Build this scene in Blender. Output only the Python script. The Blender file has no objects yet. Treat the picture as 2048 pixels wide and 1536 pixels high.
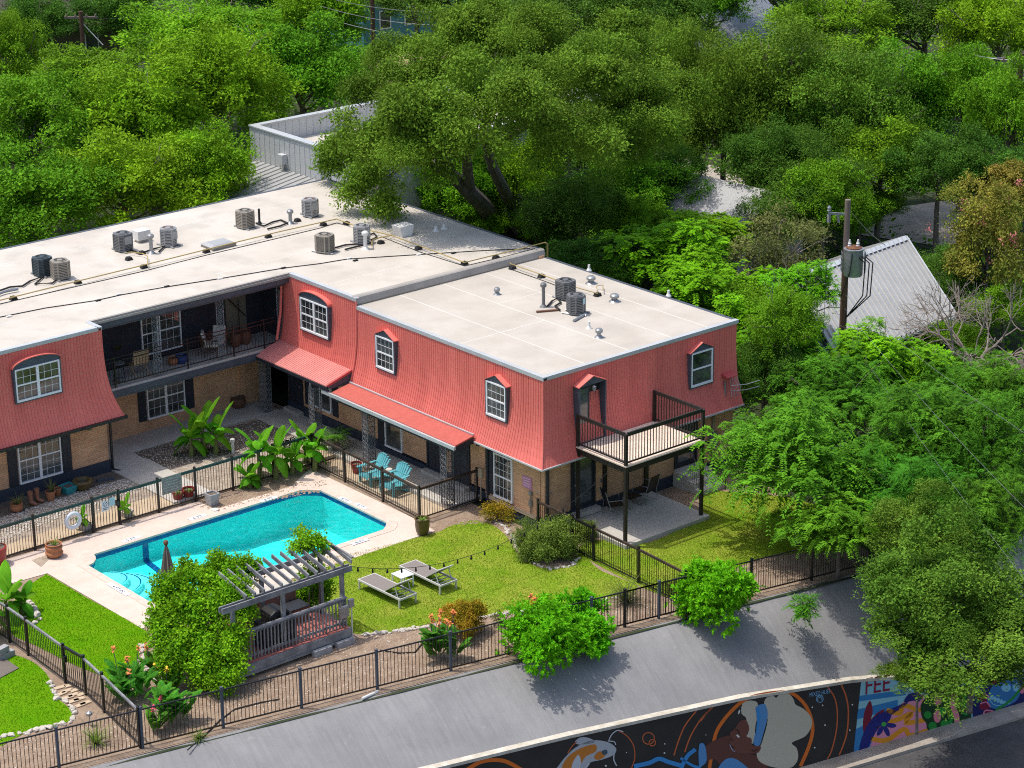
import bpy, bmesh, math, random
import numpy as np
from mathutils import Vector, Matrix
rad = math.radians
random.seed(11); RNG = np.random.default_rng(5)
sc = bpy.context.scene
COL = sc.collection

# ---------------------------------------------------------------- camera
YAW, PIT, ROL, FPX = rad(49.84721), rad(19.90174), rad(-0.52327), 4800.0
CAM = np.array([-48.19318, -55.53598, 31.8314])
_f = np.array([math.cos(YAW) * math.cos(PIT), math.sin(YAW) * math.cos(PIT), -math.sin(PIT)])
_r0 = np.array([math.sin(YAW), -math.cos(YAW), 0.0]); _u0 = np.cross(_r0, _f)
_r = math.cos(ROL) * _r0 + math.sin(ROL) * _u0; _u = -math.sin(ROL) * _r0 + math.cos(ROL) * _u0
cd = bpy.data.cameras.new('camera'); cam = bpy.data.objects.new('camera', cd); COL.objects.link(cam)
cam.matrix_world = Matrix(((_r[0], _u[0], -_f[0], CAM[0]), (_r[1], _u[1], -_f[1], CAM[1]), (_r[2], _u[2], -_f[2], CAM[2]), (0, 0, 0, 1)))
cd.sensor_width = 36; cd.lens = FPX / 2048 * 36; cd.clip_start = 1; cd.clip_end = 3000
sc.camera = cam
# ---------------------------------------------------------------- light
SUN = Vector((-0.9, 1.0, 3.94)).normalized()
w = bpy.data.worlds.new('World'); sc.world = w; w.use_nodes = True
nt = w.node_tree; bg = nt.nodes['Background']
sky = nt.nodes.new('ShaderNodeTexSky'); sky.sky_type = 'NISHITA'; sky.sun_disc = False
sky.dust_density = 3.0; sky.ozone_density = .6; sky.sun_elevation = math.asin(SUN.z); sky.sun_rotation = math.atan2(SUN.x, SUN.y)
nt.links.new(sky.outputs[0], bg.inputs[0]); bg.inputs[1].default_value = 0.15
sd = bpy.data.lights.new('sun', 'SUN'); sd.energy = 2.35; sd.angle = rad(0.53); sd.color = (1, 0.955, 0.88)
so = bpy.data.objects.new('sun', sd); COL.objects.link(so); so.rotation_euler = SUN.to_track_quat('Z', 'Y').to_euler()
so.location = (-30, 40, 160)
sc.view_settings.view_transform = 'Standard'; sc.view_settings.look = 'None'
sc.view_settings.exposure = 0.55; sc.view_settings.gamma = 1
sc.cycles.max_bounces = 6; sc.cycles.transparent_max_bounces = 12
sc.cycles.use_denoising = False; sc.cycles.filter_width = 1.1; sc.cycles.sample_clamp_indirect = 4

# ---------------------------------------------------------------- helpers
def ray(px, py): return _f + _r * (px - 1024) / FPX - _u * (py - 768) / FPX
def at(px, py, z=0.0):
    d = ray(px, py); t = (z - CAM[2]) / d[2]; return Vector(CAM + t * d)
def aty(px, py, y):
    d = ray(px, py); t = (y - CAM[1]) / d[1]; return Vector(CAM + t * d)
def atx(px, py, x):
    d = ray(px, py); t = (x - CAM[0]) / d[0]; return Vector(CAM + t * d)
def ppm(P): return FPX / float((np.array(P) - CAM) @ _f)          # picture scale at a place

class MB:
    def __init__(s): s.v = []; s.f = []; s.mi = []; s.m = 0
    def add(s, vs, fs):
        o = len(s.v); s.v += [tuple(v) for v in vs]
        for f in fs: s.f.append([i + o for i in f]); s.mi.append(s.m)
        return s
    def box(s, x0, y0, z0, x1, y1, z1):
        if x0 > x1: x0, x1 = x1, x0
        if y0 > y1: y0, y1 = y1, y0
        if z0 > z1: z0, z1 = z1, z0
        return s.add([(x0, y0, z0), (x1, y0, z0), (x1, y1, z0), (x0, y1, z0), (x0, y0, z1), (x1, y0, z1), (x1, y1, z1), (x0, y1, z1)],
                     [(0, 3, 2, 1), (4, 5, 6, 7), (0, 1, 5, 4), (1, 2, 6, 5), (2, 3, 7, 6), (3, 0, 4, 7)])
    def beam(s, p, q, w, h, up=(0, 0, 1)):
        p, q = Vector(p), Vector(q); d = (q - p).normalized(); upv = Vector(up)
        if abs(d.dot(upv)) > .98: upv = Vector((0, 1, 0)) if abs(d.y) < .9 else Vector((1, 0, 0))
        a = d.cross(upv).normalized() * w / 2; b = a.cross(d).normalized() * h / 2
        vs = [p - a - b, p + a - b, p + a + b, p - a + b, q - a - b, q + a - b, q + a + b, q - a + b]
        return s.add(vs, [(0, 3, 2, 1), (4, 5, 6, 7), (0, 1, 5, 4), (1, 2, 6, 5), (2, 3, 7, 6), (3, 0, 4, 7)])
    def tube(s, pts, r, n=6, cap=True):
        pts = [Vector(p) for p in pts]; rs = r if isinstance(r, (list, tuple)) else [r] * len(pts)
        o = len(s.v); pa = None
        for i, p in enumerate(pts):
            d = (pts[min(i + 1, len(pts) - 1)] - pts[max(i - 1, 0)]).normalized()
            if pa is None:
                t = Vector((0, 0, 1)) if abs(d.z) < .9 else Vector((1, 0, 0)); a = d.cross(t).normalized()
            else:
                a = (pa - d * pa.dot(d)); a = a.normalized() if a.length > 1e-6 else d.orthogonal().normalized()
            pa = a; b = d.cross(a)
            for k in range(n):
                an = 2 * math.pi * k / n; s.v.append(tuple(p + (a * math.cos(an) + b * math.sin(an)) * rs[i]))
        for i in range(len(pts) - 1):
            for k in range(n):
                k2 = (k + 1) % n; s.f.append([o + i * n + k, o + i * n + k2, o + (i + 1) * n + k2, o + (i + 1) * n + k]); s.mi.append(s.m)
        if cap:
            s.f.append([o + k for k in range(n)][::-1]); s.mi.append(s.m)
            s.f.append([o + (len(pts) - 1) * n + k for k in range(n)]); s.mi.append(s.m)
        return s
    def lathe(s, prof, n=16, c=(0, 0, 0), cap=True):
        o = len(s.v)
        for (r, z) in prof:
            for k in range(n):
                an = 2 * math.pi * k / n; s.v.append((c[0] + r * math.cos(an), c[1] + r * math.sin(an), c[2] + z))
        for i in range(len(prof) - 1):
            for k in range(n):
                k2 = (k + 1) % n; s.f.append([o + i * n + k, o + i * n + k2, o + (i + 1) * n + k2, o + (i + 1) * n + k]); s.mi.append(s.m)
        if cap:
            s.f.append([o + k for k in range(n)][::-1]); s.mi.append(s.m)
            s.f.append([o + (len(prof) - 1) * n + k for k in range(n)]); s.mi.append(s.m)
        return s
    def prism(s, poly, z0, z1):
        n = len(poly); vs = [(p[0], p[1], z0) for p in poly] + [(p[0], p[1], z1) for p in poly]
        return s.add(vs, [list(range(n))[::-1], list(range(n, 2 * n))] + [(i, (i + 1) % n, n + (i + 1) % n, n + i) for i in range(n)])
    def sheet(s, poly, z): return s.add([(p[0], p[1], z) for p in poly], [list(range(len(poly)))])
    def extr(s, pts, vec):                                           # any flat outline pushed along vec
        n = len(pts); vec = Vector(vec); vs = [Vector(p) for p in pts]; vs += [p + vec for p in vs]
        return s.add(vs, [list(range(n))[::-1], list(range(n, 2 * n))] + [(i, (i + 1) % n, n + (i + 1) % n, n + i) for i in range(n)])
    def xf(s, M):
        s.v = [tuple(M @ Vector(v)) for v in s.v]; return s
    def build(s, name, mats, parent=None, smooth=False, label=None, bevel=0):
        me = bpy.data.meshes.new(name); me.from_pydata(s.v, [], s.f)
        for m in (mats if isinstance(mats, (list, tuple)) else [mats]): me.materials.append(m)
        for i, p in enumerate(me.polygons):
            p.material_index = s.mi[i]; p.use_smooth = smooth
        bm = bmesh.new(); bm.from_mesh(me); bmesh.ops.recalc_face_normals(bm, faces=bm.faces)
        if smooth:
            for e in bm.edges:
                if len(e.link_faces) == 2 and e.calc_face_angle(0) > rad(38): e.smooth = False
        bm.to_mesh(me); bm.free()
        o = bpy.data.objects.new(name, me); COL.objects.link(o)
        if parent is not None: o.parent = parent
        if label: o['label'] = label
        if bevel:
            b = o.modifiers.new('bevel', 'BEVEL'); b.width = bevel; b.segments = 2; b.limit_method = 'ANGLE'
        return o

def tag(o, label, cat, group=None):
    o['label'] = label; o['category'] = cat
    if group: o['group'] = group
    return o
def thing(name, label, cat, loc=(0, 0, 0), rz=0, group=None):
    o = bpy.data.objects.new(name, None); COL.objects.link(o); o.location = loc; o.rotation_euler = (0, 0, rz)
    o.empty_display_size = .2
    return tag(o, label, cat, group)
def struct(o): o['kind'] = 'structure'; return o
def copy_tree(o, parent=None, loc=None, rz=None, label=None, scale=None):
    c = o.copy(); COL.objects.link(c)
    if parent is not None: c.parent = parent
    if loc is not None: c.location = loc
    if rz is not None: c.rotation_euler = (0, 0, rz)
    if label: c['label'] = label
    if scale is not None: c.scale = scale
    for ch in list(o.children): copy_tree(ch, c)
    return c

# ---------------------------------------------------------------- materials
def lin(c):
    return tuple(((v / 255) / 12.92 if v / 255 <= .04045 else ((v / 255 + .055) / 1.055) ** 2.4) for v in c)
def mat(name, c, rough=.7, c2=None, ns=3.0, amt=.5, bump=0, bs=20, metal=0, spec=.4, detail=6, fine=None, coord='Object', stretch=None):
    m = bpy.data.materials.new(name); m.use_nodes = True; nt = m.node_tree; N = nt.nodes; L = nt.links
    b = N['Principled BSDF']; b.inputs['Roughness'].default_value = rough; b.inputs['Metallic'].default_value = metal
    b.inputs['Specular IOR Level'].default_value = spec; b.inputs['Base Color'].default_value = (*c, 1)
    tc = N.new('ShaderNodeTexCoord'); src = tc.outputs[coord]
    if stretch:
        mp = N.new('ShaderNodeMapping'); mp.inputs['Scale'].default_value = stretch; L.new(src, mp.inputs[0]); src = mp.outputs[0]
    out = None
    if c2:
        n = N.new('ShaderNodeTexNoise'); n.inputs['Scale'].default_value = ns; n.inputs['Detail'].default_value = detail; n.inputs['Roughness'].default_value = .65
        L.new(src, n.inputs['Vector'])
        r = N.new('ShaderNodeMapRange'); r.inputs[1].default_value = .5 - .22 / max(amt, .01) * .5; r.inputs[2].default_value = .5 + .22 / max(amt, .01) * .5
        L.new(n.outputs[0], r.inputs[0])
        mx = N.new('ShaderNodeMix'); mx.data_type = 'RGBA'; mx.inputs[6].default_value = (*c, 1); mx.inputs[7].default_value = (*c2, 1)
        L.new(r.outputs[0], mx.inputs[0]); out = mx.outputs[2]
    if fine:                                                          # a second, finer speckle: (colour, scale, threshold)
        n2 = N.new('ShaderNodeTexNoise'); n2.inputs['Scale'].default_value = fine[1]; n2.inputs['Detail'].default_value = 3; L.new(src, n2.inputs['Vector'])
        r2 = N.new('ShaderNodeMapRange'); r2.inputs[1].default_value = fine[2]; r2.inputs[2].default_value = fine[2] + (.08 if len(fine) < 4 else .2); r2.inputs[4].default_value = 1 if len(fine) < 4 else fine[3]; L.new(n2.outputs[0], r2.inputs[0])
        m2 = N.new('ShaderNodeMix'); m2.data_type = 'RGBA'; m2.inputs[7].default_value = (*fine[0], 1)
        if out: L.new(out, m2.inputs[6])
        else: m2.inputs[6].default_value = (*c, 1)
        L.new(r2.outputs[0], m2.inputs[0]); out = m2.outputs[2]
    if out: L.new(out, b.inputs['Base Color'])
    if bump:
        nb = N.new('ShaderNodeTexNoise'); nb.inputs['Scale'].default_value = bs; nb.inputs['Detail'].default_value = 4; L.new(src, nb.inputs['Vector'])
        bp = N.new('ShaderNodeBump'); bp.inputs['Strength'].default_value = bump; bp.inputs['Distance'].default_value = .02
        L.new(nb.outputs[0], bp.inputs['Height']); L.new(bp.outputs[0], b.inputs['Normal'])
    return m
def brick_mat(name, axis, c1, c2, cm):
    m = bpy.data.materials.new(name); m.use_nodes = True; nt = m.node_tree; N = nt.nodes; L = nt.links; b = N['Principled BSDF']
    tc = N.new('ShaderNodeTexCoord'); sp = N.new('ShaderNodeSeparateXYZ'); cb = N.new('ShaderNodeCombineXYZ')
    L.new(tc.outputs['Object'], sp.inputs[0]); L.new(sp.outputs[axis], cb.inputs[0]); L.new(sp.outputs[2], cb.inputs[1])
    br = N.new('ShaderNodeTexBrick'); L.new(cb.outputs[0], br.inputs['Vector'])
    br.inputs['Color1'].default_value = (*c1, 1); br.inputs['Color2'].default_value = (*c2, 1); br.inputs['Mortar'].default_value = (*cm, 1)
    br.inputs['Scale'].default_value = 1; br.inputs['Brick Width'].default_value = .29; br.inputs['Row Height'].default_value = .073
    br.inputs['Mortar Size'].default_value = .009; br.inputs['Bias'].default_value = -.1
    no = N.new('ShaderNodeTexNoise'); no.inputs['Scale'].default_value = 1.3; no.inputs['Detail'].default_value = 6; L.new(tc.outputs['Object'], no.inputs['Vector'])
    hs = N.new('ShaderNodeHueSaturation'); r = N.new('ShaderNodeMapRange'); r.inputs[1].default_value = .3; r.inputs[2].default_value = .7; r.inputs[3].default_value = .78; r.inputs[4].default_value = 1.2
    L.new(no.outputs[0], r.inputs[0]); L.new(r.outputs[0], hs.inputs['Value']); L.new(br.outputs[0], hs.inputs['Color']); L.new(hs.outputs[0], b.inputs['Base Color'])
    bp = N.new('ShaderNodeBump'); bp.inputs['Strength'].default_value = .6; bp.inputs['Distance'].default_value = .01; bp.invert = True
    L.new(br.outputs['Fac'], bp.inputs['Height']); L.new(bp.outputs[0], b.inputs['Normal']); b.inputs['Roughness'].default_value = .85
    return m
def glass_mat(name, c, rough=.04):
    m = mat(name, c, rough, spec=.9, bump=.06, bs=1.2); return m
def leaf_mat(name, ca, cb, trans=.3, clump=.7, cc=None):
    m = bpy.data.materials.new(name); m.use_nodes = True; nt = m.node_tree; N = nt.nodes; L = nt.links; b = N['Principled BSDF']
    at_ = N.new('ShaderNodeAttribute'); at_.attribute_name = 'rnd'
    mx = N.new('ShaderNodeMix'); mx.data_type = 'RGBA'; mx.inputs[6].default_value = (*ca, 1); mx.inputs[7].default_value = (*cb, 1); L.new(at_.outputs['Fac'], mx.inputs[0])
    geo = N.new('ShaderNodeNewGeometry'); no = N.new('ShaderNodeTexNoise'); no.inputs['Scale'].default_value = clump; no.inputs['Detail'].default_value = 3
    L.new(geo.outputs['Position'], no.inputs['Vector'])
    oi = N.new('ShaderNodeObjectInfo')
    r1 = N.new('ShaderNodeMapRange'); r1.inputs[1].default_value = .3; r1.inputs[2].default_value = .7; r1.inputs[3].default_value = .62; r1.inputs[4].default_value = 1.35; L.new(no.outputs[0], r1.inputs[0])
    r2 = N.new('ShaderNodeMapRange'); r2.inputs[3].default_value = .485; r2.inputs[4].default_value = .512; L.new(oi.outputs['Random'], r2.inputs[0])
    hs = N.new('ShaderNodeHueSaturation'); L.new(r1.outputs[0], hs.inputs['Value']); L.new(r2.outputs[0], hs.inputs['Hue']); L.new(mx.outputs[2], hs.inputs['Color'])
    col = hs.outputs[0]
    L.new(col, b.inputs['Base Color']); b.inputs['Roughness'].default_value = .5; b.inputs['Specular IOR Level'].default_value = .03
    tr = N.new('ShaderNodeBsdfTranslucent')
    h2 = N.new('ShaderNodeHueSaturation'); h2.inputs['Hue'].default_value = .485; h2.inputs['Value'].default_value = 1.25; L.new(col, h2.inputs['Color']); L.new(h2.outputs[0], tr.inputs[0])
    ms = N.new('ShaderNodeMixShader'); ms.inputs[0].default_value = trans; L.new(b.outputs[0], ms.inputs[1]); L.new(tr.outputs[0], ms.inputs[2])
    L.new(ms.outputs[0], N['Material Output'].inputs[0]); return m

M = {}
M['roof'] = mat('roof_membrane', (.54, .50, .44), .75, (.465, .42, .36), .35, .8, .12, 40, fine=((.36, .33, .285), .9, .50, .5))
M['roof2'] = mat('roof_membrane_lower', (.49, .45, .395), .75, (.42, .38, .325), .45, .8, .12, 40, fine=((.37, .335, .29), .7, .50, .5))
M['parapet'] = mat('parapet_membrane', (.36, .335, .305), .8, (.29, .27, .245), 1.2, .7)
M['fascia'] = mat('white_metal_fascia', (.55, .57, .58), .4, (.44, .46, .47), 1.0, .5, metal=.2)
M['red'] = mat('red_painted_metal', (.74, .185, .15), .5, (.62, .145, .118), 1.6, .7, .05, 8, spec=.3, stretch=(1, 1, .12))
M['redawn'] = mat('red_awning_metal', (.64, .235, .205), .5, (.57, .20, .175), 1.2, .6)
M['redtrim'] = mat('red_trim', (.42, .065, .065), .5)
M['brick_x'] = brick_mat('tan_brick_front', 0, (.72, .40, .215), (.58, .31, .165), (.48, .31, .19))
M['brick_y'] = brick_mat('tan_brick_side', 1, (.70, .395, .215), (.57, .305, .165), (.48, .31, .19))
M['dark'] = mat('charcoal_paint', (.018, .021, .03), .55, (.026, .03, .042), 2, .6)
M['navy'] = mat('dark_blue_paint', (.024, .033, .055), .6, (.035, .045, .065), 3, .6)
M['bluegrey'] = mat('blue_grey_trim', (.075, .09, .115), .5, (.055, .068, .09), 2, .6)
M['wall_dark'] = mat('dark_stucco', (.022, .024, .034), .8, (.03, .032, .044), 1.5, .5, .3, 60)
M['white'] = mat('white_frame', (.78, .79, .80), .35)
M['glass'] = mat('window_glass', (.014, .018, .02), .04, (.085, .09, .085), 1.3, .8, .06, 1.2, spec=.9, detail=3)  # paler noise patches in the pane colour stand in for reflections
M['glass2'] = mat('window_glass_blind', (.11, .125, .13), .06, (.04, .05, .06), 1, .7, spec=.9, stretch=(1, 1, 26))
M['black'] = mat('black_metal', (.010, .010, .011), .38, spec=.5)
M['bronze'] = mat('dark_bronze_fence', (.022, .017, .014), .45)
M['greenrail'] = mat('dark_green_rail', (.012, .045, .042), .4, (.02, .03, .03), 3, .5)
M['rust'] = mat('rusty_rail', (.06, .035, .022), .7, (.02, .014, .012), 4, .8)
M['blackwood'] = mat('black_stained_wood', (.017, .014, .013), .55, (.03, .024, .02), 6, .6, stretch=(1, 1, 1))
M['deckwood'] = mat('weathered_deck', (.76, .63, .51), .8, (.62, .50, .40), 3, .7, .2, 50)
M['conc'] = mat('concrete', (.52, .485, .43), .85, (.43, .40, .35), 1.1, .7, .2, 60, fine=((.38, .35, .31), 9, .66))
M['conc2'] = mat('beige_pavers', (.52, .41, .28), .85, (.42, .32, .215), 2.0, .8, .25, 30)
M['slope'] = None
M['cap'] = mat('pale_concrete_cap', (.62, .58, .5), .85, (.40, .36, .28), 3, .6, .3, 30)
M['asphalt'] = mat('asphalt', (.055, .054, .056), .9, (.085, .082, .08), .8, .8, .4, 60, fine=((.12, .115, .11), 14, .68))
M['walkc'] = mat('road_kerb_concrete', (.42, .37, .31), .9, (.3, .26, .22), 1.5, .8, .3, 40)
M['pooldeck'] = mat('pink_cool_deck', (.64, .525, .445), .8, (.57, .455, .38), 1.4, .7, .25, 90, fine=((.52, .41, .335), 5, .7))
M['coping'] = mat('pool_coping', (.62, .52, .44), .75, (.52, .42, .35), 5, .7)
M['tile'] = mat('blue_pool_tile', (.012, .045, .22), .25, (.02, .09, .3), 9, .9, spec=.6)
M['plaster'] = mat('turquoise_plaster', (.20, .70, .68), .7, (.24, .76, .74), 1.2, .8)
M['step'] = mat('pool_step_plaster', (.78, .95, .93), .7)
M['mulch'] = mat('mulch', (.235, .165, .115), .95, (.32, .235, .165), 2.2, .9, .9, 45, fine=((.42, .35, .27), 16, .62))
M['gravel'] = mat('pale_gravel', (.40, .33, .25), .95, (.28, .22, .17), 2.5, .8, 1.0, 40, fine=((.56, .5, .42), 14, .6))
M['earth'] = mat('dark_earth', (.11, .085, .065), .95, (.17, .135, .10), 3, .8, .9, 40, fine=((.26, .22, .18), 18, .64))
M['grass'] = mat('lawn', (.14, .265, .012), .95, (.28, .31, .045), .75, .7, .8, 60, detail=8, spec=0, fine=((.12, .21, .01), 22, .56))
M['grass2'] = mat('lush_lawn', (.09, .255, .004), .95, (.14, .28, .008), 1.1, .7, .8, 60, detail=8, spec=0, fine=((.07, .2, .003), 22, .56))
M['wild'] = mat('ground_cover', (.022, .038, .010), .95, (.045, .05, .02), .35, .9, 1, 8, fine=((.075, .07, .04), 1.5, .64))
M['rock'] = mat('limestone_rock', (.62, .57, .50), .9, (.46, .41, .35), 8, .8, .6, 20)
M['acgrey'] = mat('dark_grey_ac_metal', (.15, .155, .16), .5, (.19, .195, .2), 5, .6, metal=.3)
M['actan'] = mat('tan_ac_metal', (.34, .31, .26), .5, (.28, .25, .21), 5, .6, metal=.2)
M['acblue'] = mat('blue_grey_ac_metal', (.045, .07, .085), .5, (.065, .09, .1), 5, .6, metal=.3)
M['aclight'] = mat('pale_ac_metal', (.38, .39, .39), .45, (.3, .3, .31), 5, .6, metal=.3)
M['fan'] = mat('fan_dark', (.014, .015, .016), .5)
M['rustfan'] = mat('rusted_fan', (.19, .075, .03), .8, (.1, .04, .02), 8, .7)
M['galv'] = mat('galvanised_metal', (.34, .35, .36), .4, (.25, .26, .27), 6, .7, metal=.5)
M['pvc'] = mat('white_pvc', (.66, .65, .62), .5)
M['yellow'] = mat('yellow_gas_pipe', (.42, .31, .10), .6, (.33, .25, .10), 3, .7)
M['rubber'] = mat('black_rubber', (.014, .014, .015), .7)
M['teal'] = mat('teal_plastic', (.13, .43, .47), .45, (.10, .36, .40), 2, .5)
M['sling'] = mat('grey_sling_fabric', (.22, .195, .175), .7, (.19, .165, .15), 20, .5)
M['lframe'] = mat('silver_frame', (.55, .54, .52), .35)
M['terra'] = mat('terracotta', (.42, .17, .075), .75, (.30, .12, .06), 5, .7)
M['olivepot'] = mat('olive_glaze', (.13, .09, .03), .35, (.08, .06, .02), 6, .7)
M['redpot'] = mat('red_pot', (.30, .03, .025), .4, (.24, .025, .02), 5, .5)
M['bluepot'] = mat('blue_glaze', (.02, .05, .19), .3)
M['tealpot'] = mat('teal_glaze', (.03, .28, .30), .4)
M['boot'] = mat('brown_boot', (.30, .13, .075), .6, (.22, .095, .06), 6, .7)
M['bark'] = mat('bark', (.12, .095, .08), .95, (.21, .175, .15), 5, .9, 1, 14, stretch=(1, 1, .3))
M['palebark'] = mat('dead_branch', (.27, .225, .19), .9, (.19, .155, .13), 6, .7)
M['pole'] = mat('pole_wood', (.12, .062, .037), .85, (.075, .04, .025), 4, .8, .5, 20, stretch=(3, 3, .2))
M['polegrey'] = mat('weathered_pole_wood', (.22, .17, .14), .85, (.16, .12, .1), 4, .8, .5, 20, stretch=(3, 3, .2))
M['greywood'] = mat('weathered_pergola_wood', (.27, .27, .275), .85, (.14, .145, .155), 3, .8, .3, 40, stretch=(1, 1, 1))
M['reddeck'] = mat('red_painted_boards', (.44, .15, .115), .7, (.36, .115, .09), 2.5, .7, .2, 40)
M['shingle'] = mat('red_shingle', (.47, .11, .085), .85, (.40, .09, .07), 5, .7, .4, 60)
M['metalroof'] = mat('galvalume_roof', (.42, .42, .41), .4, (.36, .36, .35), .7, .6, metal=.25)
M['greybld'] = mat('grey_metal_wall', (.56, .575, .59), .5, (.5, .515, .53), .6, .6, metal=.15)
M['cushion'] = mat('cream_cushion', (.62, .57, .51), .9)
M['wicker'] = mat('rattan', (.17, .08, .045), .7, (.11, .05, .03), 20, .6)
M['towel'] = mat('tan_slat_wood', (.46, .33, .2), .8, (.36, .25, .14), 8, .7)
M['umb'] = mat('taupe_canvas', (.27, .225, .19), .85, (.2, .165, .14), 4, .6)
M['orange'] = mat('orange_bloom', (.75, .20, .05), .7, (.8, .28, .09), 12, .6)
M['pinkb'] = mat('pink_bloom', (.65, .08, .12), .7)
M['yellowb'] = mat('yellow_bloom', (.8, .5, .03), .7)
M['sign'] = mat('weathered_sign', (.24, .24, .22), .7, (.15, .16, .15), 6, .8)
M['signw'] = mat('white_sign', (.66, .68, .72), .5)
M['signb'] = mat('blue_sign', (.36, .55, .62), .5)
M['signp'] = mat('purple_sign', (.48, .2, .34), .5)
M['ink'] = mat('sign_lettering', (.04, .05, .09), .6)
M['inkp'] = mat('purple_sign_lettering', (.66, .5, .6), .6)
M['cinder'] = mat('cinder_block', (.36, .36, .37), .9, (.27, .27, .28), 6, .7, .4, 50)
M['brownhouse'] = mat('brown_siding', (.13, .105, .075), .8, (.1, .08, .06), 3, .5)
M['brownroof'] = mat('brown_shingle_roof', (.085, .07, .058), .9, (.06, .05, .045), 3, .7)
M['tealhouse'] = mat('teal_siding', (.06, .20, .23), .7, (.08, .24, .27), 3, .5)
M['bluehouse'] = mat('blue_siding', (.05, .085, .15), .6, (.065, .1, .17), 3, .5)
M['whiteroof'] = mat('white_metal_roof', (.40, .395, .385), .5, (.33, .325, .315), 1, .5)
M['carwhite'] = mat('white_car_paint', (.6, .61, .62), .25)
M['dirt'] = mat('orange_dirt', (.42, .27, .17), .95, (.5, .36, .26), 1, .7, .5, 10)

def slope_mat():
    m = mat('grey_coated_slope', (.25, .246, .246), .82, (.205, .203, .205), .55, .8, .25, 30, fine=((.26, .255, .25), 3.5, .66)); nt = m.node_tree; N = nt.nodes; L = nt.links; b = N['Principled BSDF']
    src = b.inputs['Base Color'].links[0].from_socket; tc = N.new('ShaderNodeTexCoord'); mp = N.new('ShaderNodeMapping'); mp.vector_type = 'TEXTURE'; mp.inputs['Rotation'].default_value = (0, 0, rad(-11.76)); mp.inputs['Scale'].default_value = (.10, 1.3, 1)
    L.new(tc.outputs['Object'], mp.inputs[0]); n = N.new('ShaderNodeTexNoise'); n.inputs['Scale'].default_value = 1.0; n.inputs['Detail'].default_value = 5; L.new(mp.outputs[0], n.inputs[0])
    r = N.new('ShaderNodeMapRange'); r.inputs[1].default_value = .35; r.inputs[2].default_value = .68; r.inputs[3].default_value = .92; r.inputs[4].default_value = 1.05; L.new(n.outputs[0], r.inputs[0])
    v = N.new('ShaderNodeTexVoronoi'); v.feature = 'DISTANCE_TO_EDGE'; v.inputs['Scale'].default_value = .42; n3 = N.new('ShaderNodeTexNoise'); n3.inputs['Scale'].default_value = 1.1; n3.inputs['Detail'].default_value = 5; L.new(tc.outputs['Object'], n3.inputs[0])
    ad = N.new('ShaderNodeVectorMath'); ad.operation = 'MULTIPLY_ADD'; ad.inputs[1].default_value = (.9, .9, .9); L.new(n3.outputs['Color'], ad.inputs[0]); L.new(tc.outputs['Object'], ad.inputs[2]); L.new(ad.outputs[0], v.inputs['Vector'])
    cr = N.new('ShaderNodeMapRange'); cr.inputs[1].default_value = .0; cr.inputs[2].default_value = .008; cr.inputs[3].default_value = .93; cr.inputs[4].default_value = 1; L.new(v.outputs['Distance'], cr.inputs[0])
    mu = N.new('ShaderNodeMath'); mu.operation = 'MULTIPLY'; L.new(r.outputs[0], mu.inputs[0]); L.new(cr.outputs[0], mu.inputs[1])
    hs = N.new('ShaderNodeHueSaturation'); L.new(src, hs.inputs['Color']); L.new(mu.outputs[0], hs.inputs['Value']); L.new(hs.outputs[0], b.inputs['Base Color']); return m
M['slope'] = slope_mat()

# ================================================================ GROUND
P0 = Vector((-20.4, -3.55)); P1 = Vector((5.3, -8.9)); FT = (P1 - P0).normalized(); FN = Vector((FT.y, -FT.x))   # fence line; FN points to the road
def fl(s, d=0.0, z=0.0): q = P0 + FT * s + FN * d; return Vector((q.x, q.y, z))
def fill(outer, holes, z):
    bm = bmesh.new(); es = []
    for loop in [outer] + list(holes):
        vs = [bm.verts.new((p[0], p[1], z)) for p in loop]
        es += [bm.edges.new((vs[i], vs[(i + 1) % len(vs)])) for i in range(len(vs))]
    bmesh.ops.triangle_fill(bm, use_beauty=True, edges=es, normal=(0, 0, 1))
    mb = MB(); bm.verts.index_update()
    mb.add([v.co[:] for v in bm.verts], [[v.index for v in f.verts] for f in bm.faces]); bm.free(); return mb
POOL = [(-12.35, 8.28), (-9.6, 8.28), (-6.6, 8.28), (-4.05, 8.28), (-3.78, 8.06), (-3.5, 7.78), (-3.5, 3.98), (-3.68, 3.78), (-3.96, 3.56), (-6.6, 3.56), (-9.6, 3.56), (-12.5, 3.56), (-12.75, 3.74), (-12.95, 3.98), (-12.95, 7.62), (-12.72, 7.7), (-12.5, 7.9), (-12.4, 8.1)]
COP = [(x + (.24 if x > -8 else -.24), y + (.24 if y > 6 else -.24)) for x, y in POOL]
def smooth_closed(pts, n=5):
    out = []
    N_ = len(pts)
    for i in range(N_):
        p0, p1, p2, p3 = [Vector(pts[(i + k - 1) % N_][:2]) for k in range(4)]
        for k in range(n):
            t = k / n; out.append(tuple(.5 * ((2 * p1) + (p2 - p0) * t + (2 * p0 - 5 * p1 + 4 * p2 - p3) * t * t + (3 * p1 - p0 - 3 * p2 + p3) * t ** 3)))
    return out
# the ground: one sheet to the horizon north of the fence line, with the hole of the pool
far = [fl(-500, .45), fl(600, .45), Vector((900, 700, 0)), Vector((-300, 900, 0)), Vector((-600, 400, 0))]
struct(fill(far, [POOL], -.03).build('ground', M['wild']))
yard = [fl(-12, .3), fl(27.5, .3), (9.4, 1), (8.9, .2), (-.3, .2), (-.3, 9.9), (-24, 9.9), (-24, 2)]
struct(fill(yard, [POOL], 0).build('mulch_bed', M['mulch']))
struct(MB().prism([(-24, 9.9), (-2.3, 9.9), (-2.3, 12.6), (.2, 12.6), (.2, 16.6), (-24, 16.6)], -.02, .10).build('gravel_court', M['gravel']))
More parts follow.
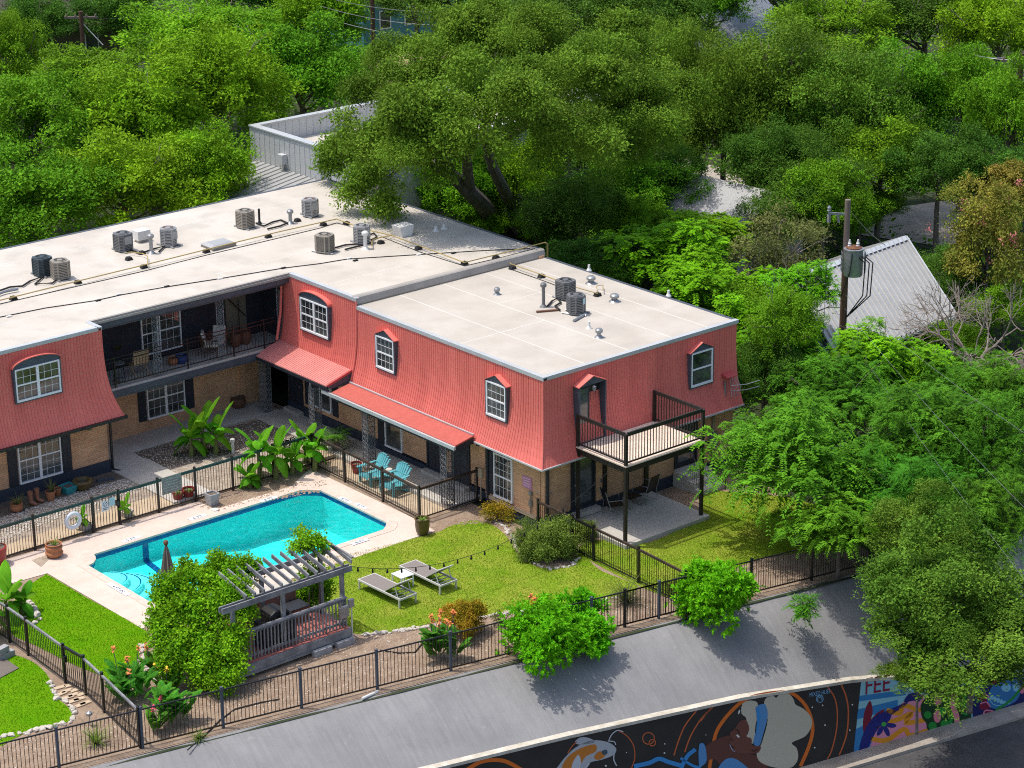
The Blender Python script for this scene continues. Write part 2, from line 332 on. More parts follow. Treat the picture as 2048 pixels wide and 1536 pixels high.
# beds of darker earth along the walls
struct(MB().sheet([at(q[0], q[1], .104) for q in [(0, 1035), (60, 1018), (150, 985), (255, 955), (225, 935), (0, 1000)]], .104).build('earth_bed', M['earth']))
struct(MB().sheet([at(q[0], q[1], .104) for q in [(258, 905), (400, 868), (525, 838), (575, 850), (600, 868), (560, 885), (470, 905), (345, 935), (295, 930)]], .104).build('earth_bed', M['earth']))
# walkways
mb = MB(); mb.prism([(-8.2, 14.0), (-8.2, 16.4), (-.2, 16.4), (-.2, 15.0), (-6.7, 15.0), (-6.7, 14.0)], .02, .17)
mb.prism([(-8.15, 9.95), (-8.15, 13.99), (-6.6, 13.99), (-6.6, 9.95)], .02, .165)
struct(mb.build('walkway', M['conc'], bevel=.01))
struct(MB().prism([(-1.3, 3.45), (.25, 3.45), (.25, 15), (-1.3, 15)], .02, .15).build('walkway', M['conc'], bevel=.01))
struct(MB().prism([(-1.95, 9.95), (-1.3, 9.95), (-1.3, 11.6), (-1.95, 11.6)], .02, .14).build('walkway', M['conc2']))
struct(MB().sheet([(-2.35, 3.55), (-1.3, 3.55), (-1.3, 9.7), (-2.35, 9.7)], .02).build('paved_terrace', M['conc2']))
struct(MB().sheet([(-24, 9.91), (-8.15, 9.91), (-8.15, 11.0), (-10, 11.0), (-16, 10.5), (-24, 10.4)], .112).build('paved_path', M['conc2']))
# pool deck
deck = [(-24, 9.78), (-7.25, 9.78), (-7.25, 8.78), (-4.0, 8.78), (-3.4, 9.2), (-2.75, 9.6), (-2.6, 9.6), (-2.62, 3.3), (-2.75, 2.38), (-14.12, 2.45), (-14.22, 7.95), (-16.5, 8.1), (-24, 8.3)]
struct(fill(deck, [COP], .016).build('pool_deck', M['pooldeck']))
struct(MB().sheet([at(q[0], q[1], .021) for q in [(63, 1120), (98, 1108), (101, 1116), (82, 1134)]], .021).build('gravel_patch', M['gravel']))
# lawns
def px_poly(pts, z, n=4): return smooth_closed([at(a, b, z) for a, b in pts], n)
LAWN_F = [(640, 1120), (700, 1108), (865, 1067), (900, 1052), (945, 1040), (985, 1050), (1015, 1075), (1040, 1112), (1085, 1136), (1145, 1128), (1162, 1105), (1200, 1140), (1275, 1172), (1240, 1192), (1170, 1208), (1080, 1217), (1000, 1227), (880, 1242), (800, 1262), (725, 1268), (690, 1255), (640, 1200)]
LAWN_L = [(88, 1151), (100, 1152), (180, 1199), (292, 1262), (288, 1290), (278, 1310), (272, 1335), (240, 1372), (205, 1352), (150, 1330), (70, 1290), (20, 1262), (30, 1200), (60, 1170)]
LAWN_B = [(-40, 1300), (30, 1310), (75, 1330), (102, 1362), (108, 1390), (140, 1418), (140, 1440), (100, 1456), (50, 1466), (-40, 1492)]
LAWN_R = [(1160, 1105), (1200, 1080), (1300, 1085), (1395, 1030), (1400, 985), (1480, 985), (1600, 1000), (1720, 1050), (1700, 1095), (1560, 1110), (1480, 1132), (1440, 1165), (1370, 1200), (1275, 1170)]
lawns = []
for pts, m in ((LAWN_F, 'grass'), (LAWN_L, 'grass2'), (LAWN_B, 'grass2'), (LAWN_R, 'grass')):
    pl = px_poly(pts, .012); lawns.append((pl, m)); struct(MB().sheet(pl, .012).build('lawn', M[m]))
def inside(pl, x, y):
    px = np.array([p[0] for p in pl]); py = np.array([p[1] for p in pl]); r = np.zeros(len(x), bool); j = len(pl) - 1
    for i in range(len(pl)):
        c = ((py[i] > y) != (py[j] > y)) & (x < (px[j] - px[i]) * (y - py[i]) / (py[j] - py[i] + 1e-12) + px[i]); r ^= c; j = i
    return r
def np_mesh(name, V, F, mats, rnd=None, mi=None, smooth=False):
    me = bpy.data.meshes.new(name); k = F.shape[1]
    me.vertices.add(len(V)); me.vertices.foreach_set('co', V.astype(np.float32).ravel())
    me.loops.add(F.size); me.loops.foreach_set('vertex_index', F.astype(np.int32).ravel())
    me.polygons.add(len(F)); me.polygons.foreach_set('loop_start', np.arange(0, F.size, k, dtype=np.int32))
    for m in (mats if isinstance(mats, (list, tuple)) else [mats]): me.materials.append(m)
    if mi is not None: me.polygons.foreach_set('material_index', mi.astype(np.int32))
    if rnd is not None:
        a = me.attributes.new('rnd', 'FLOAT', 'FACE'); a.data.foreach_set('value', rnd.astype(np.float32))
    me.update(calc_edges=True); me.validate(); return me
def blades(pl, dens, h, m, name):
    xs = [p[0] for p in pl]; ys = [p[1] for p in pl]; n = int((max(xs) - min(xs)) * (max(ys) - min(ys)) * dens)
    x = RNG.uniform(min(xs), max(xs), n); y = RNG.uniform(min(ys), max(ys), n); k = inside(pl, x, y); x = x[k]; y = y[k]; n = len(x)
    a = RNG.uniform(0, 6.28, n); hh = h * RNG.uniform(.5, 1.2, n); wd = .009; dx = np.cos(a); dy = np.sin(a); le = RNG.uniform(.2, .9, n) * hh; la = RNG.uniform(0, 6.28, n)
    V = np.stack([np.stack([x - dx * wd, y - dy * wd, np.full(n, .012)], 1), np.stack([x + dx * wd, y + dy * wd, np.full(n, .012)], 1), np.stack([x + le * np.cos(la), y + le * np.sin(la), .012 + hh], 1)], 1).reshape(-1, 3)
    me = np_mesh(name, V, np.arange(3 * n).reshape(-1, 3), m, RNG.random(n)); o = bpy.data.objects.new(name, me); COL.objects.link(o); o['kind'] = 'stuff'; return o
M['blade'] = leaf_mat('grass_blade', (.14, .28, .012), (.31, .365, .045), .25, .9)
M['blade2'] = leaf_mat('lush_grass_blade', (.085, .27, .003), (.16, .33, .008), .25, .9)
for (pl, m), lb in zip(lawns, ('short patchy grass of the lawn around the two sun loungers', 'lush green grass of the lawn left of the pool', 'green grass of the small lawn inside the curved rock edging', 'thin dry grass of the lawn beside the raised concrete slab')):
    o = blades(pl, 800, .04, M['blade'] if m == 'grass' else M['blade2'], 'grass'); tag(o, lb, 'grass')

# ================================================================ SLOPE, WALL WITH MURAL, ROAD
WD = 3.2
def wl(px, py, d=WD, off=0.0):
    r = ray(px, py); o = P0 + FN * (d + off); n = (FN.x, FN.y)
    k = ((o.x - CAM[0]) * n[0] + (o.y - CAM[1]) * n[1]) / (r[0] * n[0] + r[1] * n[1]); return Vector(CAM + k * r)
def s_of(p): return (Vector(p[:2]) - P0).dot(FT)
TOP = [(s_of(p), p.z) for p in [wl(*q) for q in [(880, 1536), (1132, 1474.5), (1480, 1398), (1722, 1359), (2045, 1347)]]]
TOP = [(TOP[0][0] - 30, TOP[0][1] + .9), (TOP[0][0] - 8, TOP[0][1] + .28)] + TOP + [(TOP[-1][0] + 4, TOP[-1][1] - .35), (TOP[-1][0] + 30, TOP[-1][1] - 1)]
ROADZ = wl(1720, 1505).z
def topz(s):
    for (a, za), (b, zb) in zip(TOP, TOP[1:]):
        if s <= b: return za + (zb - za) * (s - a) / (b - a)
    return TOP[-1][1]
V_, F_ = [], []
ss = np.linspace(-26, 46, 73); K = 9
for s in ss:
    for k in range(K):
        t = k / (K - 1); z1 = topz(s) + .02
        V_.append(fl(s, .28 + (WD - .46) * t, (z1 + .012) * (t ** 1.25) - .012 + .012 * math.sin(s * 1.7 + t * 3)))
for i in range(len(ss) - 1):
    for k in range(K - 1): F_.append((i * K + k, i * K + k + 1, (i + 1) * K + k + 1, (i + 1) * K + k))
mb = MB(); mb.add(V_, F_); struct(mb.build('slope', M['slope'], smooth=True))
wall = thing('retaining_wall', 'tall black retaining wall painted with a colourful street mural beside the road', 'retaining wall')
mb = MB(); V_, F_ = [], []
for s in ss:
    z = topz(s); V_ += [fl(s, WD, z - .02), fl(s, WD, ROADZ - .5), fl(s, WD - .3, z - .02), fl(s, WD - .3, ROADZ - .5)]
for i in range(len(ss) - 1):
    a, b = i * 4, i * 4 + 4; F_ += [(a, a + 1, b + 1, b), (a + 2, a, b, b + 2), (a + 3, a + 2, b + 2, b + 3)]
M['mblack'] = mat('mural_black', (.022, .02, .018), .8, (.034, .031, .028), 1.2, .6)
mb.add(V_, F_); mb.build('wall_face', M['mblack'], wall)
V_, F_ = [], []
for s in ss:
    z = topz(s); V_ += [fl(s, WD + .03, z + .05), fl(s, WD + .03, z - .05), fl(s, WD - .2, z + .055), fl(s, WD - .2, z - .1)]
for i in range(len(ss) - 1):
    a, b = i * 4, i * 4 + 4; F_ += [(a, a + 1, b + 1, b), (a + 2, a, b, b + 2), (a + 3, a + 2, b + 2, b + 3)]
mb = MB(); mb.add(V_, F_); mb.build('wall_cap', M['cap'], wall)
struct(MB().add([fl(-26, WD + .0, ROADZ), fl(46, WD + .0, ROADZ), fl(46, 40, ROADZ), fl(-26, 40, ROADZ)], [(0, 1, 2, 3)]).build('road', M['asphalt']))
mb = MB(); a = s_of(wl(1610, 1536)); mb.add([fl(a - 20, WD + .01, ROADZ + .1), fl(a + 40, WD + .01, ROADZ + .1), fl(a + 40, WD + .75, ROADZ + .1), fl(a - 20, WD + .75, ROADZ + .1), fl(a - 20, WD + .75, ROADZ - .05), fl(a + 40, WD + .75, ROADZ - .05)], [(0, 1, 2, 3), (3, 2, 5, 4)])
struct(mb.build('kerb', M['walkc']))
PAINT = {}
def paint(name, rgb):
    if name not in PAINT: PAINT[name] = mat('mural_' + name, tuple(v * .8 for v in lin(rgb)), .75)
    return PAINT[name]
_layer = {}
MURAL = []
def mural(color, polys, lay, part='mural_shape'):
    MURAL.append((color, [[wl(x, y, WD, .004 + .003 * lay) for x, y in p] for p in polys], part))
z7 = lambda p: [(1400 + x / 3.1605, 1300 + y / 3.1605) for x, y in p]
z6 = lambda p: [(800 + x / 3.012, 1340 + y / 3.012) for x, y in p]
def stroke(pts, wd):
    P = [Vector(p) for p in pts]; Q = []
    for i in range(len(P) - 1):
        p0, p1, p2, p3 = P[max(i - 1, 0)], P[i], P[i + 1], P[min(i + 2, len(P) - 1)]
        for k in range(5):
            t = k / 5; Q.append(.5 * ((2 * p1) + (p2 - p0) * t + (2 * p0 - 5 * p1 + 4 * p2 - p3) * t * t + (3 * p1 - p0 - 3 * p2 + p3) * t ** 3))
    Q.append(P[-1]); out = []
    L_, R_ = [], []
    for i, q in enumerate(Q):
        d = (Q[min(i + 1, len(Q) - 1)] - Q[max(i - 1, 0)]).normalized(); nn = Vector((-d.y, d.x)) * wd / 2; L_.append(q + nn); R_.append(q - nn)
    return [[L_[i], L_[i + 1], R_[i + 1], R_[i]] for i in range(len(Q) - 1)]
def circ(cx, cy, rx, ry=None, n=20, rot=0):
    ry = ry or rx; c, s = math.cos(rot), math.sin(rot)
    return [(cx + rx * math.cos(6.2832 * k / n) * c - ry * math.sin(6.2832 * k / n) * s, cy + rx * math.cos(6.2832 * k / n) * s + ry * math.sin(6.2832 * k / n) * c) for k in range(n)]
OR = (232, 118, 38)
st7 = lambda pts, wd: [z7(q) for q in stroke(pts, wd)]
st6 = lambda pts, wd: [z6(q) for q in stroke(pts, wd)]
rnd_ = lambda pts, f, n=3: f([tuple(q) for q in smooth_closed(pts, n)])
# black left panel: rings, koi, woman
mural(OR, st7([(60, 746), (85, 590), (115, 495), (195, 390), (290, 312), (420, 276), (560, 268), (640, 318), (692, 400), (712, 500), (690, 605), (635, 735)], 22), 1)
mural((214, 108, 60), st6([(1650, 515), (1680, 420), (1720, 330), (1785, 247)], 8) + st6([(1715, 495), (1750, 400), (1810, 300), (1887, 220)], 8) + st7([(800, 226), (850, 300), (868, 400), (860, 520), (830, 640), (805, 688)], 8) + st7([(890, 212), (925, 300), (938, 400), (925, 540), (880, 665)], 9)
      + st6([(1310, 362), (1370, 400), (1408, 460), (1414, 530), (1395, 590)], 6) + st6(circ(1497, 412, 35)[:] + [(1532, 412)], 6) + st6(circ(1520, 438, 19) + [(1539, 438)], 6) + st6([(1010, 500), (1040, 455), (1065, 432)], 6) + st7([(5, 450), (45, 395), (85, 352)], 7), 1)
mural(OR, st6([(405, 600), (480, 556), (560, 542), (640, 552), (730, 600)], 24), 1)
mural((186, 190, 194), [rnd_([(915, 640), (960, 570), (1000, 520), (1060, 465), (1150, 424), (1250, 434), (1302, 472), (1285, 512), (1210, 542), (1140, 560), (1100, 620), (1000, 660)], z6), rnd_([(1055, 430), (1090, 405), (1140, 410), (1175, 432), (1130, 446), (1070, 448)], z6)], 1)
mural((208, 128, 48), [rnd_([(975, 590), (1015, 520), (1090, 470), (1175, 448), (1180, 490), (1120, 520), (1085, 570), (1010, 640)], z6), rnd_([(1170, 520), (1200, 490), (1240, 505), (1215, 535), (1180, 540)], z6)], 2)
mural((70, 90, 105), [rnd_([(1215, 490), (1245, 480), (1248, 505), (1225, 510)], z6)], 3)
mural((206, 210, 214), [rnd_([(1030, 640), (1040, 560), (1075, 510), (1090, 560), (1070, 640)], z6)] + st6([(1255, 432), (1275, 390), (1310, 364), (1345, 372)], 6) + st6([(1255, 428), (1290, 432), (1300, 452)], 6) + st6([(1290, 500), (1288, 540), (1305, 578)], 7) + st6([(1140, 560), (1110, 600)], 12), 3)
mural((205, 198, 176), [rnd_([(262, 400), (268, 340), (310, 320), (362, 332), (368, 400), (350, 480), (345, 560), (320, 606), (318, 560), (292, 548), (306, 520), (292, 475), (292, 430)], z7),
      rnd_([(405, 345), (420, 302), (462, 290), (482, 302), (512, 272), (560, 276), (592, 312), (604, 345), (655, 372), (702, 425), (704, 485), (665, 545), (600, 575), (580, 592), (612, 622), (620, 685), (590, 735), (540, 748), (470, 742), (420, 728), (372, 700), (358, 645), (385, 600), (405, 540), (428, 440)], z7)], 3)
mural((104, 62, 52), [rnd_([(30, 615), (110, 562), (195, 540), (186, 590), (205, 645), (300, 655), (380, 680), (420, 760), (180, 760), (90, 690), (38, 700)], z7)], 2)
mural((116, 70, 58), [rnd_([(250, 452), (290, 442), (312, 500), (294, 545), (325, 560), (330, 602), (362, 602), (385, 612), (372, 645), (330, 655), (205, 645), (182, 592), (197, 562), (188, 525), (216, 500)], z7)], 4)
mural((90, 150, 205), [rnd_([(350, 372), (376, 346), (414, 346), (428, 420), (402, 520), (376, 602), (338, 592), (352, 520), (372, 440)], z7), rnd_([(-6, 602), (30, 600), (42, 698), (12, 734), (-6, 738)], z7), rnd_([(118, 770), (160, 692), (230, 690), (310, 770)], z7)], 5)
mural((60, 148, 214), st6([(1410, 580), (1500, 560), (1560, 535), (1620, 555), (1690, 575)], 26) + st6([(1690, 600), (1730, 520), (1780, 478)], 24) + st6([(1690, 530), (1760, 575), (1810, 588)], 16) + [z7(p) for p in [[(355, 385), (372, 355), (384, 420), (366, 500), (350, 560), (360, 450)]]], 6)
mural((240, 238, 232), [z7([(228, 540), (238, 533), (250, 548), (246, 556)]), z7(circ(247, 392, 5, 15, 10, .3))] + [z6(circ(x, y, r, n=8)) for x, y, r in [(1365, 497, 3), (1593, 500, 5), (1595, 445, 4), (1240, 577, 6), (1843, 391, 3)]] + [z7(circ(x, y, 5, n=8)) for x, y in [(710, 362), (947, 507), (775, 350), (790, 475), (725, 617), (963, 346)]], 7)
mural((40, 24, 22), st7([(222, 505), (240, 508), (250, 530)], 6) + st7([(192, 600), (206, 612), (218, 616)], 5) + st7([(325, 632), (345, 640), (365, 625)], 4) + st7([(198, 560), (210, 572)], 4), 7)
mural((170, 180, 215), st7([(188, 598), (205, 632), (222, 642)], 4), 8)
# right panel: stripes, zigzags, scallops, flower skull
mural((150, 208, 222), [z7([(1020, 186), (2060, 130), (2060, 420), (1450, 522), (970, 656)])], 1)
mural((50, 134, 196), [z7([(1010, 290), (1300, 250), (1300, 285), (1003, 325)]), z7([(1000, 375), (1250, 315), (1250, 365), (990, 440)]), z7([(985, 500), (1120, 440), (1100, 620), (970, 655)])], 2)
mural((132, 22, 52), [rnd_([(1030, 480), (1040, 390), (1075, 320), (1092, 385), (1082, 440), (1110, 405), (1150, 380), (1165, 385), (1080, 500), (1040, 530)], z7)], 3)
mural((28, 36, 124), [rnd_([(1005, 640), (1040, 510), (1100, 425), (1180, 385), (1300, 330), (1330, 300), (1300, 350), (1200, 420), (1110, 520), (1055, 630)], z7)], 4)
mural((238, 152, 176), [z7([(1070, 625), (1100, 540), (1160, 440), (1260, 350), (1340, 290), (1440, 280), (1460, 515), (1250, 580)])], 3)
for zz in ([(1180, 380), (1260, 400), (1290, 350), (1390, 380), (1420, 320)], [(1110, 480), (1250, 440), (1340, 400), (1300, 460), (1430, 440)], [(1080, 560), (1180, 570), (1290, 500), (1330, 540), (1450, 505)]):
    mural((240, 158, 34), [z7(q) for q in stroke(zz, 30)], 4)
mural((30, 38, 130), [z7(circ(1162 + 44 * math.cos(a), 472 + 44 * math.sin(a), 36, 15, 14, a)) for a in (0.1, 1.15, 2.1, 3.2, 4.3, 5.3)], 6)
mural((70, 180, 70), [z7(circ(1162, 469, 15))], 7)
mural((24, 34, 112), [rnd_([(1290, 330), (1320, 280), (1370, 270), (1400, 300), (1380, 330), (1350, 320)], z7)], 6)
mural((14, 62, 24), [rnd_([(1395, 350), (1440, 290), (1500, 240), (1640, 230), (1700, 250), (1716, 440), (1690, 480), (1500, 520), (1440, 505), (1430, 460), (1405, 430)], z7)], 5)
mural((36, 150, 52), [z7(circ(x, y, r)) for x, y, r in [(1440, 410, 24), (1470, 480, 26), (1530, 390, 28), (1550, 470, 30), (1520, 310, 24), (1668, 292, 18), (1665, 340, 20), (1680, 395, 18)]] + st7([(1560, 270), (1600, 360), (1580, 470)], 22), 6)
mural((238, 140, 150), [z7(circ(1505, 315, 26, 34)), z7(circ(1500, 420, 24, 40))] + st7([(1620, 250), (1595, 330), (1620, 410), (1625, 460)], 34), 7)
mural((20, 26, 92), [z7([(1710, 270), (1860, 190), (2060, 150), (2060, 412), (1730, 462)])], 5)
mural((128, 20, 56), [z7(circ(1790, 300, 36, 22, 14, .2)), z7(circ(1800, 355, 36, 24, 14, -.2)), z7(circ(1825, 415, 26, 40, 14, .3)), z7(circ(1870, 200, 34, 22, 14, .3))], 6)
mural((52, 122, 178), [rnd_([(1815, 330), (1840, 240), (1900, 195), (1980, 180), (2025, 220), (2015, 300), (1960, 345), (1860, 372)], z7)], 7)
mural((136, 200, 220), [z7(circ(1935, 238, 30, 26)), z7(circ(2000, 235, 24, 28))] + [z7(circ(1845 + 20 * k, 300 + 9 * k, 11, 15)) for k in range(5)] + st7([(1820, 290), (1850, 340), (1900, 352), (1960, 335)], 5), 8)
mural((30, 140, 60), st7([(1870, 380), (1960, 320), (2050, 220)], 16) + st7([(1900, 410), (1990, 380), (2055, 350)], 18), 9)
mural((236, 130, 160), [z7(circ(2035, 252, 16, 24))] + st7([(1760, 290), (1790, 270), (1830, 300)], 8) + st7([(1770, 340), (1810, 330), (1835, 360)], 8) + st7([(1790, 440), (1800, 385), (1850, 385)], 9), 9)
by = {}
for c, polys, part in MURAL: by.setdefault(c, []).extend(polys)
NAMES = {}
for c, polys in by.items():
    mb = MB()
    for p in polys: mb.add(p, [list(range(len(p)))])
    o = mb.build('mural_paint', paint('%d_%d_%d' % c, c), wall)
def text_on_wall(txt, a, b, rgb, lay, name='mural_lettering', sq=1.0):
    cu = bpy.data.curves.new('t', 'FONT'); cu.body = txt; cu.size = 1; o = bpy.data.objects.new('t', cu); COL.objects.link(o)
    me = bpy.data.meshes.new_from_object(o.evaluated_get(bpy.context.evaluated_depsgraph_get())); bpy.data.objects.remove(o)
    xs = [v.co.x for v in me.vertices]; W_ = max(xs) - min(xs); x0 = min(xs)
    A, B = wl(*a, WD, .004 + .003 * lay), wl(*b, WD, .004 + .003 * lay); ex = (B - A) / W_; ez = Vector((0, 0, ex.length * sq))
    for v in me.vertices: v.co = A + ex * (v.co.x - x0) + ez * v.co.y
    me.materials.append(paint(name + '%d_%d_%d' % rgb, rgb)); o = bpy.data.objects.new(name, me); COL.objects.link(o); o.parent = wall; return o
text_on_wall('MIXED HUES', (1400 + 692 / 3.1605, 1300 + 297 / 3.1605), (1400 + 822 / 3.1605, 1300 + 272 / 3.1605), (130, 182, 222), 2, sq=1.5)
text_on_wall('M', (1400 + 742 / 3.1605, 1300 + 322 / 3.1605), (1400 + 772 / 3.1605, 1300 + 316 / 3.1605), (130, 182, 222), 2)
text_on_wall('FEE', (1400 + 1046 / 3.1605, 1300 + 282 / 3.1605), (1400 + 1200 / 3.1605, 1300 + 256 / 3.1605), (150, 24, 60), 5, sq=1.2)
mb = MB()
for q in stroke(circ(757, 309, 22, n=16) + [(779, 309)], 4): mb.add([wl(*p, WD, .01) for p in z7(q)], [[0, 1, 2, 3]])
mb.build('mural_lettering', paint('lett', (130, 182, 222)), wall)

# ================================================================ POOL
pool = thing('swimming_pool', 'turquoise swimming pool with blue tile band and clipped corners in pink deck', 'swimming pool', (0, 0, 0))
WZ = -.09
def depth(x, y):
    if x < -9.6: return -.8
    if x < -6.6: return -.8 - (x + 9.6) / 3 * .6
    return -1.4
mb = MB(); n = len(POOL)
vs = []
for x, y in POOL: vs += [(x, y, -.02), (x, y, -.2), (x, y, depth(x, y))]
mb.add(vs, [(3 * i + 1, 3 * ((i + 1) % n) + 1, 3 * ((i + 1) % n) + 2, 3 * i + 2) for i in range(n)])
fx = [-12.95, -11, -9.6, -8.1, -6.6, -5, -3.5]
mb.add([(x, y, depth(x, y) + (.25 if y < 3.7 else 0) * 0) for x in fx for y in (3.5, 8.3)], [(2 * i, 2 * i + 1, 2 * i + 3, 2 * i + 2) for i in range(len(fx) - 1)])
mb.build('basin', M['plaster'], pool)
mb = MB(); mb.add(vs, [(3 * i, 3 * ((i + 1) % n), 3 * ((i + 1) % n) + 1, 3 * i + 1) for i in range(n)]); mb.build('tile_band', M['tile'], pool)
mb = MB(); vs2 = []
for (x, y), (cx, cy) in zip(POOL, COP): vs2 += [(x + (.03 if x < -8 else -.03), y + (.03 if y < 6 else -.03), .03), (cx, cy, .03), (cx, cy, -.02), (x + (.03 if x < -8 else -.03), y + (.03 if y < 6 else -.03), -.03), (x, y, -.03)]
mb.add(vs2, [f for i in range(n) for j in [((i + 1) % n)] for f in ((5 * i, 5 * j, 5 * j + 1, 5 * i + 1), (5 * i + 1, 5 * j + 1, 5 * j + 2, 5 * i + 2), (5 * i, 5 * i + 3, 5 * j + 3, 5 * j), (5 * i + 3, 5 * i + 4, 5 * j + 4, 5 * j + 3))])
mb.build('coping', M['coping'], pool)
for k, (rr, zt) in enumerate([(.8, -.16), (1.25, -.36), (1.7, -.56)]):
    pts = [(-12.94, 6.55 - rr)] + [(-12.94 + rr * math.cos(a), 6.55 + rr * math.sin(a) * .8) for a in np.linspace(-1.4, 1.4, 14)] + [(-12.94, 6.55 + rr)]
    pts = [p for p in pts if p[1] < 7.6]
    mb = MB(); mb.prism(pts, -.79, zt); st = mb.build('pool_step', M['step'], pool)
    mb = MB(); arc = [(-12.94 + (rr - .05) * math.cos(a), 6.55 + (rr - .05) * math.sin(a) * .8, zt + .004) for a in np.linspace(-1.2, 1.2, 14)]; arc = [p for p in arc if p[1] < 7.5]
    arc2 = [(p[0] - .05, p[1], p[2]) for p in arc]; mb.add(arc + arc2, [(i, i + 1, len(arc) + i + 1, len(arc) + i) for i in range(len(arc) - 1)]); mb.build('step_edge_tile', M['tile'], st)
# dark line of tiles across the floor break
xw = at(283, 1080, -.12).x
cl = [(xw, 8.268, -.2), (xw, 8.268, -.788)] + [tuple(at(a, b, -.788)) for a, b in [(289, 1116), (300, 1128), (316, 1140), (336, 1153), (360, 1167), (390, 1184)]]; k = len(cl)
mb = MB(); mb.add([(x - .11, y, z) for x, y, z in cl] + [(x + .11, y, z) for x, y, z in cl], [(i, i + 1, k + i + 1, k + i) for i in range(k - 1)]); mb.build('floor_stripe', M['tile'], pool)
m = bpy.data.materials.new('pool_water'); m.use_nodes = True; N = m.node_tree.nodes; L = m.node_tree.links; N.clear()
o_ = N.new('ShaderNodeOutputMaterial'); tr = N.new('ShaderNodeBsdfTransparent'); tr.inputs[0].default_value = (.36, .94, .95, 1); gl = N.new('ShaderNodeBsdfGlossy'); gl.inputs['Roughness'].default_value = .03
fr = N.new('ShaderNodeFresnel'); fr.inputs[0].default_value = 1.33; ms = N.new('ShaderNodeMixShader'); tc = N.new('ShaderNodeTexCoord'); no = N.new('ShaderNodeTexNoise'); no.inputs['Scale'].default_value = 2.6; no.inputs['Detail'].default_value = 1.5
bp = N.new('ShaderNodeBump'); bp.inputs['Strength'].default_value = .9; bp.inputs['Distance'].default_value = .08
L.new(tc.outputs['Object'], no.inputs[0]); L.new(no.outputs[0], bp.inputs['Height']); L.new(bp.outputs[0], gl.inputs['Normal']); L.new(bp.outputs[0], fr.inputs['Normal'])
L.new(fr.outputs[0], ms.inputs[0]); L.new(tr.outputs[0], ms.inputs[1]); L.new(gl.outputs[0], ms.inputs[2]); L.new(ms.outputs[0], o_.inputs[0])
struct(MB().sheet(POOL, WZ).build('water', m))
# depth markings on the coping
def floor_text(txt, px, py, ang, size, parent, z=.035, m='ink'):
    p = at(px, py, z); mb = MB(); ww = .17 * len(txt) * size / .2; c, s = math.cos(ang), math.sin(ang)
    rot = Matrix.Translation((p.x, p.y, 0)) @ Matrix.Rotation(ang, 4, 'Z')
    mb.add([(-ww / 2, -.1, z), (ww / 2, -.1, z), (ww / 2, .1, z), (-ww / 2, .1, z)], [(0, 1, 2, 3)]); mb.xf(rot); tile = mb.build('depth_marker', M['signw'], parent)
    cu = bpy.data.curves.new('t', 'FONT'); cu.body = txt; cu.size = size; cu.align_x = 'CENTER'; o = bpy.data.objects.new('t', cu); COL.objects.link(o)
    me = bpy.data.meshes.new_from_object(o.evaluated_get(bpy.context.evaluated_depsgraph_get())); bpy.data.objects.remove(o)
    for v in me.vertices: v.co = rot @ Vector((v.co.x, v.co.y - size * .36, z + .004))
    me.materials.append(M[m]); o = bpy.data.objects.new('depth_lettering', me); COL.objects.link(o); o.parent = tile
floor_text('4 FT IN', 237, 1178, rad(-90), .2, pool); floor_text('5 FT', 262, 1078, 0, .2, pool); floor_text('6 FT', 395, 1034, 0, .2, pool); floor_text('8 FT', 537, 998, 0, .2, pool)
floor_text('8 FT', 690, 1000, rad(-90), .2, pool); floor_text('8 FT', 720, 1083, 0, .2, pool); floor_text('8 FT', 722, 1012, rad(-90), .18, pool)

# ================================================================ APARTMENT BUILDING
bld = thing('apartment_building', 'two storey tan brick apartment building with red metal mansard and flat pale roof', 'building')
LX, LY, HB, HA, YB = 8.87, 10.07, 5.45, 5.73, 24.04
def Wp(face, base, u, d, z):
    return (base - d, u, z) if face == 'X' else (u, base - d, z) if face == 'Y' else (base + d, u, z)
def fb(mb, face, base, u0, u1, d0, d1, z0, z1):
    a = Wp(face, base, u0, d0, z0); b = Wp(face, base, u1, d1, z1); return mb.box(*a, *b)
def off(z, zt, zb=2.45): return .05 + .44 * max(0, (zt - z) / (zt - zb)) ** 3.2
def mansard(face, base, u0, u1, zb, zt, f0=False, f1=False, name='mansard_siding', label=None, zfull=2.45):
    cols = []; u = u0
    n = max(2, int(round((u1 - u0) / .118)))
    for i in range(n + 1):
        c = u0 + (u1 - u0) * i / n
        if i in (0, n): cols.append((c, 0))
        else: cols += [(c - .013, 0), (c - .006, -.014), (c + .006, -.014), (c + .013, 0)]
    rows = np.linspace(zb, zt, 12); mb = MB(); vs = []
    for z in rows:
        o = off(z, zt, zfull)
        for c, dd in cols:
            cc = c
            if f0 and c - u0 < 1.2: cc -= o * (1 - (c - u0) / 1.2)
            if f1 and u1 - c < 1.2: cc += o * (1 - (u1 - c) / 1.2)
            vs.append(Wp(face, base, cc, o + dd, z))
    k = len(cols); fs = [(r * k + i, r * k + i + 1, (r + 1) * k + i + 1, (r + 1) * k + i) for r in range(len(rows) - 1) for i in range(k - 1)]
    mb.add(vs, fs)
    return mb.build(name, M['red'], bld, label=label)
zt_a, zt_b = HA - .13, HB - .13
mansard('X', 0, 0, LY - .004, 2.45, zt_b, True, False)
mansard('Y', 0, 0, LX, 2.45, zt_b, True, False)
MB().box(LX - .05, -.01, 2.45, LX - .002, LY, zt_b).build('mansard_siding', M['red'], bld)
mb = MB(); mb.add([(LX - .004, -off(z, zt_b), z) for z in np.linspace(2.45, zt_b, 12)] + [(LX - .004, 0, z) for z in np.linspace(2.45, zt_b, 12)], [(i, i + 1, 13 + i, 12 + i) for i in range(11)]); mb.build('mansard_end', M['red'], bld)
mansard('X', 0, LY + .004, 14.62, 2.85, zt_a)
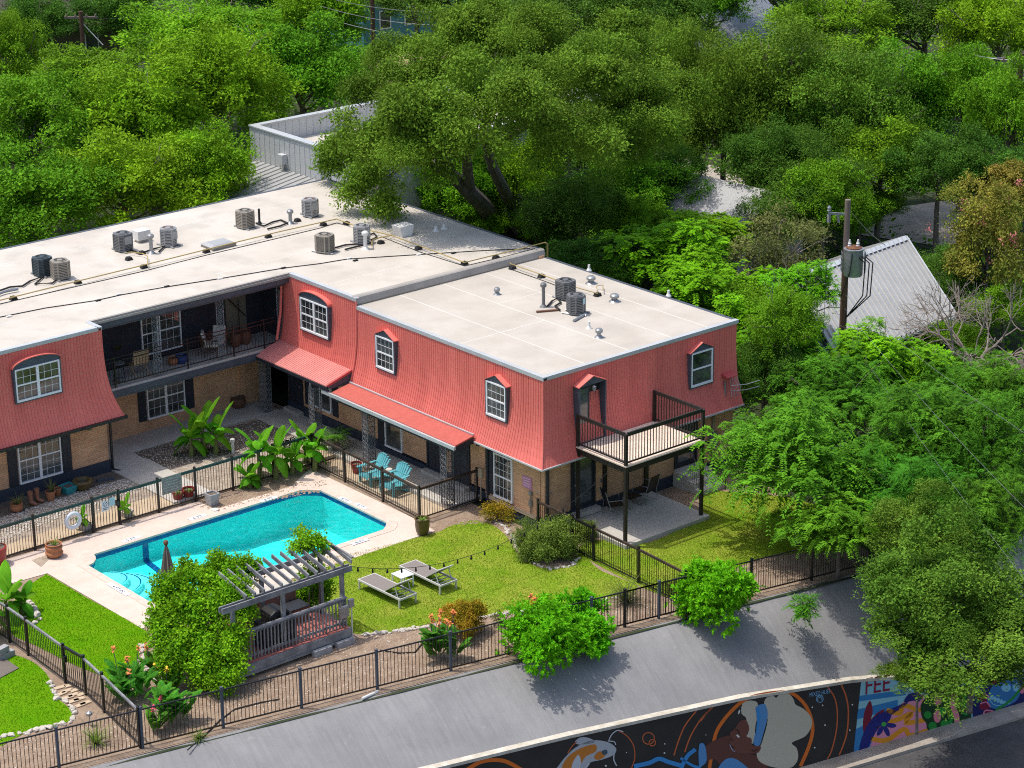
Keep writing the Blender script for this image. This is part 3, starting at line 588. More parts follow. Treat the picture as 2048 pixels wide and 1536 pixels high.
mansard('Y', 13.45, -40, -8.55, 2.45, zt_a, False, True)
mansard('P', -8.55, 13.45, 14.9, 2.45, zt_a, True, False)
# corner ridges and the seam between the two roof heights
for (cx, cy, sx, sy, zt) in ((0, 0, -1, -1, zt_b), (-8.55, 13.45, 1, -1, zt_a)):
    MB().tube([(cx + sx * off(z, zt), cy + sy * off(z, zt), z) for z in np.linspace(2.45, zt, 12)], .022, 6).build('mansard_corner_trim', M['red'], bld)
mb = MB(); mb.tube([(-off(z, zt_a) - .01, LY, z) for z in np.linspace(2.7, zt_a, 12)], .035, 6)
mb.build('mansard_seam_trim', M['red'], bld)
# brick walls
for bx in ((-40, 14.0, .55, -8.2, 14.25, 2.6), (-8.2, 16.4, .1, .2, 16.65, 2.7), (.03, 0, .42, LX - .03, .2, 2.6)): MB().box(*bx).build('brick_wall', M['brick_x'], bld)
for bx in ((0, .2, .42, .25, 3.05, 2.6), (.2, 3.05, .42, .45, 14.9, 3.2), (-8.45, 14.25, .55, -8.2, 16.4, 2.7), (LX - .25, .2, 0, LX, LY, 2.6)): MB().box(*bx).build('brick_wall', M['brick_y'], bld)
MB().box(-1.0, 16.34, .16, -.75, 16.4, 2.62).build('brick_pier', M['brick_x'], bld)
mb = MB(); mb.box(LX - .3, LY, 0, LX - .05, YB - .1, HA - .2); mb.box(-40, YB - .3, 0, LX - .06, YB - .05, HA - .2); mb.build('rear_wall', M['brick_y'], bld)
# foundation bands
mb = MB(); mb.box(-40, 13.96, 0, -8.16, 14.25, .55); mb.box(.16, 3.05, .1, .45, 8.9, .34); mb.box(.16, 8.9, .1, .45, 14.9, .52); mb.box(.02, -.03, 0, LX, .2, .42); mb.box(-.03, -.03, 0, .25, 3.0, .3)
mb.build('foundation_band', M['navy'], bld)
mb = MB(); mb.box(-.06, .35, .3, .25, 2.95, .42); mb.build('brick_ledge', M['conc2'], bld)
# upper recess: dark walls, slab, ceiling
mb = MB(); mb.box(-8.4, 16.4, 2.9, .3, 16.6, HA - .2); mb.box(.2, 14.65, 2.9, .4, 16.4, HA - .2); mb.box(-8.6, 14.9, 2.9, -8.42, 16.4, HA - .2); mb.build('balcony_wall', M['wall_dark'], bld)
mb = MB(); mb.box(-8.4, 14.62, 2.62, .3, 16.4, 2.86); mb.build('balcony_slab', M['conc'], bld)
mb = MB(); mb.box(-8.0, 14.55, 2.58, -.45, 14.615, 2.78); mb.box(-8.0, 14.58, 2.5, -.45, 14.63, 2.58); mb.build('balcony_fascia', M['bluegrey'], bld)
# roofs
mb = MB(); mb.prism([(-40, 13.5), (-8.6, 13.5), (-8.6, 14.25), (.05, 14.25), (.05, LY + .12), (LX - .04, LY + .12), (LX - .04, YB - .04), (-40, YB - .04)], HA - .25, HA - .02)
mb.build('upper_roof', M['roof'], bld)
mb = MB(); mb.prism([(.05, .05), (LX - .04, .05), (LX - .04, LY + .1), (.05, LY + .1)], HB - .25, HB - .02); mb.build('lower_roof', M['roof2'], bld)
mb = MB(); P = [(LY + .06, HB - .03), (LY + .02, HB + .06), (LY + .07, HA - .02), (LY + .12, HA + .015), (LY + .3, HA + .02), (LY + .36, HA - .03)]
mb.extr([(-.02, y, z) for y, z in P], (LX + .03, 0, 0)); mb.build('roof_step', M['parapet'], bld)
# metal edge fascias (each butted, with a small rolled top lip)
def fascia(mb, a, b, out, zt, h=.13, ins=.10):
    a, b, o = Vector((*a, 0)), Vector((*b, 0)), Vector((*out, 0))
    z = Vector((0, 0, 1)); pr = [o * .05 + z * (zt - h), o * .075 + z * (zt - h), o * .075 + z * zt, -o * ins + z * zt, -o * ins + z * (zt - .04), o * .05 + z * (zt - .04)]
    mb.extr([a + p for p in pr], b - a)
mb = MB(); fascia(mb, (0, -.075), (0, LY - .01), (-1, 0), HB); fascia(mb, (.1, 0), (LX + .075, 0), (0, -1), HB); fascia(mb, (0, LY + .01), (0, 14.17), (-1, 0), HA); fascia(mb, (-40, 13.45), (-8.62, 13.45), (0, -1), HA); fascia(mb, (-8.55, 13.375), (-8.55, 14.2), (1, 0), HA)
mb.build('roof_edge_fascia', M['fascia'], bld)
mb = MB(); fascia(mb, (LX, .075), (LX, LY), (1, 0), HB - .01, .1, .06); fascia(mb, (LX, LY + .3), (LX, YB - .1), (1, 0), HA - .008, .1, .06); fascia(mb, (-40, YB), (LX - .07, YB), (0, 1), HA - .008, .1, .06); mb.build('roof_edge_flashing', M['bluegrey'], bld)
mb = MB(); mb.box(-8.48, 14.14, HA - .075, -.08, 14.26, HA - .004); mb.box(-8.48, 14.10, HA - .16, -.08, 14.2, HA - .078); mb.build('recess_roof_edge', M['parapet'], bld)
mb = MB(); mb.box(-8.46, 14.18, HA - .36, -.02, 14.26, HA - .162); mb.box(-8.46, 14.26, HA - .34, .2, 16.4, HA - .27); mb.box(-8.46, 14.42, HA - .52, -.02, 14.56, HA - .345); mb.build('recess_soffit', M['bluegrey'], bld)
# eave trims under the mansards
mb = MB(); z = 2.45
for a, b in (((-.51, -.51), (-.51, 3.0)), ((-.51, -.51), (LX, -.51))): mb.beam((*a, z - .012), (*b, z - .012), .05, .05)
mb.build('eave_trim', M['fascia'], bld)
mb = MB(); mb.box(-.47, -.47, z - .03, 0, LY, z - .006); mb.box(0, -.47, z - .03, LX, -.001, z - .006); mb.box(-40, 13.02, z - .03, -8.1, 14.0, z - .006); mb.box(-8.2, 13.5, z - .03, -8.1, 14.9, z - .006); mb.build('eave_soffit', M['navy'], bld)
mb = MB(); mb.beam((-40, 12.92, z - .02), (-7.98, 12.92, z - .02), .11, .10); mb.tube([(-8.02, 12.95, z - .06), (-8.05, 13.2, z - .12), (-8.12, 13.9, z - .2), (-8.12, 13.93, .2), (-7.95, 13.7, .14)], .05, 8); mb.build('gutter', M['black'], bld)
mb = MB(); mb.tube([(-.36, 14.5, 5.35), (-.2, 14.5, 5.2), (-.28, 14.5, 4.2), (-.5, 14.5, 3.15)], .05, 8); mb.build('downpipe', M['red'], bld)
mb = MB(); mb.tube([(-.48, 2.9, 2.36), (-.2, 2.85, 2.3), (-.06, 2.85, 2.2), (-.06, 2.85, .1)], .045, 8); mb.build('downpipe', M['dark'], bld); mb = MB(); mb.tube([(.12, -.06, 2.4), (.12, -.06, .5)], .05, 8); mb.build('downpipe', M['dark'], bld)

# ---- windows
def window(parent, face, base, u0, u1, z0, z1, d, units=1, cols=3, rows=(2, 2), fr=.05, glass=('glass', 'glass'), name='window', sash=.5, frame='white', grille=True):
    mb = MB(); t = .05
    fb(mb, face, base, u0, u1, d - .06, d + t, z1 - fr, z1); fb(mb, face, base, u0, u1, d - .06, d + t + .012, z0, z0 + fr * 1.3)
    fb(mb, face, base, u0, u0 + fr, d - .058, d + t - .003, z0 + fr * 1.3, z1 - fr); fb(mb, face, base, u1 - fr, u1, d - .058, d + t - .003, z0 + fr * 1.3, z1 - fr)
    W_ = (u1 - u0 - 2 * fr) / units; zs = z0 + (z1 - z0) * sash
    for k in range(1, units): fb(mb, face, base, u0 + fr + W_ * k - .05, u0 + fr + W_ * k + .05, d - .055, d + t - .004, z0 + fr * 1.3, z1 - fr)
    for k in range(units): fb(mb, face, base, u0 + fr + W_ * k + .05 * (k > 0), u0 + fr + W_ * (k + 1) - .05 * (k < units - 1), d - .05, d + .03, zs - .025, zs + .025)
    wnd = mb.build(name, M[frame], parent)
    if isinstance(glass, str): glass = (glass, glass)
    for zz0, zz1, g in ((z0 + fr, zs - .02, glass[0]), (zs + .02, z1 - fr, glass[1])):
        mb = MB(); fb(mb, face, base, u0 + .02, u1 - .02, d - .03, d + .006, zz0, zz1); mb.build('pane', M[g], wnd if parent is bld else parent)
    if grille:
        mb = MB()
        for k in range(units):
            a = u0 + fr + W_ * k; b = a + W_
            for zz0, zz1, rr in ((z0 + fr, zs, rows[0]), (zs, z1 - fr, rows[1])):
                for c in range(1, cols): fb(mb, face, base, a + (b - a) * c / cols - .0055, a + (b - a) * c / cols + .0055, d + .004, d + .014, zz0, zz1)
                for r in range(1, rr): fb(mb, face, base, a, b, d + .004, d + .0145, zz0 + (zz1 - zz0) * r / rr - .0055, zz0 + (zz1 - zz0) * r / rr + .0055)
        mb.build('grille', M['white'], wnd if parent is bld else parent)
    return wnd
def dormer(face, base, u0, u1, z0, z1, kind, d=.22, **kw):
    """boxed dormer surround with a hood; its window is a sub-part"""
    t = .055; mb = MB()
    fb(mb, face, base, u0 - t, u0, -.1, d, z0 - t, z1); fb(mb, face, base, u1, u1 + t, -.1, d, z0 - t, z1); fb(mb, face, base, u0, u1, -.1, d, z0 - t, z0)
    um = (u0 + u1) / 2; hw = (u1 - u0) / 2 + t
    if kind == 'gable': top = [(-hw, 0), (hw, 0), (hw, .04), (0, .27), (-hw, .04)]
    else: top = [(-hw, 0), (hw, 0)] + [(hw * math.cos(a), .04 + .27 * math.sin(a)) for a in np.linspace(0, math.pi, 15)]
    vec = Vector(Wp(face, 0, 0, 1, 0)) * (d + .095)
    mb.extr([Wp(face, base, um + a, -.12, z1 + b) for a, b in top], vec)
    dm = mb.build('dormer', M['bluegrey'], bld)
    mb = MB(); hw += .03; th = .03
    prof = [(-hw, .0), (0, .285), (hw, .0)] if kind == 'gable' else [(hw * math.cos(a), .02 + .29 * math.sin(a)) for a in np.linspace(math.pi, 0, 17)]
    for (a, b), (a2, b2) in zip(prof, prof[1:]):
        mb.extr([Wp(face, base, um + a, -.1, z1 + b), Wp(face, base, um + a2, -.1, z1 + b2), Wp(face, base, um + a2, -.1, z1 + b2 + th), Wp(face, base, um + a, -.1, z1 + b + th)], Vector(Wp(face, 0, 0, 1, 0)) * (d + .13))
    mb.build('hood', M['red'], dm)
    if kw.get('door') is None: window(dm, face, base, u0, u1, z0, z1, d - .035, **{k: v for k, v in kw.items() if k != 'door'})
    return dm
dormer('X', 0, 11.63, 13.31, 3.82, 5.05, 'arch', units=2, cols=3, glass=('glass', 'glass'))
dormer('X', 0, 7.74, 8.76, 3.54, 4.74, 'gable', cols=4, rows=(2, 2), glass=('glass', 'glass2'))
dormer('X', 0, 1.68, 2.68, 3.46, 4.68, 'gable', cols=4, rows=(2, 2), glass=('glass2', 'glass'))
dormer('Y', 0, 6.54, 7.56, 3.54, 4.78, 'gable', grille=False)
dormer('Y', 13.45, -12.0, -10.3, 3.84, 5.0, 'arch', units=2, cols=3)
# balcony door dormer
dm = dormer('Y', 0, 1.30, 2.40, 2.88, 4.84, 'gable', d=.36, door=True)
mb = MB(); fb(mb, 'Y', 0, 1.3, 2.4, .02, .06, 2.88, 4.84); mb.build('doorway', M['fan'], dm)
mb = MB(); mb.beam((1.36, -.12, 2.9), (1.36, -.12, 4.8), .05, .05); mb.box(1.36, -.14, 2.9, 1.9, -.1, 4.8); mb.build('door', M['dark'], dm)
mb = MB(); mb.box(1.44, -.155, 3.0, 1.8, -.141, 4.7); mb.build('door_pane', M['glass2'], dm)
mb = MB(); mb.lathe([(.03, .1), (.07, .06), (.06, -.08), (.02, -.1)], 10, (1.85, -.42, 4.72)); mb.build('porch_lamp', M['galv'], dm)
# ground floor windows, shutters, doors
def shutter(face, base, u0, u1, z0, z1):
    mb = MB(); fb(mb, face, base, u0, u1, .0, .035, z0, z1)
    for a, b in ((z0 + .05, (z0 + z1) / 2 - .03), ((z0 + z1) / 2 + .03, z1 - .05)):
        fb(mb, face, base, u0 + .04, u1 - .04, .035, .042, a, b)
    mb.build('shutter', M['dark'], bld)
window(bld, 'X', 0, 1.56, 2.52, .50, 2.1, .03, cols=4, rows=(2, 3), glass=('glass', 'glass')); shutter('X', 0, 2.56, 2.99, .5, 2.1)
window(bld, 'X', .2, 7.86, 8.85, .42, 1.95, .03, cols=3, grille=False, sash=.66); shutter('X', .2, 8.90, 9.3, .36, 1.98)
window(bld, 'X', .2, 12.1, 13.42, .72, 2.05, .03, units=2, cols=3, grille=False, sash=.72); shutter('X', .2, 13.45, 13.78, .66, 2.08); shutter('X', .2, 11.72, 12.07, .66, 2.08)
window(bld, 'Y', 14.0, -11.77, -10.1, .58, 2.25, .03, units=2, cols=3, rows=(3, 2), glass=('glass2', 'glass')); shutter('Y', 14, -12.16, -11.8, .52, 2.28); shutter('Y', 14, -10.06, -9.69, .52, 2.28)
window(bld, 'Y', 16.4, -5.1, -3.46, .60, 2.08, .03, units=2, cols=3, rows=(2, 2), glass=('glass', 'glass2')); shutter('Y', 16.4, -5.46, -5.13, .58, 2.1); shutter('Y', 16.4, -3.42, -3.05, .58, 2.1)
window(bld, 'Y', 16.4, -5.16, -4.45, 3.1, 4.7, .03, units=1, cols=3, rows=(2, 2)); window(bld, 'Y', 16.4, -4.4, -3.46, 3.1, 4.7, .03, units=1, cols=3, rows=(2, 2))
def door(face, base, u0, u1, z0, z1, glassy=False, hand=1):
    mb = MB(); fb(mb, face, base, u0 - .07, u0, -.02, .05, z0, z1 + .07); fb(mb, face, base, u1, u1 + .07, -.02, .05, z0, z1 + .07); fb(mb, face, base, u0, u1, -.02, .05, z1, z1 + .07); fb(mb, face, base, u0, u1, -.02, .015, z0, z1)
    if not glassy:
        for r in range(3):
            for c in range(2):
                a = u0 + (u1 - u0) * (c + .12) / 2; b = u0 + (u1 - u0) * (c + .88) / 2; h = (z1 - z0) / 3
                fb(mb, face, base, a, b, .015, .026, z0 + h * r + .08, z0 + h * (r + 1) - .06)
    dr = mb.build('door', M['dark'], bld)
    if glassy: mb = MB(); fb(mb, face, base, u0 + .1, u1 - .1, .015, .024, z0 + .2, z1 - .1); mb.build('door_pane', M['glass2'], dr)
    mb = MB(); c = Wp(face, base, u0 + .08 if hand > 0 else u1 - .08, .06, z0 + .95); mb.lathe([(.0, -.03), (.03, -.02), (.03, .02), (0, .03)], 8, c, False); mb.build('handle', M['galv'], dr)
    mb = MB(); fb(mb, face, base, u0 - .1, u1 + .1, .05, .3, z0 - .16, z0); mb.build('doorstep', M['conc'], dr)
door('X', .2, 5.5, 6.4, .28, 2.3); door('X', .2, 4.15, 5.0, .28, 2.3, hand=-1); door('X', .2, 14.0, 14.75, .3, 2.4)
a = aty(1151, 1015, 0).x
door('Y', 0, 1.25, 2.2, .34, 2.3, True)
b = aty(1385, 905, 0).x
door('Y', 0, 6.05, 7.0, .62, 2.4, True)
for x in (2.62, 3.62, 4.55): MB().box(x, -.07, .1, x + .16, -.001, 2.42).build('pilaster', M['black'], bld)
# steps with handrails by the far door
mb = MB(); mb.box(5.9, -.75, 0, 7.15, -.04, .58); mb.box(5.95, -1.05, 0, 7.1, -.75, .4); mb.box(5.95, -1.35, 0, 7.1, -1.05, .2); st = mb.build('concrete_steps', M['conc'], bld, bevel=.012)
for x in (5.98, 7.06):
    mb = MB(); mb.tube([(x, -1.45, 0), (x, -1.45, .95), (x, -.7, 1.5), (x, -.1, 1.5)], .02, 6)
    for k in range(1, 7): t = k / 7; mb.tube([(x, -1.45 + .75 * t, .2 + .35 * t), (x, -1.45 + .75 * t, .95 + .55 * t)], .009, 4)
    mb.build('handrail', M['black'], st)
# utility conduits and meter at the far end of the right face
mb = MB(); mb.tube([(8.15, -.25, 3.4), (8.15, -.3, 2.7), (7.8, -.1, 2.3), (7.8, -.06, 1.5), (7.8, -.06, .3)], .035, 7); mb.build('conduit', M['galv'], bld); mb = MB(); mb.tube([(.35, -.06, 1.28), (-.05, .35, 1.28)], .02, 6); mb.build('conduit', M['galv'], bld)
mb = MB(); mb.box(7.62, -.16, 1.0, 7.95, -.005, 1.55); mb.build('meter_box', M['galv'], bld)
mb = MB(); mb.extr([(8.1, -.05, 3.55), (8.1, -.42, 3.55), (8.1, -.42, 3.58), (8.1, -.05, 3.72)], (.5, 0, 0)); mb.build('service_hood', M['redtrim'], bld)
mb = MB()
for k, x in enumerate((8.2, 8.3, 8.42, 8.52)): mb.tube([(x, -.45, 3.55), (x + .02, -.5 - .05 * k, 3.2), (x - .06, -.62, 2.9)], .012, 5)
mb.tube([(8.1, -.6, 3.35), (8.7, -.75, 3.3), (9.1, -1.0, 3.42)], .015, 5); mb.tube([(8.1, -.6, 3.15), (8.7, -.75, 3.1), (9.1, -1.0, 3.2)], .015, 5); mb.build('service_wires', M['galv'], bld)
# hose bib, sign and box on the left face
mb = MB(); mb.tube([(-.05, .62, 1.15), (-.05, .62, .45)], .022, 6); mb.box(-.11, .56, 1.12, 0, .68, 1.24); mb.box(-.1, .56, .72, -.01, .68, .9); mb.build('conduit', M['galv'], bld)
mb = MB(); mb.box(-.1, 3.12, .95, .0, 3.34, 1.3); mb.tube([(-.05, 3.23, .95), (-.05, 3.23, .1)], .02, 6); mb.build('electrical_box', M['conc2'], bld)
# ---- canopies
def canopy_metal():
    x0, z0, x1, z1, ya, yb = -.28, 3.06, -1.42, 2.72, 10.12, 14.72; mb = MB(); vs = []
    ys = []; n = 38
    for i in range(n + 1):
        y = ya + (yb - ya) * i / n; ys += [(y - .013, 0), (y, .02), (y + .013, 0)] if 0 < i < n else [(y, 0)]
    for x, z in ((x0, z0), (x1, z1), (x1, z1 - .04), (x0, z0 - .04)):
        for y, dz in ys: vs.append((x, y, z + dz))
    k = len(ys); mb.add(vs, [(r * k + i, r * k + i + 1, (r + 1) * k + i + 1, (r + 1) * k + i) for r in range(3) for i in range(k - 1)])
    o = mb.build('canopy', M['redawn'], bld)
    mb = MB(); mb.extr([(x0, ya, z0), (x1, ya, z1), (x1, ya, z1 - .12), (x0, ya, z0 - .5)], (0, .03, 0)); mb.build('canopy_end', M['bluegrey'], o)
    mb = MB(); mb.box(x1 - .015, ya, z1 - .15, x1 + .03, yb, z1 - .035); mb.box(x1 + .2, ya + .03, z1 - .1, .2, yb, z1 - .05); mb.build('canopy_beam', M['dark'], o)
    mb = MB(); mb.beam((x1, ya - .01, z1 + .01), (x0, ya - .01, z0 + .01), .06, .08); mb.build('canopy_edge', M['redtrim'], o)
canopy_metal()
x0, z0, x1, z1, ya, yb = -.5, 2.66, -1.32, 2.50, 3.02, 10.0
mb = MB(); mb.extr([(x0, ya, z0), (x1, ya, z1), (x1, ya, z1 - .05), (x0, ya, z0 - .05)], (0, yb - ya, 0)); cn = mb.build('canopy', M['shingle'], bld)
mb = MB(); mb.box(x1 - .09, ya - .05, z1 - .14, x1 - .008, yb + .5, z1 - .02); mb.beam((x0 + .0, ya, z0 + .03), (x0, yb, z0 + .03), .05, .04); mb.build('gutter', M['fascia'], cn)
mb = MB(); mb.box(x1 - .004, ya + .02, z1 - .26, x1 + .06, yb, z1 - .052); mb.extr([(x0, ya + .02, z0 - .055), (x1, ya + .02, z1 - .055), (x1, ya + .02, z1 - .2), (x0, ya + .02, z0 - .3)], (0, .04, 0)); mb.box(x1 + .06, ya + .06, 2.34, .2, yb, 2.37); mb.build('canopy_beam', M['dark'], cn)
# ---- ornate iron columns
M['iron'] = mat('grey_wrought_iron', (.09, .098, .11), .5, (.24, .25, .26), 16, .9)
M['ironb'] = mat('black_wrought_iron', (.018, .02, .025), .5, (.22, .22, .23), 18, .8)
def iron_panel(mb, p, du, w, h):
    p = Vector(p); du = Vector(du); up = Vector((0, 0, 1))
    for k in (0, 1): mb.beam(p + du * (w * k), p + du * (w * k) + up * h, .025, .025, (0, 1, 0))
    n = max(4, int(h / .2)); st = h / n; nrm = du.cross(up)
    for i in range(n):
        c = p + du * (w / 2) + up * (st * (i + .5)); pts = []
        for k in range(17):
            a = k / 16 * 2 * math.pi; pts.append(c + du * (w * .44 * math.sin(a * 1)) + up * (st * .5 * math.cos(a)))
        mb.tube(pts, .013, 4, False); pts = []
        for k in range(13):
            a = k / 12 * 2 * math.pi; pts.append(c + du * (w * .22 * math.sin(a)) + up * (st * .3 * math.sin(2 * a)))
        mb.tube(pts, .012, 4, False)
        for sg in (-1, 1): mb.add([c + du * (sg * w * .3) + up * st * .42, c + du * (sg * w * .16) + up * st * .55, c + du * (sg * w * .05) + up * st * .4, c + du * (sg * w * .18) + up * st * .27], [(0, 1, 2, 3)])
def iron_column(x, y, z0, z1, corner=False, m='iron'):
    mb = MB(); iron_panel(mb, (x, y, z0), (1, 0, 0), .30, z1 - z0)
    if corner: iron_panel(mb, (x, y + .02, z0), (0, 1, 0), .30, z1 - z0)
    mb.build('iron_column', M[m], bld)
for x in (-5.72, -2.98, -.32): iron_column(x, 14.66, 2.87, 5.22)
iron_column(-.80, 15.02, .17, 2.6, True)
for y in (3.5, 7.9, 11.1): iron_column(-1.32, y, .15, 2.36, True, 'ironb')
# ---- balcony railing of the recess
mb = MB(); x0, x1 = -8.05, -.35
for z in (3.98, 3.84, 3.0): mb.beam((x0, 14.66, z), (x1, 14.66, z), .03, .03)
for i in range(1, 62):
    x = x0 + (x1 - x0) * i / 62; mb.beam((x, 14.66, 3.0), (x, 14.66, 3.84), .012, .012, (0, 1, 0))
rl = mb.build('balcony_railing', M['black'], bld)
for x in (-7.35, -4.3, -2.3, -.95): mb = MB(); mb.beam((x, 14.66, 2.87), (x, 14.66, 4.03), .04, .04, (0, 1, 0)); mb.build('post', M['black'], rl)
mb = MB(); mb.lathe([(.03, .16), (.04, .1), (.11, .08), (.09, -.08), (.05, -.1)], 12, (-1.6, 15.4, 5.12)); mb.build('hanging_lamp', mat('frosted_lamp', (.5, .55, .5), .5), bld)
mb = MB(); mb.box(-1.5, 16.3, 2.9, -.6, 16.39, 4.9); mb.build('stairwell_opening', mat('stairwell_plaster', (.16, .15, .11), .9), bld)
mb = MB(); mb.tube([(-1.5, 16.2, 4.6), (-.7, 16.2, 3.7)], .02, 5); mb.tube([(-1.0, 16.2, 4.4), (-1.0, 16.2, 2.9)], .015, 5); mb.build('handrail', M['black'], bld)
# wall lantern by the left window
lp = aty(177, 852, 13.9)
mb = MB(); mb.lathe([(.0, .2), (.06, .19), (.09, .1), (.10, -.02), (.07, -.13), (.02, -.16)], 12, (lp.x, 13.86, lp.z)); mb.box(lp.x - .05, 13.86, lp.z + .1, lp.x + .05, 14.0, lp.z + .3); mb.build('wall_lantern', mat('bronze_lantern', (.2, .17, .08), .5, (.1, .09, .06), 12), bld)

# ================================================================ TIMBER BALCONY
tb = thing('timber_balcony', 'raised timber balcony with black railing on tall posts over the concrete slab', 'balcony')
X0, X1, YD, ZD = 1.14, 4.61, -2.74, 2.86
mb = MB()
for i in range(24):
    y = YD + .02 + i * .0975; mb.box(X0 - .03, y, ZD - .04, X1 + .03, y + .091, ZD)
mb.build('deck_boards', M['deckwood'], tb)
mb = MB(); mb.box(X0 - .06, YD - .07, ZD - .05, X1 + .06, YD + .015, ZD - .005); mb.box(X0 - .07, YD + .02, ZD - .05, X0 - .033, -.4, ZD - .005); mb.build('edge_board', M['deckwood'], tb)
mb = MB(); mb.box(X0, YD, ZD - .28, X1, YD + .05, ZD - .052); mb.box(X0, YD + .05, ZD - .28, X0 + .05, -.45, ZD - .052); mb.box(X1 - .05, YD + .05, ZD - .28, X1, -.45, ZD - .052)
for i in range(1, 7): x = X0 + (X1 - X0) * i / 7; mb.box(x - .02, YD + .05, ZD - .24, x + .02, -.45, ZD - .044)
mb.build('joists', M['blackwood'], tb)
for x, y, z0, z1 in ((X0, YD, .15, ZD + 1.08), (X1, YD, .15, ZD + 1.08), (X0, -.42, .15, ZD + 1.1), (X1, -.42, ZD - .3, ZD + 1.1)):
    mb = MB(); s = .05; mb.box(x - s, y - s, z0, x + s, y + s, z1); mb.build('post', M['blackwood'], tb)
for a, b in (((X0, -.37), (X0, YD + .05)), ((X0 + .05, YD), (X1 - .05, YD)), ((X1, YD + .05), (X1, -.37))):
    mb = MB(); mb.beam((*a, ZD + 1.06), (*b, ZD + 1.06), .05, .13); mb.beam((*a, ZD + .09), (*b, ZD + .09), .04, .05)
    A, B = Vector((*a, 0)), Vector((*b, 0)); n = int((B - A).length / .125)
    for i in range(1, n): p = A.lerp(B, i / n); mb.box(p.x - .011, p.y - .011, ZD + .1, p.x + .011, p.y + .011, ZD + 1.0)
    mb.build('railing', M['blackwood'], tb)
struct(MB().prism([(.97, -2.95), (4.82, -2.95), (4.82, -.005), (.97, -.005)], -.02, .15).build('concrete_slab', M['conc'], bevel=.015))

# ================================================================ FENCES
def fence(name, label, posts, h=1.2, rail='bronze', postm='bronze', railw=.05, railh=.06, gap=.105, bal='bronze', cat='fence', group=None, skip=(), posth=.06, bot=.08):
    t = thing(name, label, cat, group=group); P = [Vector(p) for p in posts]
    for p in P:
        mb = MB(); mb.box(p.x - .035, p.y - .035, p.z - .05, p.x + .035, p.y + .035, p.z + h + posth); mb.box(p.x - .042, p.y - .042, p.z + h + posth, p.x + .042, p.y + .042, p.z + h + posth + .02); mb.build('post', M[postm], t)
    for i, (a, b) in enumerate(zip(P, P[1:])):
        if i in skip: continue
        mb = MB(); z = Vector((0, 0, 1)); d = (b - a).normalized() * .035
        mb.beam(a + d + z * (h - railh / 2), b - d + z * (h - railh / 2), railw, railh); mb.build('top_rail', M[rail], t)
        mb = MB(); mb.beam(a + d + z * (bot + .02), b - d + z * (bot + .02), .03, .04); n = max(2, int((b - a).length / gap))
        for k in range(1, n): q = a.lerp(b, k / n); mb.box(q.x - .007, q.y - .007, q.z + bot + .04, q.x + .007, q.y + .007, q.z + h - railh)
        mb.build('baluster_panel', M[bal], t)
    return t
fy = lambda px, py: at(px, py, .016)
up = [fy(-75, 1165), fy(80, 1106), fy(192, 1067)]; up2 = [fy(243, 1050), fy(320, 1026), fy(395, 1004), fy(470, 982), fy(550, 957), Vector((-2.4, 9.83, .016))]
for q in up + up2: q.y = 9.82
fence('metal_fence', 'bronze picket fence with green top rail, left of the pool gate', up, rail='greenrail', railh=.085, railw=.07)
fence('metal_fence', 'bronze picket fence with green top rail, between the pool gate and the banana plants', up2, rail='greenrail', railh=.085, railw=.07)
def gate(label, a, b, h=1.15, rail='greenrail', m='bronze'):
    t = thing('metal_gate', label, 'gate'); a, b = Vector(a), Vector(b); z = Vector((0, 0, 1)); d = (b - a).normalized()
    a2, b2 = a + d * .05, b - d * .05; mb = MB()
    mb.beam(a2 + z * .1, b2 + z * .1, .035, .05)
    mb.beam(a2 + z * .05, a2 + z * h, .04, .04, (0, 1, 0)); mb.beam(b2 + z * .05, b2 + z * h, .04, .04, (0, 1, 0)); mb.build('gate_frame', M[m], t)
    mb = MB(); mb.beam(a2 + z * (h + .04), b2 + z * (h + .04), .06, .075); mb.build('top_rail', M[rail], t)
    mb = MB(); n = max(3, int((b2 - a2).length / .105))
    for k in range(1, n): q = a2.lerp(b2, k / n); mb.box(q.x - .009, q.y - .009, q.z + .125, q.x + .009, q.y + .009, q.z + h + .0)
    mb.build('baluster_panel', M[m], t)
    mb = MB(); q = b2 - d * .02; mb.box(q.x - .05, q.y - .06, q.z + h * .62, q.x + .05, q.y + .06, q.z + h * .78); mb.build('latch', M['black'], t)
    return t
gate('narrow pool gate with green top rail and white notice', up[-1], up2[0])
# fence along the terrace and back to the wall
xf = [Vector((-2.40, 9.83, .02)), Vector((-2.42, 7.85, .02)), Vector((-2.5, 5.55, .02)), Vector((-2.62, 3.36, .02)), Vector((-.12, 3.36, .02))]
xf[0].y -= .09
fence('metal_fence', 'bronze picket fence with dark rail enclosing the terrace with the turquoise chairs', xf, rail='rust', railh=.08, railw=.07)
fc = [Vector((-.33, -.08, 0)), Vector((-.38, -1.85, 0)), Vector((-.42, -2.93, 0)), Vector((-.5, -5.12, 0)), Vector((-.66, -7.42, 0))]
fence('metal_fence', 'black picket fence with rusty top rail between the front lawn and the concrete slab', fc, rail='rust', railh=.07, railw=.06, bal='black', postm='black', skip=(1,))
gate('black picket gate in the fence beside the concrete slab', fc[1], fc[2], 1.12, 'black', 'black')
s0 = s_of(at(446, 1455, 0)); SP = 2.385
fence('metal_fence', 'long black picket fence along the top of the grey slope', [fl(s0 + SP * k, 0, 0) for k in range(-6, 7)] + [Vector((-.62, -7.62, 0))], rail='black', railh=.035, railw=.035, bal='bronze', postm='bluegrey', gap=.11)
s1 = s_of(at(1500, 1190, 0))
fence('metal_fence', 'black picket fence in tree shade at the right end of the slope', [fl(s1 - 4.6 + 2.3 * k, 0, 0) for k in range(0, 7)], rail='black', railh=.035, railw=.035, gap=.09, bal='black', postm='black')
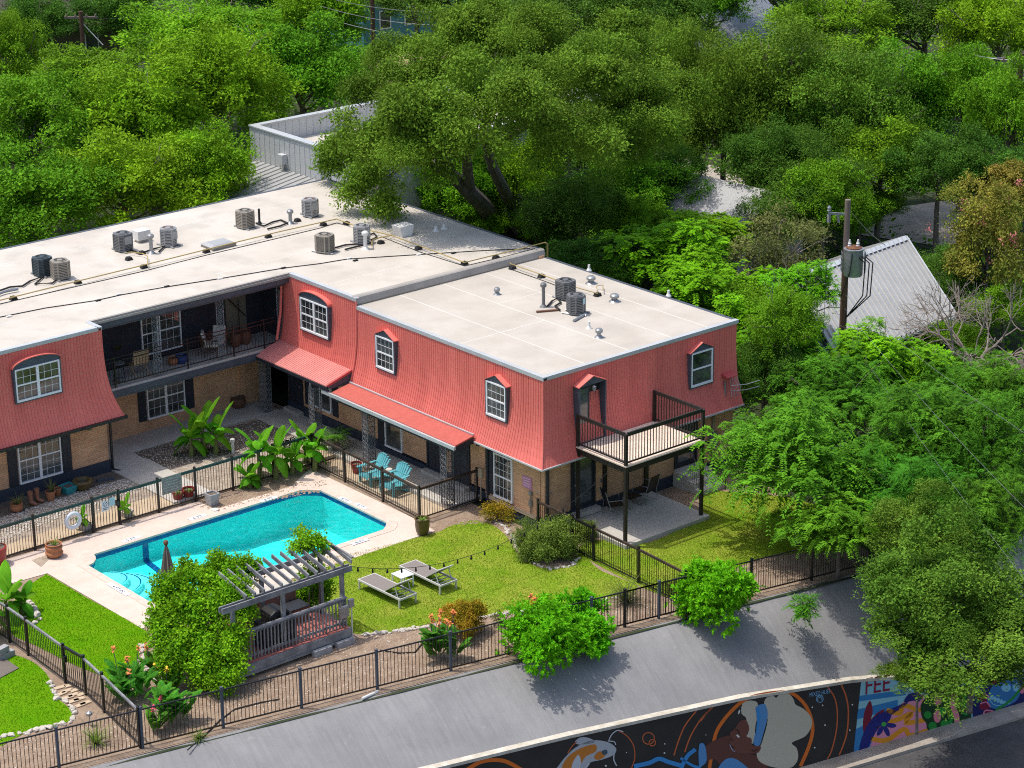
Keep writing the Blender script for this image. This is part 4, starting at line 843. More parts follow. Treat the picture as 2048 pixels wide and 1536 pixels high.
dg = [at(281, 1496, 0), at(208.8, 1425, 0), at(172, 1390, 0), at(131, 1366, 0), at(56.7, 1311, 0), at(20, 1285, 0), at(-60, 1235, 0)]
fence('metal_fence', 'black picket fence with weathered rail running up from the lower left corner post', dg, rail='greywood', railh=.06, railw=.06, skip=(2,), bal='black', postm='black')
gate('black picket gate in the lower left fence beside the brick pavers', dg[2], dg[3], 1.15, 'black', 'black')
# notices on the pool fence
def plate(name, label, cat, c, w_, h_, m, lines=0, ink='ink', ny=-.04, parent=None, normal='Y'):
    t = thing(name, label, cat, (c[0], c[1], c[2])); mb = MB()
    if normal == 'Y': mb.box(-w_ / 2, -.012, -h_ / 2, w_ / 2, 0, h_ / 2)
    else: mb.box(-.012, -w_ / 2, -h_ / 2, 0, w_ / 2, h_ / 2)
    mb.build('board', M[m], t, bevel=.004); return t
def plate_text(t, rows, w_, h_, m='ink', normal='Y'):
    n = len(rows)
    for i, txt in enumerate(rows):
        cu = bpy.data.curves.new('t', 'FONT'); cu.body = txt; cu.size = h_ / n * .8; cu.align_x = 'CENTER'; o = bpy.data.objects.new('t', cu); COL.objects.link(o)
        me = bpy.data.meshes.new_from_object(o.evaluated_get(bpy.context.evaluated_depsgraph_get())); bpy.data.objects.remove(o)
        mx = max([abs(v.co.x) for v in me.vertices] + [.01]); sx = min(1, w_ * .46 / mx)
        for v in me.vertices:
            x = v.co.x * sx; z = v.co.y + h_ / 2 - h_ * (i + .8) / n
            v.co = Vector((x, -.017, z)) if normal == 'Y' else Vector((-.017, -x, z))
        me.materials.append(M[m]); o = bpy.data.objects.new('lettering', me); COL.objects.link(o); o.parent = t
q = aty(343, 968, 9.76); t = plate('rules_sign', 'large weathered grey notice board hung on the pool fence', 'sign', q, .78, .62, 'sign'); 
mb = MB()
for k in range(5): mb.box(-.3, -.016, .2 - .1 * k, .3 - .05 * (k % 2), -.0125, .225 - .1 * k)
mb.build('faded_lettering', M['cinder'], t)
q = aty(210, 1012, 9.76); t = plate('pool_sign', 'white notice with round symbol on the pool gate', 'sign', q, .26, .36, 'signw'); mb = MB(); mb.xf(Matrix())
mb.tube([(.08 * math.cos(a), -.016, .07 + .08 * math.sin(a)) for a in np.linspace(0, 6.283, 17)], .008, 4, False); mb.beam((-.05, -.016, .02), (.05, -.016, .12), .012, .004); mb.box(-.09, -.016, -.08, .09, -.0125, -.06); mb.box(-.09, -.016, -.13, .07, -.0125, -.11); mb.build('symbol', M['ink'], t)
q = aty(224, 1003, 9.78); plate('pool_sign', 'small pale blue panel beside the white notice on the pool gate', 'sign', q, .22, .3, 'signb')
q = atx(1054, 965, -.02); t = plate('warning_sign', 'small purple sign on the brick wall near the building corner', 'sign', (-.012, q.y, q.z), .48, .42, 'signp', normal='X'); 
mb = MB()
for k in range(4): mb.box(-.016, -.17 + .03 * (k % 2), .13 - .09 * k, -.0125, .17, .16 - .09 * k)
mb.build('faded_lettering', M['inkp'], t)
# life ring
q = aty(146, 1041, 9.74); t = thing('life_ring', 'white life ring hanging on the pool fence', 'life ring', q); mb = MB()
for k in range(25):
    pass
pts = [(.25 * math.cos(a), 0, .25 * math.sin(a)) for a in np.linspace(0, 2 * math.pi, 25)]; mb.tube(pts, .075, 10, False); mb.build('ring', M['signw'], t, True)
mb = MB(); mb.tube([(.10 * math.cos(a) - .02, -.06, .12 * math.sin(a)) for a in np.linspace(0, 12.5, 40)], .012, 5); mb.build('rope', M['cushion'], t)

# ================================================================ FURNITURE
def adirondack():
    t = thing('adirondack_chair', 'turquoise plastic chair nearer the cycad on the terrace', 'chair', (0, 0, 0), 0, 'turquoise chairs on the terrace')
    mb = MB()                                                           # faces local +X
    for k in range(6):
        y = -.24 + .096 * k; mb.extr([(.36, y - .043, .36), (.36, y + .043, .36), (-.2, y + .043, .24), (-.2, y - .043, .24)], (0, 0, .02))
    mb.extr([(.36, -.29, .36), (.36, .29, .36), (.38, .29, .27), (.38, -.29, .27)], (.02, 0, 0)); mb.build('seat', M['teal'], t)
    mb = MB()
    for k in range(7):
        a = (k - 3) / 3; y0 = a * .2; y1 = a * .33; h = .98 - .12 * a * a - .02
        p0, p1 = Vector((-.17, y0, .25)), Vector((-.50, y1, h)); s = Vector((0, .033, 0)); s1 = Vector((0, .044, 0)); n = Vector((.02, 0, .01))
        mb.add([p0 - s, p0 + s, p1 + s1, p1 - s1, p0 - s - n, p0 + s - n, p1 + s1 - n, p1 - s1 - n], [(0, 1, 2, 3), (7, 6, 5, 4), (0, 4, 5, 1), (1, 5, 6, 2), (2, 6, 7, 3), (3, 7, 4, 0)])
        mb.lathe([(.0, 0), (.043, 0), (.043, .018), (0, .018)], 10, (-.515, y1, h - .01), False)
    mb.beam((-.36, -.3, .62), (-.36, .3, .62), .03, .06); mb.build('backrest', M['teal'], t)
    for sg in (-1, 1):
        mb = MB(); y = sg * .36; mb.extr([(.42, y - .065, .56), (.42, y + .065, .56), (.2, y + .08, .57), (-.42, y + .03, .6), (-.42, y - .03, .6), (.2, y - .08, .57)], (0, 0, .025)); mb.build('armrest', M['teal'], t)
        mb = MB(); mb.extr([(.34, y * .92 - .02, 0), (.27, y * .92 - .02, 0), (.24, y * .92 - .02, .56), (.38, y * .92 - .02, .56)], (0, .04, 0)); mb.build('leg', M['teal'], t)
        mb = MB(); mb.extr([(-.5, y * .85 - .018, 0), (-.42, y * .85 - .018, 0), (.3, y * .85 - .018, .36), (.25, y * .85 - .018, .26), (-.3, y * .85 - .018, .12)], (0, .036, 0)); mb.build('leg', M['teal'], t)
    return t
ac = adirondack(); ac.location = (-1.72, 7.15, .02); ac.rotation_euler.z = rad(176)
copy_tree(ac, None, (-1.72, 5.95, .02), rad(183), 'turquoise plastic chair nearer the corner of the fence')
t = thing('side_table', 'small round table with a stone ornament between the turquoise chairs', 'table', (-1.45, 6.55, .02)); mb = MB(); mb.lathe([(.24, .42), (.24, .45)], 16); mb.build('table_top', M['teal'], t)
for k in range(3): a = k * 2.094; mb = MB(); mb.tube([(.18 * math.cos(a), .18 * math.sin(a), .42), (.22 * math.cos(a), .22 * math.sin(a), 0)], .015, 5); mb.build('leg', M['teal'], t)
mb = MB(); mb.lathe([(.0, 0), (.1, .01), (.15, .08), (.11, .17), (0, .2)], 10); o = mb.build('stone_ornament', M['rock'], None, True); o.location = (-1.45, 6.55, .472); tag(o, 'rounded stone lump lying on the small table between turquoise chairs', 'ornament')
def lounger():
    t = thing('sun_lounger', 'grey sling sun lounger with raised back, nearer the pergola', 'sun lounger', (0, 0, 0), 0, 'sun loungers on the lawn')
    L_, W_, H_ = 2.08, .66, .3; pv = -.22                                # foot at +Y, head at -Y
    mb = MB(); hw = W_ / 2
    for sg in (-1, 1): mb.beam((sg * hw, L_ / 2, H_), (sg * hw, -L_ / 2, H_), .04, .06)
    for y in (L_ / 2 - .02, -L_ / 2 + .02): mb.beam((-hw + .02, y, H_), (hw - .02, y, H_), .04, .06)
    for y in (-.42, -.62, -.82): mb.beam((-hw + .02, y, H_ - .02), (hw - .02, y, H_ - .02), .03, .025)
    mb.build('frame', M['lframe'], t)
    mb = MB(); mb.box(-hw + .02, pv, H_ + .012, hw - .02, L_ / 2 - .04, H_ + .034); mb.build('seat', M['sling'], t)
    e = Vector((0, pv - .66, H_ + .48)); p = Vector((0, pv, H_ + .03)); mb = MB(); mb.beam(p, e, W_ - .09, .02, (1, 0, 0)) if False else None
    d = (e - p); n = Vector((0, d.z, -d.y)).normalized() * .012
    mb.add([p + Vector((s * (hw - .04), 0, 0)) + q for q in (n, -n) for s in (-1, 1)] + [e + Vector((s * (hw - .04), 0, 0)) + q for q in (n, -n) for s in (-1, 1)], [(0, 1, 5, 4), (2, 3, 7, 6), (0, 2, 6, 4), (1, 3, 7, 5), (4, 5, 7, 6), (0, 1, 3, 2)])
    bk = mb.build('backrest', M['sling'], t); mb = MB()
    for s in (-1, 1): mb.beam(p + Vector((s * (hw - .03), 0, 0)), e + Vector((s * (hw - .03), 0, 0)), .03, .035)
    mb.beam(e + Vector((-hw + .03, 0, 0)), e + Vector((hw - .03, 0, 0)), .03, .035)
    for s in (-1, 1): mb.beam(p.lerp(e, .72) + Vector((s * (hw - .06), 0, 0)), (s * (hw - .06), -.84, H_), .022, .022)
    mb.build('backrest_frame', M['lframe'], bk)
    for sx in (-1, 1):
        for y in (L_ / 2 - .06, -L_ / 2 + .06): mb = MB(); mb.box(sx * hw - .022, y - .022, 0, sx * hw + .022, y + .022, H_ - .03); mb.build('leg', M['lframe'], t)
    return t
lg = lounger(); lg.location = (-7.05, -.62, .015); lg.rotation_euler.z = rad(2)
copy_tree(lg, None, (-5.45, -.66, .015), rad(1), 'grey sling sun lounger with raised back, farther from the pergola')
t = thing('side_table', 'white square side table standing between the two sun loungers', 'table', at(806, 1172, .0)); mb = MB(); mb.box(-.26, -.26, .4, .26, .26, .43); mb.build('table_top', M['white'], t, bevel=.008)
for sx in (-1, 1):
    for sy in (-1, 1): mb = MB(); mb.box(sx * .23 - .02, sy * .23 - .02, 0, sx * .23 + .02, sy * .23 + .02, .4); mb.build('leg', M['white'], t)
def patio_chair(label):
    t = thing('patio_chair', label, 'chair', (0, 0, 0), 0, 'black chairs on the concrete slab')
    mb = MB(); mb.box(-.28, -.27, .4, .28, .27, .43); mb.build('seat', M['black'], t)
    mb = MB(); mb.extr([(-.26, -.27, .43), (-.26, .27, .43), (-.42, .27, .98), (-.42, -.27, .98)], (.02, 0, .005)); mb.build('backrest', M['black'], t)
    for s in (-1, 1):
        mb = MB(); y = s * .3; mb.tube([(-.44, y, 1.0), (-.26, y, .42), (-.3, y, 0), (.3, y, 0), (.3, y, .62), (-.33, y, .64)], .014, 5); mb.build('side_frame', M['galv'], t)
    return t
pc = patio_chair('low black patio chair seen from the side, left one on the slab'); pc.location = tuple(at(1228, 1030, .15)); pc.rotation_euler.z = rad(-20)
p2 = copy_tree(pc, None, tuple(at(1290, 1000, .15)), rad(100), 'black patio chair with its tall back to the pool, right one on the slab')
t = thing('footstool', 'low black footstool with metal legs between the two black chairs', 'stool', at(1264, 1012, .15)); mb = MB(); mb.box(-.26, -.22, .36, .26, .22, .39); mb.build('seat', M['black'], t)
for sx in (-1, 1): mb = MB(); mb.tube([(sx * .24, -.2, .36), (sx * .24, -.2, .01), (sx * .24, .2, .01), (sx * .24, .2, .36)], .012, 5); mb.build('leg', M['galv'], t)
def rattan(label):
    t = thing('rattan_chair', label, 'chair', (0, 0, 0), 0, 'rattan chairs on the recessed balcony'); mb = MB()
    for k in range(15):
        a = -1.9 + 3.8 * k / 14; mb.tube([(-.05 + .3 * -math.cos(a), .3 * math.sin(a), .38), (-.08 - .36 * math.cos(a), .36 * math.sin(a), .8 - .12 * abs(a) / 1.9)], .014, 4)
    mb.tube([(-.08 - .36 * math.cos(a), .36 * math.sin(a), .8 - .12 * abs(a) / 1.9) for a in np.linspace(-1.9, 1.9, 16)], .022, 5); mb.build('shell', M['wicker'], t)
    mb = MB(); mb.box(-.26, -.26, .38, .28, .26, .48); mb.build('seat_cushion', M['cushion'], t, bevel=.03); mb = MB(); mb.extr([(-.22, -.24, .48), (-.22, .24, .48), (-.36, .24, .92), (-.36, -.24, .92)], (.09, 0, .02)); mb.build('back_cushion', M['cushion'], t, bevel=.03)
    for sx in (-1, 1):
        for sy in (-1, 1): mb = MB(); mb.tube([(sx * .2, sy * .2, .38), (sx * .26, sy * .26, 0)], .015, 5); mb.build('leg', M['wicker'], t)
    return t
rc = rattan('rattan chair with cream cushions left of the iron column on the balcony'); q = at(393, 697, 2.87); rc.location = (q.x, 15.35, 2.87); rc.rotation_euler.z = rad(-35)
copy_tree(rc, None, (-2.45, 15.5, 2.87), rad(-140), 'rattan chair with cream cushions partly behind the iron column on the balcony')
q = aty(278, 712, 15.2); t = thing('folding_bench', 'tan slatted folding seat standing on the recessed balcony', 'seat', (q.x, 15.15, 2.87)); mb = MB()
for k in range(5): mb.extr([(-.32, -.1 + .0 * k, .5 + .1 * k), (.32, -.1, .5 + .1 * k), (.32, -.1, .585 + .1 * k), (-.32, -.1, .585 + .1 * k)], (0, .025, 0))
for k in range(4): mb.box(-.32, -.08 + .1 * k, .44, .32, 0 + .1 * k, .465)
mb.build('slats', M['towel'], t)
for sx in (-.28, .28): mb = MB(); mb.tube([(sx, -.1, 1), (sx, .28, 0)], .018, 5); mb.tube([(sx, .26, .45), (sx, -.2, 0)], .018, 5); mb.build('leg', M['towel'], t)
q = aty(236, 716, 15.1); t = thing('plant_stand', 'dark wire plant stand holding a potted succulent on the balcony', 'plant stand', (q.x, 15.1, 2.87)); mb = MB(); mb.lathe([(.22, .7), (.22, .72)], 12); mb.build('shelf', M['galv'], t); mb = MB(); mb.lathe([(.2, .12), (.2, .14)], 12); mb.build('shelf', M['galv'], t)
for k in range(3): a = k * 2.094; mb = MB(); mb.tube([(.19 * math.cos(a), .19 * math.sin(a), .7), (.22 * math.cos(a), .22 * math.sin(a), 0)], .012, 4); mb.build('leg', M['black'], t)
# ---- pots
def pot(name, label, cat, loc, prof, m, soil=True, sc_=1.0, n=18):
    t = thing(name, label, cat, loc); mb = MB(); mb.lathe([(r * sc_, z * sc_) for r, z in prof], n, cap=False); mb.lathe([(0, .005), (prof[0][0] * sc_, .004)], n, cap=False); mb.build('pot', M[m], t, True)
    rim = prof[-1]
    mb = MB(); mb.lathe([(0, rim[1] * sc_ - .015), (rim[0] * sc_ + .0, rim[1] * sc_ - .02)], n, cap=False)
    mb.build('soil', M['earth'], t); return t
TALL = [(.15, 0), (.22, .12), (.25, .35), (.235, .52), (.26, .54), (.26, .57), (.22, .57), (.21, .5)]
ROUND = [(.13, 0), (.24, .1), (.27, .22), (.24, .32), (.27, .36), (.27, .40), (.23, .40), (.21, .33)]
CONE = [(.11, 0), (.15, .26), (.17, .27), (.17, .31), (.145, .31), (.14, .27)]
pot('glazed_pot', 'tall olive brown glazed pot on the pool deck by the fence corner', 'pot', at(845, 1068, .016), TALL, 'olivepot')
pot('clay_pot', 'round terracotta pot on the pool deck beside the triangular gravel patch', 'pot', at(109, 1113, .016), [(.16, 0), (.27, .08), (.3, .16), (.25, .24), (.28, .3), (.29, .36), (.24, .42), (.28, .47), (.24, .47), (.22, .42)], 'terra')
pot('red_pot', 'glossy red pot, left one of the pair behind the pool fence', 'pot', at(357, 1004, .02), CONE, 'redpot', sc_=1.35)
pot('red_pot', 'glossy red pot, right one of the pair behind the pool fence', 'pot', at(378, 999, .02), CONE, 'redpot', sc_=1.35)
def square_planter(label, loc, s, h, m, rz=0):
    t = thing('square_planter', label, 'planter', loc, rz); mb = MB(); s1 = s * .72
    vs = [(-s1, -s1, 0), (s1, -s1, 0), (s1, s1, 0), (-s1, s1, 0), (-s, -s, h), (s, -s, h), (s, s, h), (-s, s, h)]; k = s - .04; vs += [(-k, -k, h), (k, -k, h), (k, k, h), (-k, k, h), (-k, -k, h - .06), (k, -k, h - .06), (k, k, h - .06), (-k, k, h - .06)]
    fs = [(0, 1, 5, 4), (1, 2, 6, 5), (2, 3, 7, 6), (3, 0, 4, 7), (4, 5, 9, 8), (5, 6, 10, 9), (6, 7, 11, 10), (7, 4, 8, 11), (8, 9, 13, 12), (9, 10, 14, 13), (10, 11, 15, 14), (11, 8, 12, 15), (0, 3, 2, 1)]
    mb.add(vs, fs); mb.build('planter_box', M[m], t); mb = MB(); mb.sheet([(-k, -k), (k, -k), (k, k), (-k, k)], h - .055); mb.build('soil', M['earth'], t); return t
square_planter('grey concrete planter beside the pool coping, empty', at(425, 1010, .0), .2, .45, 'cinder')
square_planter('grey square planter behind the fence by the life ring', at(172, 1063, .02), .2, .3, 'cinder', .1)
square_planter('pale box planter with banana sprouts behind the gate post', at(252, 1036, .02), .2, .3, 'conc')
square_planter('teal glazed square planter below the left window', at(137, 985, .11), .24, .28, 'tealpot', .15)
pot('clay_pot', 'wide brown bowl pot standing at the foot of the left brick wall', 'pot', at(166, 978, .11), [(.2, 0), (.3, .12), (.32, .24), (.36, .3), (.34, .34), (.26, .34), (.22, .22)], 'olivepot')
pot('clay_pot', 'terracotta pot with spiky agave below the left window', 'pot', at(102, 1000, .11), CONE, 'terra', sc_=1.1)
pot('clay_pot', 'small brown pot between the agave pot and teal planter', 'pot', at(116, 990, .11), CONE, 'terra', sc_=.85)
pot('clay_pot', 'round clay pot with tufted grass at the far left by the wall', 'pot', at(34, 1023, .11), ROUND, 'terra', sc_=.8)
pot('wicker_pot', 'brown woven pot on the shaded walkway under the balcony', 'pot', at(477, 814, .18), [(.2, 0), (.28, .1), (.3, .25), (.26, .36), (.28, .4), (.24, .4)], 'wicker')
pot('glazed_pot', 'dark blue glazed pot on the balcony floor near the window', 'pot', (aty(363, 708, 15.3).x, 15.3, 2.87), ROUND, 'bluepot', sc_=.8)
pot('clay_pot', 'brown pot on the balcony floor beside the blue one', 'pot', (aty(348, 712, 15.3).x, 15.4, 2.87), ROUND, 'terra', sc_=.7)
pot('clay_pot', 'dark planter tub on the balcony near the right end, left of two', 'pot', (aty(470, 672, 15.6).x, 15.6, 2.87), TALL, 'wicker', sc_=.9)
pot('clay_pot', 'dark planter tub on the balcony near the right end, right of two', 'pot', (aty(490, 665, 15.6).x, 15.6, 2.87), TALL, 'wicker', sc_=.9)
pot('clay_pot', 'dark red pot on the terrace behind the fence beside the cycad', 'pot', at(713, 945, .02), CONE, 'redpot', sc_=1.2)
pot('clay_pot', 'large red tub cut by the left edge of the picture', 'pot', at(-6, 1128, .016), [(.25, 0), (.33, .3), (.36, .6), (.3, .62)], 'redpot')
def boot(label, loc, rz):
    t = thing('boot_planter', label, 'planter', loc, rz); mb = MB(); pts = [(.0, 0, .5), (0, 0, .3), (0.01, 0, .16), (.05, 0, .09), (.16, 0, .06), (.26, 0, .05)]
    mb.tube(pts, [.1, .085, .08, .085, .07, .04], 10); mb.build('boot', M['boot'], t, True); mb = MB(); mb.box(-.07, -.05, 0, .0, .05, .05); mb.extr([(.0, -.06, .0), (.28, -.04, 0), (.28, .04, 0), (0, .06, 0)], (0, 0, .03)); mb.build('sole', M['olivepot'], t)
boot('brown cowboy boot planter, left boot of the pair by the brick wall', at(62, 1010, .11), rad(-60)); boot('brown cowboy boot planter, right boot of the pair by the brick wall', at(75, 1004, .11), rad(-55))
t = thing('drain_pipe', 'white plastic standpipe in the gravel beside the banana plants', 'pipe', at(466, 905, .1)); mb = MB(); mb.lathe([(.06, 0), (.06, .42), (.085, .42), (.085, .52), (0, .53)], 12); mb.build('pipe', M['pvc'], t, True)
t = thing('pool_skimmer_lid', 'round white skimmer lid beside the concrete planter', 'lid', at(430, 1019, .03)); mb = MB(); mb.lathe([(.13, 0), (.13, .012), (.08, .02), (0, .02)], 16); mb.build('lid', M['pvc'], t)
q = at(195, 965, .11); mb = MB(); mb.extr([(q.x, q.y, .1), (q.x + .6, q.y - .15, .1), (q.x + .62, q.y - .05, .1), (q.x + .02, q.y + .15, .1)], (0, 0, .09)); tag(mb.build('splash_block', M['bluegrey'], None), 'grey splash block under the corner downpipe', 'splash block')
# ---- umbrella behind the vine
p = at(341, 1234, .0); t = thing('patio_umbrella', 'closed taupe patio umbrella standing by the pool behind the vines', 'umbrella', p); mb = MB(); mb.tube([(0, 0, 0), (0, 0, 2.5)], .022, 8); mb.build('pole', M['greywood'], t)
mb = MB(); ring = []
for i, (r, z) in enumerate([(.03, 2.42), (.09, 2.2), (.15, 1.9), (.21, 1.6), (.24, 1.42)]):
    for k in range(16): a = 6.2832 * k / 16; rr = r * (1 if k % 2 else .55); ring.append((rr * math.cos(a), rr * math.sin(a), z + (.05 if k % 2 == 0 and i == 4 else 0)))
mb.add(ring, [(i * 16 + k, i * 16 + (k + 1) % 16, (i + 1) * 16 + (k + 1) % 16, (i + 1) * 16 + k) for i in range(4) for k in range(16)]); mb.build('canopy', M['umb'], t)
mb = MB(); mb.lathe([(0, 2.42), (.06, 2.43), (.085, 2.5), (.06, 2.56), (0, 2.58)], 12); mb.build('finial', M['wicker'], t, True)
mb = MB(); mb.lathe([(.28, 0), (.28, .06), (.06, .1)], 16); mb.build('base', M['black'], t)

# ================================================================ PERGOLA
pg = thing('pergola', 'weathered grey timber pergola with slatted roof and railing over a red deck', 'pergola')
ZK = .45
mb = MB()
for i in range(20):
    y = -2.42 + i * .142; mb.box(-14.0, y, ZK - .035, -9.86, y + .136, ZK)
mb.build('deck_boards', M['reddeck'], pg)
mb = MB(); mb.box(-14.02, -2.5, .2, -9.84, -2.43, ZK - .01); mb.box(-9.855, -2.43, .2, -9.80, .4, ZK - .01); mb.box(-14.0, -2.52, .12, -9.9, -2.47, .19); mb.build('skirt_board', M['greywood'], pg)
FT_ = [at(x, y, 2.44) for x, y in [(698.5, 1118.8), (678, 1126), (661, 1133), (644, 1139), (629.7, 1146), (612.5, 1150.3), (595.3, 1157.5), (578, 1163), (561, 1169), (543.7, 1173.2), (526, 1179), (509, 1185)]]
yf, xs0, dxr = sum(p.y for p in FT_) / len(FT_), FT_[0].x, (FT_[-1].x - FT_[0].x) / 11
bt = at(624, 1083, 2.72)
PG_Y0, PG_Y1 = yf, bt.y
posts_y = -2.14
for x in (-9.88, -12.03, -13.8):
    for y in (posts_y, PG_Y1 - .35):
        zt = 2.28 + (.24 if y > -1 else 0); mb = MB(); mb.box(x - .055, y - .055, ZK, x + .055, y + .055, zt); mb.build('post', M['greywood'], pg)
mb = MB(); mb.box(-14.2, posts_y - .1, 2.16, -9.55, posts_y - .058, 2.34); mb.box(-14.2, posts_y + .058, 2.16, -9.55, posts_y + .1, 2.34); mb.box(-12.3, PG_Y1 - .45, 2.4, -9.55, PG_Y1 - .408, 2.57); mb.build('beam', M['greywood'], pg)
for i in range(13):
    x = xs0 + dxr * i; mb = MB(); mb.beam((x, PG_Y0 - .05, 2.40), (x, PG_Y1, 2.68), .042, .13); mb.build('rafter', M['greywood'], pg)
for k in (.25, .4): mb = MB(); mb.beam((xs0 - .02 + k * .3, PG_Y0, 2.5), (xs0 + .02 - k * .4, PG_Y1, 2.78), .042, .05); mb.build('rafter', M['greywood'], pg)
mb = MB(); mb.box(-14.0, -2.32, 1.37, -9.82, -2.18, 1.41); rr = mb.build('rail_cap', M['greywood'], pg)
mb = MB(); mb.box(-14.0, -2.27, 1.28, -9.84, -2.23, 1.369); mb.box(-14.0, -2.27, .55, -9.84, -2.23, .63)
n = 34
for i in range(n): x = -13.95 + 4.08 * i / (n - 1); mb.box(x - .02, -2.31, .46, x + .02, -2.275, 1.33)
mb.build('railing', M['greywood'], pg)
for x, y in ((-10.15, -2.55), (-11.0, -2.56)):
    mb = MB(); mb.box(x - .32, y - .1, 0, x + .32, y + .08, .19); mb.build('footing_block', M['cinder'], pg)
# electrical boxes on its corner post
t = thing('electrical_box', 'grey electrical boxes with conduit on the right end of the pergola railing', 'electrical box', (-9.9, -2.42, 0)); mb = MB(); mb.box(-.3, -.06, .85, .02, .06, 1.2); mb.build('box', M['galv'], t, bevel=.01); mb = MB(); mb.box(.04, -.05, 1.1, .22, .06, 1.36); mb.build('box', M['galv'], t, bevel=.01); mb = MB(); mb.tube([(.14, 0, 1.1), (.14, 0, 0)], .022, 6); mb.build('conduit', M['pvc'], t)
# grill and counters on the deck
t = thing('covered_grill', 'barbecue grill under a black cover on the pergola deck', 'grill', (-12.1, -1.75, ZK)); mb = MB()
prof = [(-.62, 0), (-.62, .78), (-.4, .86), (-.36, 1.02), (-.15, 1.14), (.15, 1.14), (.36, 1.02), (.4, .86), (.62, .78), (.62, 0)]
mb.extr([(x, -.3, z) for x, z in prof], (0, .6, 0)); mb.build('cover', mat('black_vinyl', (.012, .012, .013), .5, bump=.6, bs=4), t, bevel=.05)
t = thing('outdoor_counter', 'red brown outdoor counter with dark top under the pergola', 'counter', (-11.3, -.15, ZK)); mb = MB(); mb.box(-.9, -.3, 0, .9, .3, .78); mb.build('cabinet', mat('counter_stain', (.27, .13, .1), .7, (.22, .1, .08), 4), t); mb = MB(); mb.box(-.95, -.35, .78, .95, .35, .82); mb.build('counter_top', M['conc'], t)
t = thing('outdoor_counter', 'low bench box beside the counter under the pergola', 'bench', (-10.75, -.85, ZK)); mb = MB(); mb.box(-.35, -.3, 0, .35, .3, .45); mb.build('cabinet', M['wicker'], t, bevel=.01); mb = MB(); mb.box(-.37, -.32, .45, .37, .32, .48); mb.build('seat', M['dark'], t)
# string lights
A_, B_ = Vector((-9.86, -2.2, 2.42)), Vector((1.1, -2.2, 2.66)); sl = thing('string_lights', 'string of black cable lights sagging from pergola post across the lawn to the balcony', 'string lights', A_)
pts = [A_.lerp(B_, k / 40) - Vector((0, 0, 1.25 * 4 * (k / 40) * (1 - k / 40))) for k in range(41)]
mb = MB(); mb.tube([p - A_ for p in pts], .009, 4); mb.build('cable', M['rubber'], sl)
for k in range(1, 20):
    p = A_.lerp(B_, k / 20) - Vector((0, 0, 1.25 * 4 * (k / 20) * (1 - k / 20))) - A_; mb = MB(); mb.lathe([(.02, 0), (.024, -.05), (.03, -.08), (.036, -.13), (0, -.16)], 8, tuple(p)); mb.build('bulb', M['rubber'], sl)
# small yard things
q = at(180, 1452, 0); t = thing('path_light', 'small grey path light in the lower left mulch bed', 'lamp', q); mb = MB(); mb.tube([(0, 0, 0), (0, 0, .34)], .015, 6); mb.build('stake', M['galv'], t); mb = MB(); mb.lathe([(.05, .32), (.1, .37), (.09, .42), (.03, .46), (0, .47)], 12); mb.build('lamp_shade', M['galv'], t)
for k, (px, py, z) in enumerate(((5, 1318, 0), (16, 1314, 0), (6, 1316, .2))):
    q = at(px, py, z) if z == 0 else Vector((at(6, 1318, 0).x, at(6, 1318, 0).y, .2)); mb = MB(); mb.box(-.2, -.1, 0, .2, .1, .195); o = mb.build('cinder_block', M['cinder'], None, bevel=.008); o.location = q; o.rotation_euler.z = .15 * k
    tag(o, ('grey cinder block on the ground at the left edge, left of two', 'grey cinder block on the ground near the lower left fence, right of two', 'grey cinder block lying on top of another at the left edge')[k], 'block', 'cinder blocks by the lower left fence')
struct(MB().prism([at(x, y, 0) for x, y in [(-60, 1330), (0, 1312), (38, 1338), (0, 1358), (-60, 1372)]], 0, .04).build('brown_patio', mat('brown_patio_concrete', (.17, .14, .12), .9, (.12, .1, .09), 2)))
q = at(741, 1394, -.02); t = tag(MB().tube([(-.3, 0, .05), (.32, .06, .05)], .045, 8).build('paper_roll', M['pvc'], None, True), 'white roll lying on the top edge of the grey slope', 'litter'); t.location = q + Vector((0, 0, .0))
def hose(label, pts, r=.02):
    mb = MB(); mb.tube([at(a, b, .03) for a, b in pts], r, 5); tag(mb.build('irrigation_hose', M['rubber'], None), label, 'hose', 'irrigation hoses')
hose('black irrigation hose looping through the mulch below the pergola', [(375, 1500), (410, 1470), (440, 1440), (470, 1418), (520, 1405), (560, 1398)]); hose('thin black hose lying in the mulch left of the orange cannas', [(760, 1300), (800, 1306), (830, 1304), (850, 1280), (860, 1270)])
# stepping bricks
bricks = [(120, 1376), (133, 1383), (146, 1391), (158, 1399), (170, 1407), (122, 1389), (135, 1396), (148, 1403), (162, 1411), (140, 1372), (152, 1381), (165, 1389)]
for k, (px, py) in enumerate(bricks):
    q = at(px, py, .0); mb = MB(); mb.box(-.17, -.08, 0, .17, .08, .035); o = mb.build('paver_brick', M['conc2'], None, bevel=.006); o.location = q; o.rotation_euler.z = rad(-8 + 5 * (k % 3)); tag(o, 'tan paver brick laid in the path by the lower left gate', 'brick', 'tan paver bricks by the lower left gate')
